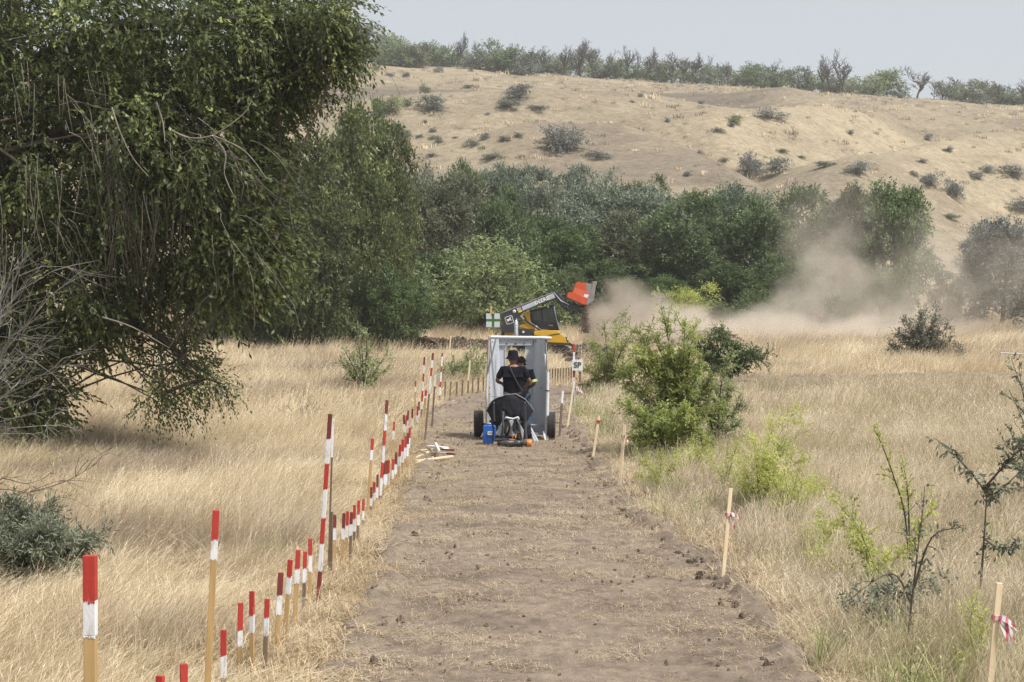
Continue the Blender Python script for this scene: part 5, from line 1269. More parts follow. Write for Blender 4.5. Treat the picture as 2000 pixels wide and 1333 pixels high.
lying("fallen_stake", "short broken piece of wood at the pile's left end", "stake", G_, (804, 906), (838, 889), .045, .03, [(1, M_PALEWOOD, .03)])
lying("fallen_stake", "lying stake with red painted end pointing right", "stake", G_, (845, 891), (888, 895), .05, .03, [(.35, M_PALEWOOD, .04), (.3, M_WHITE), (.35, M_DRED)])
lying("fallen_stake", "lying stake with dark red and white end at the back of the pile", "stake", G_, (842, 887), (887, 889), .05, .03, [(.3, M_WHITE, .06), (.7, M_DRED)])
lying("fallen_stake", "thin pale stick sticking out left at the back of the pile", "stake", G_, (820, 888), (846, 885), .04, .02, [(1, M_PALEWOOD, .05)])
lying("white_board", "white rectangular board lying on the stake pile", "board", None, (836, 886), (866, 888), .13, .02, [(1, M_WHITE, .11)])
lying("white_board", "small white strip lying across the stake pile", "board", None, (851, 882), (858, 898), .04, .015, [(1, M_WHITE, .135)])
lying("grey_plank", "weathered plank lying in the verge beneath the pole row", "plank", None, (801, 866), (822, 847), .11, .03, [(1, M_OLDWOOD, .03)])
lying("grey_plank", "pale plank lying on top of the weathered one in the verge", "plank", None, (806, 858), (820, 848), .08, .03, [(1, M_GREYWOOD, .07)])
b = ground(871, 881); o = MB().ball((0, 0, .03), (.07, .05, .045), 0, 9, 6, jit=.15, rng=SR).build("white_stone", M_WHITE, None, b); tag(o, "white stone or crumpled scrap on the track above the pile", "stone")
b = ground(1450, 1126); mb = MB(); mb.ball((0, 0, .05), (.055, .05, .075), 0, 9, 7, jit=.14, rng=SR); o = mb.build("pale_stone", pmat("pale_stone", (0.55, 0.53, 0.50), (.36, .35, .33), 18, .8, .5), None, b); tag(o, "upright pale stone beside the middle taped stake's foot", "stone")
# far tape line at right
a = at(1955, 690, 66); b_ = at(2080, 682, 64); o = MB().tube([a, (a + b_) / 2 - Vector((0, 0, .12)), b_], .022, 5).build("barrier_tape", M_WHITE); tag(o, "white tape line strung low across the meadow at the right edge", "tape")

# ------------------------------------------------------------------ grey shielded cart
M_GREY = pmat("grey_sheet_metal", (0.58, 0.60, 0.64), (0.49, 0.51, 0.55), 3.0, .45, stretch=(1, 1, .5))
M_GREY2 = pmat("dull_grey_frame", (0.30, 0.32, 0.35), (0.24, 0.26, 0.29), 6, .5)
M_WMETAL = pmat("white_enamel_tube", (0.66, 0.68, 0.71), (0.55, 0.57, 0.60), 12, .4)
M_BOLT = pmat("dark_bolt", (0.06, 0.06, 0.07), (0.04, 0.04, 0.05), 5, .5)
M_RUBBER = pmat("tyre_rubber", (0.022, 0.022, 0.024), (0.045, 0.040, 0.036), 5, .85)
M_PLASTIC = pmat("plastic_wrap", (0.62, 0.66, 0.70), (0.35, 0.40, 0.45), 16, .25)
cb = settle(ground(1010, 859)); DC = cb.y; SCL = F / DC; zc = rowpx(cb.z, DC)
def cw(px, py, y=0.0): return Vector(((px - 1010) / SCL, y, (zc - py) / SCL))
cart = empty("shielded_cart", cb, "grey metal shielded cart with window and two rubber wheels on the track", "cart")
def z3(X, Y): return (945 + X / 12.12, 650 + Y / 12.12)
def slab(pts, t, name, mat=M_GREY, par=cart):   # four corner points, thickness along their normal
    p = [Vector(q) for q in pts]; n = (p[1] - p[0]).cross(p[2] - p[0]).normalized() * t
    v = p + [q + n for q in p]; k = len(p)
    return MB().add(v, [tuple(range(k))[::-1], tuple(range(k, 2 * k))] + [(i, (i + 1) % k, (i + 1) % k + k, i + k) for i in range(k)]).build(name, mat, par)
yb = .85     # back wall depth
L0, L1 = 956.5, 975.0; R1, R0 = 1043.0, 1066.0
ztop, zbot = 662.0, 850.0
slab([cw(L0, ztop, 0), cw(L1, ztop + 2, yb), cw(L1, zbot - 6, yb), cw(L0, zbot, 0)], .012, "left_side_panel")
slab([cw(R1, ztop + 2, yb), cw(R0, ztop, 0), cw(R0, zbot, 0), cw(R1, zbot - 4, yb)], .012, "right_side_panel")
def rect(x0, y0, x1, y1, y, t, name, mat=M_GREY, bevel=0, par=cart):
    a = cw(x0, y0, y); b = cw(x1, y1, y); c = (a + b) / 2
    return MB().box((c.x, y + t / 2, c.z), (abs(b.x - a.x), t, abs(a.z - b.z))).build(name, mat, par, bevel=bevel)
rect(L1, 677, 986.5, 851, yb, .02, "back_panel"); rect(1027, 677, R1, 851, yb, .02, "back_panel"); rect(986.5, 716, 1027, 851, yb + .002, .02, "lower_back_panel")
rect(L1, 664, R1, 676.8, yb - .02, .045, "header_panel")
rect(975.5, 675.6, 1040, 677.2, yb - .035, .012, "header_trim", M_GREY2)
rect(986, 677.5, 987, 716, yb - .02, .02, "window_frame", M_WMETAL); rect(1026.5, 677.5, 1027.5, 716, yb - .02, .02, "window_frame", M_WMETAL)
mw, tw_, N_, L_ = newmat("cart_glass"); g_n = N_('ShaderNodeBsdfGlass', i_Roughness=0.0, i_IOR=1.05); g_n.inputs[0].default_value = (.88, .92, .9, 1); o_n = N_('ShaderNodeOutputMaterial'); L_(g_n.outputs[0], o_n.inputs[0])
rect(986.8, 677.3, 1026.8, 716, yb + .008, .004, "window_pane", mw)
rect(L0, 774.5, L1 - 1, 775.3, -.012, .006, "seam", M_GREY2); rect(1043, 774.5, 1066, 775.4, yb - .02, .006, "seam", M_GREY2)
# roof bar, brackets
mb = MB(); mb.tube([cw(958, 658.5, -.02), cw(1062, 660, -.02), cw(1077, 661, -.02)], .034, 10); mb.build("top_bar", M_WMETAL, cart)
rect(960, 656.5, 1064, 661.5, .02, .05, "roof_rail", M_GREY); rect(968, 660, 1050, 664, yb - .06, .05, "roof_rail", M_GREY)
MB().tube([cw(968.5, 662, -.05), cw(953.5, 727, -.05)], .017, 8).build("strut", M_GREY2, cart)
MB().tube([cw(955.2, 656, -.01), cw(954, 690, -.01), cw(952.6, 729, -.01)], .026, 8).build("left_upright", pmat("rusty_white_tube", (.62, .58, .56), (.42, .30, .25), 9, .5), cart)
MB().tube([cw(952, 729, 0), cw(950.5, 765, 0), cw(951.5, 832, 0), cw(952, 852, 0)], .030, 8).build("left_post", M_WMETAL, cart)
MB().tube([cw(1065.5, 660, -.01), cw(1068, 715, -.01), cw(1070, 728, -.01)], .018, 8).build("right_upright", M_GREY2, cart)
MB().tube([cw(1069.5, 727, -.02), cw(1068.8, 790, -.02), cw(1068.0, 863, -.06)], .040, 10).build("right_post", M_WMETAL, cart)
MB().tube([cw(1069.3, 762, -.02), cw(1069.2, 764, -.02)], .048, 10).build("post_clip", M_BOLT, cart)
MB().tube([cw(955, 660, 0), cw(944, 735, 0), cw(946, 740, 0)], .004, 5).build("cable", M_BOLT, cart)
for X, Y in ((1065, 662), ): pass
mb = MB(); mb.tube([cw(1062.2, 692, -.01), cw(1064.5, 692.5, -.06), cw(1064.5, 713.5, -.06), cw(1061.5, 716.5, -.01)], .011, 6); mb.build("grab_handle", M_WMETAL, cart)
for k, (x, y, yy) in enumerate(((956, 757, -.01), (1057, 758.5, .2), (962, 668, -.01), (989.5, 672.5, yb - .03), (1024, 672.5, yb - .03), (956.5, 770, -.01))):
    c = cw(x, y, yy); MB().lathe([(0, -.012), (.014, -.012), (.014, .004), (0, .004)], c, 'y', 8).build("bolt", M_BOLT, cart)
rect(1005, 672, 1009, 674.4, yb - .034, .014, "latch", M_BOLT)
MB().tube([cw(983, 663.5, .6), cw(992, 666.5, .6)], .006, 4).tube([cw(1023, 668, .6), cw(1035, 664.5, .6)], .006, 4).build("wire", M_BOLT, cart)
for k in range(7):
    c = cw(971.5, 664 + k * 15, .55); MB().lathe([(0, -.006), (.007, -.006), (.007, .002), (0, .002)], c, 'y', 6).build("rivet", M_GREY2, cart)
text_obj("handwriting", "JY/2", .12, M_INK, cart, cw(1050, 667.5, .56), ext=.001)
# wrapped stick on the roof
mb = MB(); rg = random.Random(2); pr = [(.025, 0), (.034, .03), (.040, .10), (.036, .16), (.042, .22), (.040, .27), (.030, .31), (.012, .34)]
mb.lathe(pr, cw(1008, 657, .2), 'z', 12); mb.tube([cw(1008, 657, .2), cw(1009, 622, .2)], .011, 6); mb.build("wrapped_beacon", M_PLASTIC, cart)
# wheels: tread ribs, hub and disc
def wheel(px, py, r, w, face):
    c = cw(px, py, .12); W_ = MB(); prof = []
    hw = w / 2
    prof = [(r * .58, -hw * .8), (r * .80, -hw), (r * .93, -hw * .95)]
    for i in range(6):
        a = -hw * .86 + i * (hw * 1.72 / 5.0); prof += [(r, a - hw * .10), (r, a + hw * .10), (r * .965, a + hw * .14), (r * .965, a + hw * .20)] if i < 5 else [(r, a - hw * .1), (r, a + hw * .1)]
    prof += [(r * .93, hw * .95), (r * .80, hw), (r * .58, hw * .8)]
    wh = empty("wheel", c); wh.parent = cart
    W_.lathe(prof, (0, 0, 0), 'x', 40); t = W_.build("tyre", M_RUBBER, wh)
    MB().lathe([(r * .60, -hw * .78), (r * .58, -hw * .55), (r * .30, -hw * .45), (r * .28, -hw * .75), (.02, -hw * .8), (0, -hw * .8)], (0, 0, 0), 'x', 24).lathe([(0, hw * .8), (.02, hw * .8), (r * .28, hw * .75), (r * .30, hw * .45), (r * .58, hw * .55), (r * .60, hw * .78)], (0, 0, 0), 'x', 24).build("rim", M_WMETAL, wh)
    wh.rotation_euler.z = face; return wh
wheel(934.5, 829, 26.5 / SCL, 17.5 / SCL, math.radians(4)); wheel(1077, 832.5, 27.5 / SCL, 15.5 / SCL, math.radians(-3))
mb = MB(); mb.tube([cw(934.5, 829, .12), cw(1077, 832.5, .12)], .025, 8); mb.build("axle", M_GREY2, cart)
rect(958, 846, 1064, 850, .02, .86, "floor_plate", M_GREY2)
mb = MB(); mb.bar(cw(1031, 833, -.25), cw(1048, 863, -.45), .035, .02); mb.build("stand_leg", M_WMETAL, cart)
mb = MB(); mb.bar(cw(1036.5, 834, -.25), cw(1052.5, 863, -.45), .03, .02); mb.build("stand_leg", M_WMETAL, cart)
mb = MB(); mb.bar(cw(1062, 842, -.1), cw(1066, 862, -.2), .04, .02); mb.build("stand_leg", M_WMETAL, cart)
MB().bar(cw(945, 843, -.1), cw(940, 853, -.2), .03, .02).build("stand_leg", M_WMETAL, cart)

# ------------------------------------------------------------------ folding seat with black cloth, blower, can
def z10(X, Y): return (940 + X / 10.257, 750 + Y / 10.257)
sb = settle(ground(998, 871)); DS = sb.y; SS = F / DS; zs = rowpx(sb.z, DS)
def sw(X, Y, y=0.0):
    px, py = z10(X, Y); return Vector(((px - 998) / SS, y, (zs - py) / SS))
M_CLOTH = pmat("black_cloth", (0.022, 0.022, 0.030), (0.013, 0.013, 0.018), 7, .8, .4, spec=.2)
M_STRAP = pmat("grey_webbing", (0.055, 0.052, 0.062), (0.035, 0.033, 0.04), 12, .8)
M_PIPING = pmat("grey_piping", (0.36, 0.35, 0.37), (.25, .24, .26), 12, .6)
M_DARKP = pmat("dark_plastic", (0.05, 0.052, 0.05), (0.03, 0.031, 0.03), 9, .45)
M_ORANGE = pmat("orange_plastic", (0.72, 0.24, 0.045), (0.6, 0.17, 0.03), 9, .45)
M_LGREY = pmat("pale_grey_plastic", (0.50, 0.51, 0.50), (0.40, 0.41, 0.40), 9, .5)
seat = empty("sunshade_pack", sb, "black cloth folding shade with grey piped rim standing behind the cart", "shade")
out = [(100, 540), (150, 440), (200, 360), (260, 310), (330, 270), (430, 240), (480, 212), (600, 205), (680, 195), (760, 238), (870, 300), (940, 380), (1000, 460), (1048, 545), (990, 630), (945, 700), (920, 760), (880, 800), (840, 760), (760, 720), (690, 685), (600, 690), (545, 625), (470, 560), (420, 545), (415, 700), (400, 800), (330, 850), (270, 790), (200, 720), (160, 620)]
def cloth(poly, name, mat, bulge=.10, t=.008, y0=0.0):
    from mathutils.geometry import tessellate_polygon
    bm = bmesh.new(); P3 = [sw(*p) for p in poly]; xs = [p.x for p in P3]; x0, x1 = min(xs), max(xs)
    vs = [bm.verts.new(p) for p in P3]; f = bm.faces.new(vs)
    bmesh.ops.triangulate(bm, faces=[f]); bmesh.ops.subdivide_edges(bm, edges=bm.edges, cuts=3, use_grid_fill=True)
    for v in bm.verts:
        u = (v.co.x - x0) / (x1 - x0) * 2 - 1; zz = v.co.z
        v.co.y = y0 + bulge * (u * u) * 1.8 - bulge + .03 * (vnoise(u * 4 + zz * 2, zz * 5 - u, 3) - .5) * (.5 + zz) + .02 * (vnoise(u * 9, zz * 9, 4) - .5)
    me = bpy.data.meshes.new(name); bm.to_mesh(me); bm.free(); me.materials.append(mat)
    for p in me.polygons: p.use_smooth = True
    o = link(name, me, seat); sdf = o.modifiers.new("thick", 'SOLIDIFY'); sdf.thickness = t; return o
cloth(out, "canopy_cloth", M_CLOTH)
cloth([(790, 780), (900, 740), (960, 830), (1025, 1050), (930, 1075), (830, 1100), (800, 950)], "side_cloth", M_CLOTH, .03, y0=.05)
cloth([(150, 750), (250, 700), (340, 830), (300, 980), (290, 850), (200, 800)], "side_cloth", pmat("green_black_cloth", (.02, .045, .04), (.015, .03, .03), 8, .8), .03, y0=.10)
rim = [sw(x, y) for x, y in out[:14]]; x0 = min(p.x for p in rim); x1 = max(p.x for p in rim)
for p in rim:
    u = (p.x - x0) / (x1 - x0) * 2 - 1; p.y = .10 * u * u * 1.8 - .10 - .006
mb = MB(); mb.tube(_crom(np.array(rim), 3), .009, 5); mb.build("piping", M_PIPING, seat)
mb = MB(); mb.tube([(p[0], p[1] + .02, p[2] - .01) for p in _crom(np.array(rim), 3)], .014, 5); mb.build("rim_tube", M_DARKP, seat)
for X in (255, 880):
    MB().bar(sw(X, 370, -.13), sw(X + 10, 740, -.13), .035, .006).build("webbing", M_STRAP, seat)
    MB().ball(sw(X, 368, -.135), .012, 0, 8, 5).build("snap_button", M_PIPING, seat)
MB().tube([sw(885, 740, -.08), sw(880, 900, -.12), sw(890, 1100, -.12)], [.045, .035, .04], 8).build("rear_leg", M_STRAP, seat)
MB().tube([sw(200, 700, .0), sw(240, 900, .08), sw(230, 1150, .16)], .018, 6).build("rear_leg", M_DARKP, seat)
MB().tube([sw(980, 820, .05), sw(1000, 1100, .1)], .014, 6).build("rear_leg", M_DARKP, seat)
# backpack blower in front of it
bl = empty("backpack_blower", sb + Vector((0, -.28, 0)), "backpack leaf blower with pale frame, dark straps and orange ended tube", "blower")
Y0 = 0.0
def pw(X, Y, y=0): return sw(X, Y, y)
MB().tube(_crom(np.array([pw(480, 680, -.03), pw(500, 655, -.05), pw(560, 668, -.05), pw(640, 680, -.05), pw(700, 660, -.05), pw(740, 655, -.04), pw(745, 700, -.03)]), 4), .018, 8).build("carry_handle", M_WMETAL, bl)
MB().add([pw(565, 720, .06), pw(640, 720, .06), pw(660, 960, .06), pw(660, 1050, .06), pw(480, 1060, .06), pw(500, 960, .06)] + [pw(565, 720, .12), pw(640, 720, .12), pw(660, 960, .12), pw(660, 1050, .12), pw(480, 1060, .12), pw(500, 960, .12)],
         [(0, 5, 4, 3, 2, 1), (6, 7, 8, 9, 10, 11)] + [(i, (i + 1) % 6, (i + 1) % 6 + 6, i + 6) for i in range(6)]).build("back_plate", M_LGREY, bl, bevel=.008)
for pts in ([(400, 800), (295, 965), (330, 1010), (380, 1030), (410, 900)], [(780, 800), (850, 920), (835, 1090), (800, 1050), (790, 930)]):
    P_ = [pw(*p, .0) for p in pts]; k = len(P_)
    MB().add(P_ + [q + Vector((0, .06, 0)) for q in P_], [tuple(range(k))[::-1], tuple(range(k, 2 * k))] + [(i, (i + 1) % k, (i + 1) % k + k, i + k) for i in range(k)]).build("side_cover", M_LGREY, bl, bevel=.006)
def strap(pts, w, name, mat=M_STRAP): 
    c = _crom(np.array([pw(*p) for p in pts]), 5); MB().tube(c, [w] * len(c), 8).build(name, mat, bl)
strap([(440, 550, .10), (435, 700, -.02), (440, 850, -.07), (405, 1080, -.02)], .027, "shoulder_strap")
strap([(480, 720, .0), (530, 720, -.06), (565, 830, -.09), (540, 950, -.07), (500, 1010, .0), (475, 940, .02)], .024, "shoulder_strap", M_CLOTH)
strap([(690, 700, .0), (655, 800, -.06), (650, 900, -.08), (690, 960, -.04)], .026, "shoulder_strap", M_CLOTH)
strap([(700, 690, -.02), (750, 780, -.07), (765, 900, -.09), (800, 1070, -.05)], .024, "shoulder_strap", M_DARKP)
strap([(445, 1085, -.02), (540, 1035, -.06), (620, 1045, -.07), (730, 1090, -.03)], .022, "waist_belt", M_CLOTH)
MB().tube([pw(650, 960, -.09), pw(700, 950, -.12), pw(775, 960, -.09)], .016, 6).tube([pw(660, 935, -.09), pw(710, 925, -.12), pw(770, 935, -.09)], .012, 6).build("throttle_grip", M_STRAP, bl)
MB().tube([pw(620, 1075, -.1), pw(660, 1010, -.12), pw(690, 1010, -.12), pw(685, 1060, -.12)], .014, 6).build("orange_lever", M_ORANGE, bl)
MB().box(pw(612, 1103, -.13), (.075, .04, .03)).build("orange_latch", pmat("dull_orange", (.40, .15, .07), (.3, .11, .05), 9, .5), bl, bevel=.006)
ca = pw(320, 1165, -.10); cbb = pw(1005, 1180, -.10)
def along(X): return (X - 320) / 10.257 / SS
MB().lathe([(0, 0), (.03, .0), (.05, along(400)), (.066, along(480)), (.068, along(640)), (.062, along(645)), (.062, along(660)), (.066, along(665)), (.065, along(785)), (.060, along(790))], ca, 'x', 20).build("blower_tube", M_DARKP, bl)
MB().lathe([(.070, along(785)), (.072, along(790)), (.072, along(815)), (.070, along(820))], ca, 'x', 20).build("tube_clamp", M_BLACK, bl)
MB().lathe([(.058, along(820)), (.062, along(825)), (.062, along(905)), (.058, along(908))], ca, 'x', 20).build("tube_sleeve", M_STRAP, bl)
MB().lathe([(.066, along(905)), (.074, along(910)), (.074, along(990)), (.066, along(1005)), (.05, along(1006)), (0, along(985))], ca, 'x', 20).build("orange_nozzle", M_ORANGE, bl)
MB().tube([pw(270, 1110, -.05), pw(360, 1100, -.08), pw(520, 1085, -.10)], [.03, .03, .02], 8).build("air_hose", M_DARKP, bl)
# blue can
M_LWH = pmat("paper_label", (0.78, 0.80, 0.84), (0.70, 0.72, 0.76), 9, .6)
M_BLUE = pmat("blue_plastic", (0.022, 0.13, 0.47), (0.018, 0.10, 0.40), 5, .35)
jb = settle(ground(954, 867.5)); can = empty("jerry_can", jb, "blue plastic jerry can with a white label beside the left wheel", "jerry can")
s2_ = F / jb.y; zj = rowpx(jb.z, jb.y)
def jw(X, Y, y=0):
    px, py = z10(X, Y); return Vector(((px - 954) / s2_, y, (zj - py) / s2_ - .02))
prof_ = [(35, 1195), (240, 1195), (262, 1100), (300, 960), (295, 850), (275, 808), (60, 812), (38, 850)]
P_ = [jw(*p, -.16) for p in prof_]; k = len(P_)
MB().add(P_ + [q + Vector((0, .30, 0)) for q in P_], [tuple(range(k)), tuple(range(2 * k - 1, k - 1, -1))] + [(i, i + k, (i + 1) % k + k, (i + 1) % k) for i in range(k)]).build("can_body", M_BLUE, can, bevel=.016)
MB().tube([jw(95, 812, -.02), jw(100, 790, -.02), jw(210, 790, -.02), jw(220, 812, -.02)], .016, 8).build("can_handle", M_BLUE, can)
MB().lathe([(0, .035), (.028, .035), (.028, -.01)], jw(165, 812, .08), 'z', 14).build("can_cap", M_WHITE, can)
MB().box(jw(188, 958, -.175), (.12, .012, .075)).build("can_label", M_LWH, can)
for i, (x, h) in enumerate(((155, .03), (180, .04), (200, .035), (222, .04))): MB().box(jw(x, 952, -.183), (.012, .003, h)).build("label_mark", M_GREY2, can)

# ------------------------------------------------------------------ two people, seen from behind
M_SKIN = pmat("skin", (0.22, 0.115, 0.075), (0.18, 0.09, 0.06), 9, .55)
M_SHIRT = pmat("black_tshirt", (0.011, 0.011, 0.017), (0.006, 0.006, 0.010), 6, .95, .5, spec=.12)
M_NAVY = pmat("navy_tshirt", (0.010, 0.015, 0.026), (0.007, 0.010, 0.016), 6, .95, .5, spec=.12)
M_TROUS = pmat("dark_trousers", (0.035, 0.035, 0.038), (0.022, 0.022, 0.026), 7, .85, .5)
M_JEANS = pmat("blue_work_trousers", (0.045, 0.085, 0.13), (0.03, 0.06, 0.10), 7, .85, .5)
M_HAIR = pmat("black_hair", (0.008, 0.007, 0.006), (0.012, 0.010, 0.009), 30, .8, .5, spec=.2)
M_BOOT = pmat("black_boots", (0.02, 0.019, 0.018), (0.03, 0.028, 0.026), 8, .6)
def skin(name, verts, edges, radii, mat, parent, root=0, sub=2):
    me = bpy.data.meshes.new(name); me.from_pydata([Vector(v) for v in verts], edges, []); o = bpy.data.objects.new(name, me); COL.objects.link(o)
    sk = o.modifiers.new("skin", 'SKIN'); ss = o.modifiers.new("sub", 'SUBSURF'); ss.levels = sub; ss.render_levels = sub
    for i, r in enumerate(radii): me.skin_vertices[0].data[i].radius = r if isinstance(r, tuple) else (r, r)
    me.skin_vertices[0].data[root].use_root = True; sk.use_smooth_shade = True
    bpy.context.view_layer.update()
    dg = bpy.context.evaluated_depsgraph_get(); m2 = bpy.data.meshes.new_from_object(o.evaluated_get(dg))
    bpy.data.objects.remove(o); m2.name = name; m2.materials.clear(); m2.materials.append(mat)
    for p in m2.polygons: p.use_smooth = True
    return link(name, m2, parent)
def person(label, base, hgt, armL, armR, lean, headyaw, shirt, trousers, lookdown=.10):
    """stands at base facing +Y; armL/armR: elbow and wrist points"""
    k = hgt / 1.80; o = empty("person", base, label, "person")
    lx = lean
    V = [(0, 0, .98), (lx * .3, 0, 1.12), (lx * .7, .01, 1.30), (lx, .03, 1.48), (lx, .05, 1.55), (lx, .085, 1.61), (lx, .10, 1.675), (lx, .09, 1.74),
         (-.205 + lx, .02, 1.465), armL[0], armL[1], (.205 + lx, .02, 1.465), armR[0], armR[1],
         (-.10, 0, .92), (-.12, .03, .50), (-.13, -.01, .09), (.10, 0, .92), (.12, .03, .50), (.13, -.01, .09), (-.14, .14, .05), (.14, .14, .05)]
    V = [Vector(v) * k for v in V]
    E = [(0, 1), (1, 2), (2, 3), (3, 4), (4, 5), (5, 6), (6, 7), (3, 8), (8, 9), (9, 10), (3, 11), (11, 12), (12, 13), (0, 14), (14, 15), (15, 16), (0, 17), (17, 18), (18, 19), (16, 20), (19, 21)]
    R_s = [(.12, .09), (.12, .09), (.13, .09), (.09, .07), .055, .075, .088, .06, .062, .044, .028, .062, .044, .028, .085, .058, .042, .085, .058, .042, .035, .035]
    skin("body", V, E, [tuple(x * k for x in (r if isinstance(r, tuple) else (r, r))) for r in R_s], M_SKIN, o)
    # shirt over torso and upper arms
    def toward(a, b, t): return V[a].lerp(V[b], t)
    SV = [V[0] - Vector((0, 0, .06)), V[1], V[2], toward(3, 4, .02), toward(3, 4, .38), V[8], toward(8, 9, .85), V[11], toward(11, 12, .85)]
    SE = [(0, 1), (1, 2), (2, 3), (3, 4), (3, 5), (5, 6), (3, 7), (7, 8)]
    SRr = [(.225, .16), (.215, .15), (.215, .145), (.155, .115), (.062, .062), .078, .070, .078, .070]
    skin("tshirt", SV, SE, [tuple(x * k for x in (r if isinstance(r, tuple) else (r, r))) for r in SRr], shirt, o, root=1)
    TV = [V[0] + Vector((0, 0, .02)), V[14], V[15], toward(15, 16, .93), V[17], V[18], toward(18, 19, .93)]
    skin("trousers", TV, [(0, 1), (1, 2), (2, 3), (0, 4), (4, 5), (5, 6)], [(.165 * k, .125 * k), .10 * k, .078 * k, .072 * k, .10 * k, .078 * k, .072 * k], trousers, o)
    for a, b in ((16, 20), (19, 21)):
        mb = MB(); f = V[b] - V[a]; c = V[a] + f * .5; mb.ball((c.x, c.y + .01, .055 * k), (.052 * k, .15 * k, .06 * k), 0, 12, 8); mb.build("boot", M_BOOT, o)
    h = V[6] ; face = Vector((math.sin(headyaw), math.cos(headyaw), -.05))
    sd = Vector((face.y, -face.x, 0)).normalized()
    mb = MB(); mb.ball(h + Vector((0, 0, -.02 * k)), (.078 * k, .098 * k, .115 * k), 0, 16, 12); 
    nz = h + face * .10 * k + Vector((0, 0, -.035 * k)); mb.ball(nz, (.015 * k, .02 * k, .026 * k), 0, 8, 6)
    mb.ball(h + face * .082 * k + Vector((0, 0, -.095 * k)), (.035 * k, .03 * k, .03 * k), 0, 10, 6)
    mb.build("head", M_SKIN, o)
    for s in (-1, 1):
        e = h + sd * s * .080 * k + Vector((0, 0, -.025 * k)); MB().ball(e, (.014 * k, .022 * k, .032 * k), 0, 8, 6).build("ear", M_SKIN, o)
        MB().ball(h + face * .088 * k + sd * s * .032 * k + Vector((0, 0, .0)), .012 * k, 0, 8, 6).build("eye", M_INK, o)
    MB().ball(h + face * .092 * k + Vector((0, 0, -.078 * k)), (.024 * k, .012 * k, .007 * k), 0, 8, 4).build("mouth", pmat("lips", (.28, .10, .08), None, 4, .5), o)
    # hands: palm and five fingers each, curled towards what they work at
    for w, e in ((10, 9), (13, 12)):
        d = (V[w] - V[e]).normalized(); up = Vector((0, 0, 1)); s = d.cross(up).normalized(); n = s.cross(d).normalized(); W_ = V[w]
        vs = [W_ - d * .02, W_ + d * .05, W_ + d * .085]; es = [(0, 1), (1, 2)]; rs = [(.026, .022), (.04, .018), (.04, .016)]
        mb = MB(); mb.tube([W_ - d * .03, W_ + d * .03, W_ + d * .09], [.027, .036, .030], 8)
        for j, (off, L) in enumerate(((-.03, .062), (-.01, .074), (.01, .078), (.03, .066))):
            a = W_ + d * .08 + s * off; b = a + d * L * .5 - n * .008; c = b + d * L * .32 - n * L * .4; mb.tube([a, b, c], [.0105, .0095, .008], 6)
        a = W_ + d * .02 + s * -.032; mb.tube([a, a + d * .035 - s * .022 - n * .01, a + d * .07 - s * .018 - n * .03], [.013, .011, .009], 6)
        mb.build("hand", M_SKIN, o)
    return o, V, k, h, face, sd
p1b = settle(onground(1002, DC - .62))
sP = F / 42.0
P1, V1, k1, h1, f1, s1 = person("person in black t-shirt and bucket hat, back turned, at the grey cart", p1b, 1.83, [(-.335, .0, 1.22), (-.20, .24, 1.15)], [(.34, .0, 1.22), (.27, .24, 1.10)], .0, .15, M_SHIRT, M_TROUS)
# bucket hat
mb = MB(); mb.lathe([(0, .125), (.05, .123), (.092, .105), (.103, .07), (.112, .0), (.160, -.055), (.164, -.06), (.158, -.062), (.108, -.012)], h1 + Vector((0, -.005, .055)), 'z', 24); hat = mb.build("bucket_hat", pmat("navy_black_hat", (.012, .010, .022), (.008, .007, .014), 9, .95, .4, spec=.12), P1)
# strap across the back
MB().tube(_crom(np.array([V1[8] * .35 + V1[3] * .65 + Vector((0, -.135, .05)), Vector((.04, -.150, 1.30)) * 1, Vector((.14, -.145, 1.12)), Vector((.20, -.10, 1.02))]), 5), .012, 5).build("shoulder_strap", M_STRAP, P1)
p2b = settle(onground(1020, DC + .12))
P2, V2, k2, h2, f2, s2 = person("shorter person with ear defenders in navy shirt, half hidden at the cart", p2b, 1.74, [(-.24, .10, 1.20), (-.10, .30, 1.10)], [(.27, -.02, 1.20), (.08, .10, 1.08)], -.02, .55, M_NAVY, M_JEANS)
mb = MB(); mb.ball(h2 + Vector((0, -.012, .025)), (.088, .105, .100), 0, 18, 12, z0=-.35); mb.build("hair", M_HAIR, P2)
mb = MB(); mb.tube([h2 + s2 * math.cos(a) * .108 + Vector((0, 0, math.sin(a) * .118)) for a in np.linspace(0, math.pi, 13)], .010, 6); mb.build("headband", M_BLACK, P2)
for s in (-1, 1):
    c = h2 + s2 * s * .098 + Vector((0, 0, -.02)); MB().ball(c, (.032, .036, .048), 0, 12, 8).build("ear_cup", M_BLACK, P2)
    MB().ball(c + s2 * s * .024 - Vector((0, .018, 0)), (.012, .012, .014), 0, 8, 6).build("cup_badge", M_LGREY, P2)
a, b = V2[11].lerp(V2[12], .66), V2[11].lerp(V2[12], .86); MB().tube([a, b], .087, 14).build("reflective_sleeve_band", pmat("yellow_reflective", (.62, .68, .22), (.5, .56, .2), 9, .4), P2)
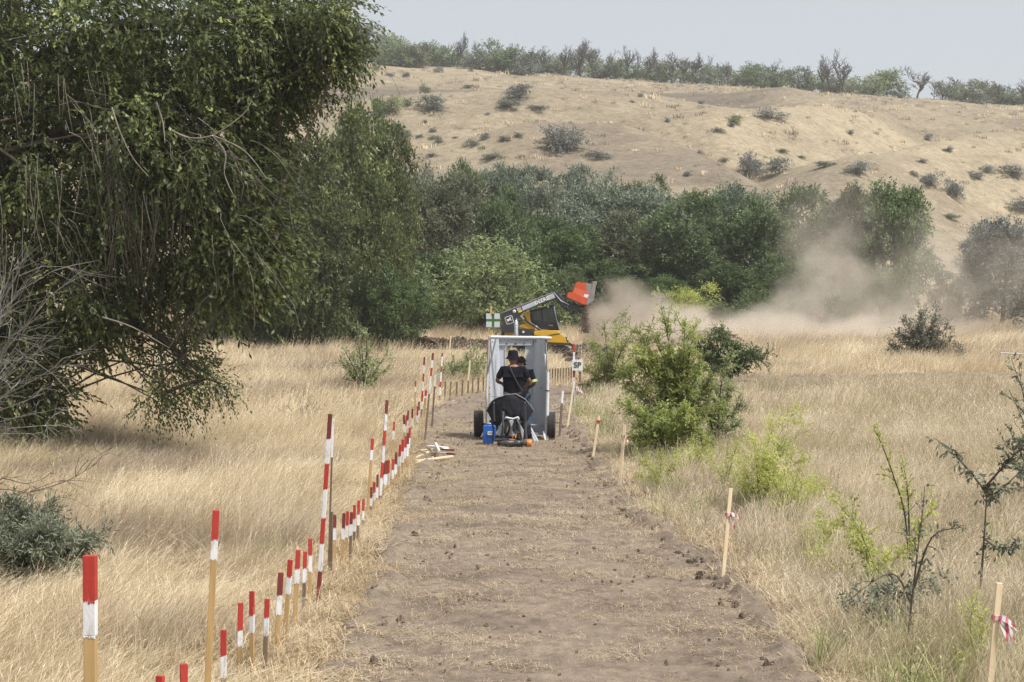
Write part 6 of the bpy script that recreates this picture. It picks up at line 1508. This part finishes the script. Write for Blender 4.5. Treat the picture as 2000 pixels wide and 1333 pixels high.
# ------------------------------------------------------------------ compact track loader
M_YEL = pmat("loader_yellow", (0.62, 0.36, 0.015), (0.50, 0.28, 0.02), 2.5, .45)
M_YDIRT = pmat("dusty_yellow", (0.50, 0.31, 0.06), (0.36, 0.25, 0.10), 3.5, .6)
M_LBLACK = pmat("loader_black", (0.018, 0.021, 0.028), (0.035, 0.036, 0.04), 2.5, .45)
M_LRED = pmat("bucket_red", (0.62, 0.085, 0.03), (0.50, 0.075, 0.03), 2.2, .5)
M_STEEL = pmat("worn_bucket_steel", (0.34, 0.33, 0.33), (0.24, 0.22, 0.21), 4, .5, metal=.3)
M_CHROME = pmat("chrome_rod", (0.8, 0.8, 0.82), (0.7, 0.7, 0.72), 4, .2, metal=.8)
M_LAB = pmat("pale_label", (0.50, 0.53, 0.60), (0.40, 0.43, 0.50), 24, .5)
M_LWHITE = pmat("label_white", (0.75, 0.76, 0.78), (0.68, 0.69, 0.7), 9, .5)
M_LYEL = pmat("label_yellow", (0.65, 0.50, 0.06), (0.6, 0.45, 0.05), 9, .5)
mg, tg, Ng, Lg = newmat("dark_cab_glass"); gb = Ng('ShaderNodeBsdfPrincipled', i_Roughness=0.08); gb.inputs['Base Color'].default_value = (.055, .072, .075, 1); go_ = Ng('ShaderNodeOutputMaterial'); Lg(gb.outputs[0], go_.inputs[0])
DL = 83.0; SL = F / DL
lb_ = onground(1045, DL); zl = rowpx(lb_.z, DL)
LO = empty("track_loader", lb_, "black and yellow compact track loader with a raised red bucket tipping soil", "loader")
LO.rotation_euler.z = math.radians(0)
def q(X, Y): px, py = 940 + X / 8.333, 530 + Y / 8.333; return ((px - 1045) / SL, (zl - py) / SL)
def PG(pts): return [q(*p) for p in pts]
def part(name, pts, y0, y1, mat, bevel=.015, par=None): return MB().ext(PG(pts), y0, y1).build(name, mat, par or LO, bevel=bevel)
W2 = .88
# lift arms, near and far, joined by a cross tube
armp = [(352, 668), (1165, 342), (1205, 395), (1195, 450), (960, 545), (760, 625), (690, 665), (640, 715), (590, 790), (565, 880), (545, 990), (330, 990), (332, 930), (350, 890)]
elbow = [(1165, 342), (1245, 352), (1300, 420), (1420, 525), (1560, 580), (1600, 600), (1565, 655), (1480, 650), (1400, 650), (1330, 600), (1250, 500), (1195, 450)]
for s, y in ((-1, -W2), (1, W2 - .16)):
    arm = part("lift_arm", armp, y, y + .16, M_LBLACK)
    part("arm_elbow", elbow, y + .02, y + .14, M_LBLACK, par=arm)
    MB().ext(PG([(1166, 344), (1180, 346), (1290, 470), (1420, 540), (1418, 550), (1280, 486)]), y - .004, y + .018).build("elbow_edge", M_LAB, arm)
    MB().ext(PG([(352, 664), (1165, 338), (1167, 350), (354, 678)]), y - .012, y + .172).build("arm_sky_highlight", M_STEEL, arm)  # paler strip paints in the sky caught by the arm's top face
    if s < 0:
        # decals on the near arm
        yf = y - .004
        def decal(name, pts, mat, yy=yf, t=.004): return MB().ext(PG(pts), yy, yy + t).build(name, mat, arm)
        decal("data_plate", [(655, 575), (885, 478), (910, 545), (680, 640)], M_LAB)
        for k_ in range(5): 
            xk = 690 + k_ * 42; decal("plate_line", [(xk, 602 - k_ * 17), (xk + 30, 590 - k_ * 17), (xk + 31, 594 - k_ * 17), (xk + 1, 606 - k_ * 17)], M_GREY2, yf - .003); decal("plate_line", [(xk + 8, 622 - k_ * 17), (xk + 36, 610 - k_ * 17), (xk + 37, 614 - k_ * 17), (xk + 9, 626 - k_ * 17)], M_GREY2, yf - .003)
        decal("pattern_plate", [(1062, 402), (1165, 362), (1195, 432), (1092, 474)], M_LAB)
        decal("plate_line", [(1085, 430), (1160, 385), (1165, 392), (1090, 438)], M_GREY2, yf - .003); decal("plate_line", [(1105, 455), (1178, 410), (1182, 417), (1110, 462)], M_GREY2, yf - .003)
        decal("yellow_label", [(598, 640), (660, 618), (668, 655), (606, 676)], M_LYEL)
        c = q(537, 652); MB().lathe([(0, -.004), (.068, -.004), (.068, .004), (0, .004)], (c[0], yf, c[1]), 'y', 20).build("round_label", M_LWHITE, arm)
        MB().ext(PG([(528, 668), (545, 632), (550, 636), (533, 672)]), yf - .008, yf - .004).build("label_mark", M_LBLACK, arm)
        c = q(612, 612); text_obj("model_number", "331", .13, M_LWHITE, arm, (c[0], yf - .006, c[1]), roty=-math.radians(21.5), offset=.004)
        c = q(978, 480); text_obj("brand_lettering", "DEERE", .215, M_LWHITE, arm, (c[0], yf - .006, c[1]), roty=-math.radians(21.5), offset=.006, xs=1.02)
        # leaping deer emblem in a rounded square, tilted with the arm
        c = q(457, 790); an = math.radians(-18)
        def rs(h, n=6, r=.35):
            out = []
            for cx, cz, a0 in ((1, 1, 0), (-1, 1, 90), (-1, -1, 180), (1, -1, 270)):
                for i in range(n):
                    a = math.radians(a0 + 90 * i / (n - 1)); out.append((cx * h * (1 - r) + h * r * math.cos(a), cz * h * (1 - r) + h * r * math.sin(a)))
            return [(c[0] + x * math.cos(-an) - z * math.sin(-an) , c[1] + x * math.sin(-an) + z * math.cos(-an)) for x, z in out]
        MB().ext(rs(.160), yf - .004, yf).build("emblem_border", M_LWHITE, arm); MB().ext(rs(.140), yf - .008, yf - .004).build("emblem_field", M_LBLACK, arm)
        deer = [(-.115, .03), (-.09, .055), (-.04, .045), (.02, .05), (.045, .075), (.03, .105), (.055, .09), (.075, .11), (.075, .085), (.10, .072), (.085, .055), (.07, .03), (.05, .0), (.085, -.02), (.11, -.05), (.10, -.06), (.065, -.035), (.03, -.02), (-.02, -.02), (-.05, -.045), (-.09, -.085), (-.10, -.075), (-.07, -.03), (-.085, .0), (-.10, .015)]
        MB().ext([(c[0] + (x * math.cos(-an) - z * math.sin(-an)), c[1] + (x * math.sin(-an) + z * math.cos(-an))) for x, z in deer], yf - .012, yf - .008).build("emblem_deer", M_LWHITE, arm)
    c = q(1378, 603); MB().lathe([(.05, -.03), (.075, -.03), (.075, .18), (.05, .18)], (c[0], y, c[1]), 'y', 16).build("pivot_boss", M_STEEL if s > 0 else M_LBLACK, arm)
    a = q(625, 722); b = q(700, 780); e = q(968, 958)
    cyl = MB().tube([(b[0], y + .24 if s < 0 else y - .08, b[1]), (e[0], y + .24 if s < 0 else y - .08, e[1])], .048, 10).build("lift_cylinder", M_LBLACK, LO)
    MB().tube([(a[0], y + .24 if s < 0 else y - .08, a[1]), (b[0], y + .24 if s < 0 else y - .08, b[1])], .030, 8).build("piston_rod", M_CHROME, cyl)
    MB().tube([(q(905, 890)[0], y + .2, q(905, 890)[1]), (q(895, 905)[0], y + .2, q(895, 905)[1])], .05, 8).build("cylinder_collar", M_LWHITE, cyl)
a = q(1215, 400); MB().tube([(a[0], -W2 + .1, a[1]), (a[0], W2 - .1, a[1])], .07, 12).build("cross_tube", M_LBLACK, LO)
# tilt cylinder and hoses at the front
for dy in (-.35, .35):
    a = q(1190, 375); b = q(1440, 545); c_ = MB().tube([(a[0], dy, a[1]), (b[0], dy, b[1])], .045, 8).build("tilt_cylinder", M_STEEL, LO)
for i, pts in enumerate(([(1240, 370), (1300, 335), (1350, 350), (1370, 400), (1350, 460)], [(1250, 400), (1320, 370), (1365, 385), (1360, 430), (1330, 470)], [(1230, 360), (1290, 400), (1340, 470)])):
    MB().tube(_crom(np.array([(q(*p)[0], -.3 + i * .12, q(*p)[1]) for p in pts]), 4), .016, 5).build("hydraulic_hose", M_STEEL if i == 1 else M_LBLACK, LO)
MB().tube(_crom(np.array([(q(*p)[0], -.80, q(*p)[1]) for p in ((352, 680), (345, 760), (312, 830), (325, 890), (370, 920))]), 4), .012, 5).build("hydraulic_hose", M_LBLACK, LO)
# coupler
part("coupler", [(1440, 560), (1500, 500), (1560, 545), (1680, 560), (1620, 600), (1570, 600), (1480, 640)], -.5, .5, M_LBLACK)
# bucket: two side plates, a folded shell and a cutting edge
bk = empty("bucket", (0, 0, 0)); bk.parent = LO
side_ = [(1388, 422), (1405, 345), (1478, 352), (1535, 185), (1690, 196), (1790, 212), (1757, 365), (1712, 455), (1690, 545), (1640, 538)]
for y in (-.98, .94):
    MB().ext(PG([(1388, 422), (1405, 345), (1478, 352), (1712, 452), (1690, 545), (1640, 538)]), y, y + .04).build("side_plate_lower", M_LRED, bk)
    MB().ext(PG([(1480, 350), (1508, 268), (1700, 330), (1755, 367), (1712, 451)]), y + .003, y + .037).build("side_plate_middle", pmat("bucket_red_light", (.66, .15, .07), (.58, .12, .055), 2.2, .5), bk)
    MB().ext(PG([(1509, 266), (1535, 185), (1690, 196), (1700, 328)]), y + .003, y + .037).build("side_plate_upper", M_LRED, bk)
    MB().ext(PG([(1691, 196), (1790, 212), (1757, 365), (1701, 328)]), y + .005, y + .035).build("worn_side_edge", M_STEEL, bk)
    MB().ext(PG([(1665, 375), (1738, 385), (1712, 440), (1650, 415)]), y - .006, y - .002).build("white_patch", M_LWHITE, bk)
shell = [(1690, 545), (1640, 538), (1388, 422), (1405, 345), (1478, 352), (1535, 185), (1690, 192)]
P_ = PG(shell); v = []; fs = []; t_ = .022
for (x, z) in P_: v += [(x, -.94, z), (x, .94, z), (x + t_, -.94, z + t_ * .2), (x + t_, .94, z + t_ * .2)]
for i in range(len(P_) - 1): b0 = i * 4; fs += [(b0, b0 + 4, b0 + 5, b0 + 1), (b0 + 2, b0 + 3, b0 + 7, b0 + 6), (b0, b0 + 2, b0 + 6, b0 + 4), (b0 + 1, b0 + 5, b0 + 7, b0 + 3)]
fs += [(0, 1, 3, 2), (len(v) - 4, len(v) - 2, len(v) - 1, len(v) - 3)]
MB().add(v, fs).build("bucket_shell", M_LRED, bk)
MB().ext(PG([(1792, 170), (1868, 165), (1862, 225), (1795, 215)]), -1.0, 1.0).build("cutting_edge", M_STEEL, bk)
for y in (-1.0, .965): MB().ext(PG([(1795, 216), (1850, 224), (1815, 480), (1702, 548), (1714, 455), (1758, 366)]), y, y + .035).build("side_cutter", M_STEEL, bk)
# cab
cabp = [(790, 655), (1165, 558), (1195, 590), (1278, 940), (1250, 965), (890, 935), (805, 830)]
part("cab", cabp, -.50, .50, M_LBLACK, .03)
for y in (-.512, .500):
    part("side_window", [(835, 665), (965, 632), (985, 815), (855, 800)], y, y + .012, mg, 0)
    part("side_window", [(990, 628), (1150, 590), (1205, 830), (1010, 818)], y, y + .012, mg, 0)
    part("window_bar", [(967, 632), (987, 628), (1008, 818), (985, 816)], y - .004, y + .016, M_LBLACK, 0)
    part("front_pillar", [(1172, 575), (1188, 572), (1222, 760), (1278, 930), (1262, 950), (1212, 780)], y - .018, y + .02, M_LAB, 0)
    part("cab_vent", [(1100, 868), (1165, 880), (1165, 892), (1098, 882)], y - .008, y + .01, M_GREY2, 0)
    part("dark_window_step", [(870, 840), (1220, 850), (1240, 940), (960, 900)], y - .003, y + .01, M_BLACK, 0)
fw0, fw1 = q(1195, 590), q(1275, 930); MB().add([(fw0[0] + .015, -.42, fw0[1]), (fw0[0] + .015, .42, fw0[1]), (fw1[0] + .015, .42, fw1[1] + .25), (fw1[0] - .04, -.42, fw1[1] + .25), (fw0[0] - .01, -.42, fw0[1]), (fw0[0] - .01, .42, fw0[1]), (fw1[0] - .01, .42, fw1[1] + .25), (fw1[0] - .06, -.42, fw1[1] + .25)], [(0, 1, 2, 3), (7, 6, 5, 4), (0, 4, 5, 1), (1, 5, 6, 2), (2, 6, 7, 3), (3, 7, 4, 0)]).build("windshield", mg, LO)
part("cab_roof", [(780, 640), (1180, 535), (1195, 560), (1165, 575), (795, 672)], -.56, .56, M_LBLACK, .02)
c = q(1083, 577); MB().ball((c[0], -.60, c[1]), .045, 0, 12, 8).build("work_light", M_LWHITE, LO); c = q(1132, 572); MB().ball((c[0], -.60, c[1]), .035, 0, 12, 8).build("work_light", M_BLACK, LO)
MB().tube([(q(1240, 760)[0], -.55, q(1240, 760)[1]), (q(1275, 840)[0], -.62, q(1275, 840)[1])], .02, 6).build("mirror_arm", M_LBLACK, LO)
# engine cover and chassis
part("engine_cover", [(680, 690), (780, 645), (805, 820), (880, 945), (760, 940), (620, 918), (608, 880), (640, 868), (700, 860), (730, 760)], -.62, .62, M_YEL, .02)
part("cover_vent", [(618, 875), (690, 868), (690, 905), (622, 912)], -.63, -.622, M_YDIRT, 0)
part("hydraulic_box", [(600, 935), (870, 955), (870, 1050), (610, 1050)], -.70, .70, M_LBLACK, .02)
part("box_label", [(668, 968), (700, 968), (700, 1000), (668, 1000)], -.71, -.702, M_LWHITE, 0)
part("rear_skirt", [(380, 985), (530, 985), (530, 1050), (640, 1050), (640, 1200), (380, 1190)], -.72, .72, M_YDIRT, .02)
part("rear_bumper", [(325, 992), (560, 992), (560, 1050), (420, 1110), (325, 1090)], -.70, .70, M_LBLACK, .02)
part("chassis", [(600, 1040), (860, 1040), (1340, 1160), (1300, 1240), (500, 1240)], -.48, .48, M_LBLACK, .02)
for y0, y1 in ((-.90, -.50), (.50, .90)):
    part("track_cover", [(850, 985), (880, 965), (1230, 960), (1255, 985), (1368, 1080), (1375, 1140), (1400, 1168), (1070, 1155), (1050, 1060), (900, 1045), (860, 1040)], y0 + .08, y1 - .03, M_YEL, .02)
    part("cover_slot", [(1100, 1030), (1270, 1005), (1270, 1018), (1105, 1045)], y0 + .068, y0 + .078, M_LBLACK, 0)
    part("front_foot", [(1345, 1082), (1395, 1070), (1385, 1105), (1415, 1130), (1410, 1165), (1360, 1150)], y0 + .1, y1 - .05, M_LBLACK, .01)
    # rubber track: closed belt with lugs, and its rollers
    belt = [(470, 1170), (1400, 1168), (1500, 1195), (1520, 1240), (1440, 1330), (1330, 1402), (560, 1402), (440, 1330), (420, 1240)]
    bel = MB(); Pp = PG(belt); cxm = sum(p[0] for p in Pp) / len(Pp); czm = sum(p[1] for p in Pp) / len(Pp)
    inn = [(cxm + (x - cxm) * .94, czm + (z - czm) * .72) for x, z in Pp]; n = len(Pp); vv = [(x, y0, z) for x, z in Pp] + [(x, y0, z) for x, z in inn] + [(x, y1, z) for x, z in Pp] + [(x, y1, z) for x, z in inn]
    ff = []
    for i in range(n):
        j = (i + 1) % n; ff += [(i, j, n + j, n + i), (2 * n + i, 3 * n + i, 3 * n + j, 2 * n + j), (i, 2 * n + i, 2 * n + j, j), (n + i, n + j, 3 * n + j, 3 * n + i)]
    tb = bel.add(vv, ff).build("rubber_track", M_RUBBER, LO, bevel=.01)
    per = [(Vector((Pp[i][0], 0, Pp[i][1])), Vector((Pp[(i + 1) % n][0], 0, Pp[(i + 1) % n][1]))) for i in range(n)]
    for a, b in per:
        L = (b - a).length
        for k_ in range(int(L / .14)):
            p = a.lerp(b, (k_ + .5) / int(L / .14)); lug = MB().bar(p + (b - a).normalized() * -.03, p + (b - a).normalized() * .03, .05, y1 - y0 + .01); 
            for vtx in range(len(lug.v)): lug.v[vtx] = (lug.v[vtx][0], lug.v[vtx][1] + (y0 + y1) / 2, lug.v[vtx][2])
            lug.build("track_lug", M_RUBBER, tb)
    for X_ in (560, 700, 840, 980, 1120, 1260, 1390):
        c = q(X_, 1345 if X_ < 1300 else 1270); MB().lathe([(0, 0), (.10, 0), (.12, .02), (.12, y1 - y0 - .08), (0, y1 - y0 - .06)], (c[0], y0 + .03, c[1]), 'y', 14).build("roller", M_LBLACK, tb)
    part("track_frame", [(560, 1215), (1380, 1215), (1330, 1330), (600, 1330)], y0 + .1, y1 - .1, M_LBLACK, .02)

# ------------------------------------------------------------------ dug soil
M_SPOIL = pmat("dark_dug_soil", (0.12, 0.085, 0.062), (0.055, 0.04, 0.03), 3.0, .95, .8)
def heap(name, label, pts, seed, mat=M_SPOIL, rough=.5):
    """pts: (x, y, radius x, radius y, height); one lumpy mesh with slabs and clods"""
    rg = random.Random(seed); mb = MB()
    for (x, y, rx, ry, h) in pts:
        z = float(H(x, y)); nn = max(6, int(rx * 5)); v = []; f = []
        mb.ball((x, y, z - .08), (rx, ry, h * .8), 0, 22, 12, jit=.16, rng=rg)
        for i in range(int(150 * rx)):
            a = rg.uniform(0, 6.28); r = rg.uniform(0, 1) ** .7; s = (.03 + .15 * rg.random() ** 2.5) * min(1, .4 + h)
            cx, cy = x + rx * r * math.cos(a), y + ry * r * math.sin(a); cz = z + h * math.sqrt(max(0, 1 - r * r)) * rg.uniform(.65, .95)
            mb.ball((cx, cy, cz), (s * rg.uniform(.7, 1.5), s, s * rg.uniform(.5, .9)), 0, 5, 4, jit=.4, rng=rg)
    for i in range(len(mb.sm)): mb.sm[i] = False
    o = mb.build(name, mat); tag(o, label, None, None, "stuff"); return o
hp = []; rg = random.Random(14)
for i in range(17):
    px = 765 + i * 13; D_ = 86 + rg.uniform(-.6, .6); hp.append(((px - 1000) * D_ / F, D_, rg.uniform(.35, .7), .6, rg.uniform(.28, .58)))
heap("spoil_bank", "dark lumpy bank of dug soil left of the loader", hp, 3)
M_SPOIL2 = pmat("brown_dug_soil", (0.19, 0.14, 0.105), (0.09, 0.065, 0.05), 3.0, .95, .8)
hp = [((px - 1000) * D_ / F, D_, rx, .8, h) for px, D_, rx, h in ((1135, 79, .7, .50), (1152, 79.5, .6, .62), (1168, 80, .7, .5), (1185, 79, .7, .3), (1150, 77, 1.0, .22))]
heap("spoil_heap", "brown heap of tipped soil under the raised bucket", hp, 4, M_SPOIL2)
hp = [((px - 1000) * 88 / F, 88 + dy, rx, 1.1, h) for px, dy, rx, h in ((1372, 0, 1.2, .55), (1395, 1, 1.3, .7), (1350, 1, .9, .4), (1425, 0, 1.0, .35), (1270, 2, .8, .35))]
heap("spoil_heap", "dusty mound of soil behind the acacia clump", hp, 5, pmat("dusty_soil", (0.30, 0.235, 0.18), (0.2, 0.155, 0.12), 3, .95, .6))
# falling soil: grains under the bucket
rg = random.Random(22); mb = MB()
for i in range(1500):
    t = rg.random() ** .8; X_ = 1690 + rg.gauss(0, 26) + t * rg.gauss(8, 30); Y_ = 545 + t * 450 + rg.gauss(0, 10); c = q(X_, Y_); s = rg.uniform(.006, .028)
    p = (lb_.x + c[0], DL + rg.uniform(-.8, .8), lb_.z + c[1]); mb.box(p, (s, s, s * 1.6), 0, Matrix.Rotation(rg.uniform(0, 3), 3, (rg.random(), rg.random(), .3)))
o = mb.build("falling_soil", M_SPOIL2); tag(o, "brown soil pouring down from the raised bucket", None, None, "stuff")

# ------------------------------------------------------------------ air: thin haze, and the dust clouds
def volbox(name, label, lo, hi):
    c = [(a + b) / 2 for a, b in zip(lo, hi)]; d = [b - a for a, b in zip(lo, hi)]
    o = MB().box((0, 0, 0), d).build(name, [], None, c); o.data.materials.clear(); return tag(o, label, None, None, "stuff")
zz_ = np.empty(len(g_.data.vertices) * 3, np.float32); g_.data.vertices.foreach_get("co", zz_); HZ0 = float(zz_[2::3].min()) - 1.0; HZ1 = float(max(zz_[2::3].max(), 53) + 13)
hz = volbox("haze", "thin pale haze over the valley", (-450, -130, HZ0), (450, 910, HZ1))
m, t, N, L = newmat("haze"); pv = N('ShaderNodeVolumePrincipled', i_Density=0.00028, i_Anisotropy=0.2); pv.inputs['Color'].default_value = (.97, .98, 1.0, 1)
o = N('ShaderNodeOutputMaterial'); L(pv.outputs[0], o.inputs['Volume']); hz.data.materials.append(m)
def dust(name, label, lo, hi, blobs, dens, color, nscale=.35, thr=.42, aniso=.2, nn=None):
    """blobs: ellipsoids (centre, radii, weight); density falls off inside each and is broken up by noise"""
    bx = volbox(name, label, lo, hi); m, t, N, L = newmat(name); g = N('ShaderNodeNewGeometry') ; tot = None
    tcn = N('ShaderNodeTexCoord'); c = Vector([(a + b) / 2 for a, b in zip(lo, hi)])
    wn = N('ShaderNodeTexNoise', i_Scale=.30, i_Detail=4.0); L(tcn.outputs['Object'], wn.inputs['Vector'])
    wv = N('ShaderNodeVectorMath', operation='MULTIPLY_ADD'); wv.inputs[1].default_value = (4.4, 4.4, 4.4); L(wn.outputs['Color'], wv.inputs[0]); L(tcn.outputs['Object'], wv.inputs[2])
    for (cc, rr_, w) in blobs:
        mp = N('ShaderNodeMapping', vector_type='POINT'); p = Vector(cc) - c + Vector((2.2, 2.2, 2.2))
        mp.inputs['Scale'].default_value = tuple(1 / r for r in rr_); mp.inputs['Location'].default_value = tuple(-p[i] / rr_[i] for i in range(3)); L(wv.outputs[0], mp.inputs[0])
        ln = N('ShaderNodeVectorMath', operation='LENGTH'); L(mp.outputs[0], ln.inputs[0])
        mr = N('ShaderNodeMapRange', interpolation_type='SMOOTHSTEP', i_1=1.0, i_2=0.15, i_3=0.0, i_4=w); L(ln.outputs['Value'], mr.inputs[0])
        if tot is None: tot = mr.outputs[0]
        else:
            ad = N('ShaderNodeMath', operation='ADD'); L(tot, ad.inputs[0]); L(mr.outputs[0], ad.inputs[1]); tot = ad.outputs[0]
    nz = N('ShaderNodeTexNoise', i_Scale=nscale, i_Detail=5.0, i_Roughness=.6); L(wv.outputs[0], nz.inputs['Vector'])
    n2 = N('ShaderNodeMapRange', i_1=thr - .14, i_2=thr + .16, i_3=.08, i_4=1.0); L(nz.outputs[0], n2.inputs[0])
    ml = N('ShaderNodeMath', operation='MULTIPLY'); L(tot, ml.inputs[0]); L(n2.outputs[0], ml.inputs[1])
    m2 = N('ShaderNodeMath', operation='MULTIPLY'); L(ml.outputs[0], m2.inputs[0]); m2.inputs[1].default_value = dens
    pv = N('ShaderNodeVolumePrincipled', i_Anisotropy=aniso); pv.inputs['Color'].default_value = c4(color); L(m2.outputs[0], pv.inputs['Density'])
    o = N('ShaderNodeOutputMaterial'); L(pv.outputs[0], o.inputs['Volume']); bx.data.materials.append(m); return bx
def wp(px, py, D): return tuple(at(px, py, D))
DD = 96.0; m_ = DD / F
dust("dust_cloud", "big tan dust cloud drifting right from the tipped soil", (2.6, 87.5, -1.0), (31, 103, 11.5), [
    (wp(1500, 664, 94), (10, 4.5, 1.8), 1.4), (wp(1360, 650, 93), (5.5, 4, 1.4), 1.0), (wp(1560, 620, 96), (3.6, 4, 1.9), .8), (wp(1590, 570, 97), (2.4, 4, 2.2), .50),
    (wp(1625, 500, 98), (2.0, 3.5, 2.6), .34), (wp(1580, 430, 98), (2.2, 3.5, 2.6), .20), (wp(1680, 430, 98), (2.0, 3.5, 2.0), .16), (wp(1700, 600, 98), (5, 4, 2.6), .40), (wp(1880, 560, 98), (7, 4, 4.2), .24), (wp(1720, 672, 95), (9, 4.5, 1.6), .75)],
    .80, (1.0, .89, .76), .75, .50)
dust("falling_dust", "brown dust plume blowing right from the raised bucket", (2.6, 80, -.5), (11.6, 86.5, 5.2), [
    (wp(1195, 610, 83), (1.6, 1.4, .80), .60), (wp(1250, 630, 83.5), (2.4, 1.6, .75), .36), (wp(1165, 600, 83), (.8, 1.2, .9), .8), (wp(1160, 640, 83), (.8, 1.2, .8), .7), (wp(1320, 640, 83.5), (2.8, 1.6, .9), .50), (wp(1215, 585, 83), (1.0, 1, .5), .3)],
    1.5, (.88, .77, .66), .9)
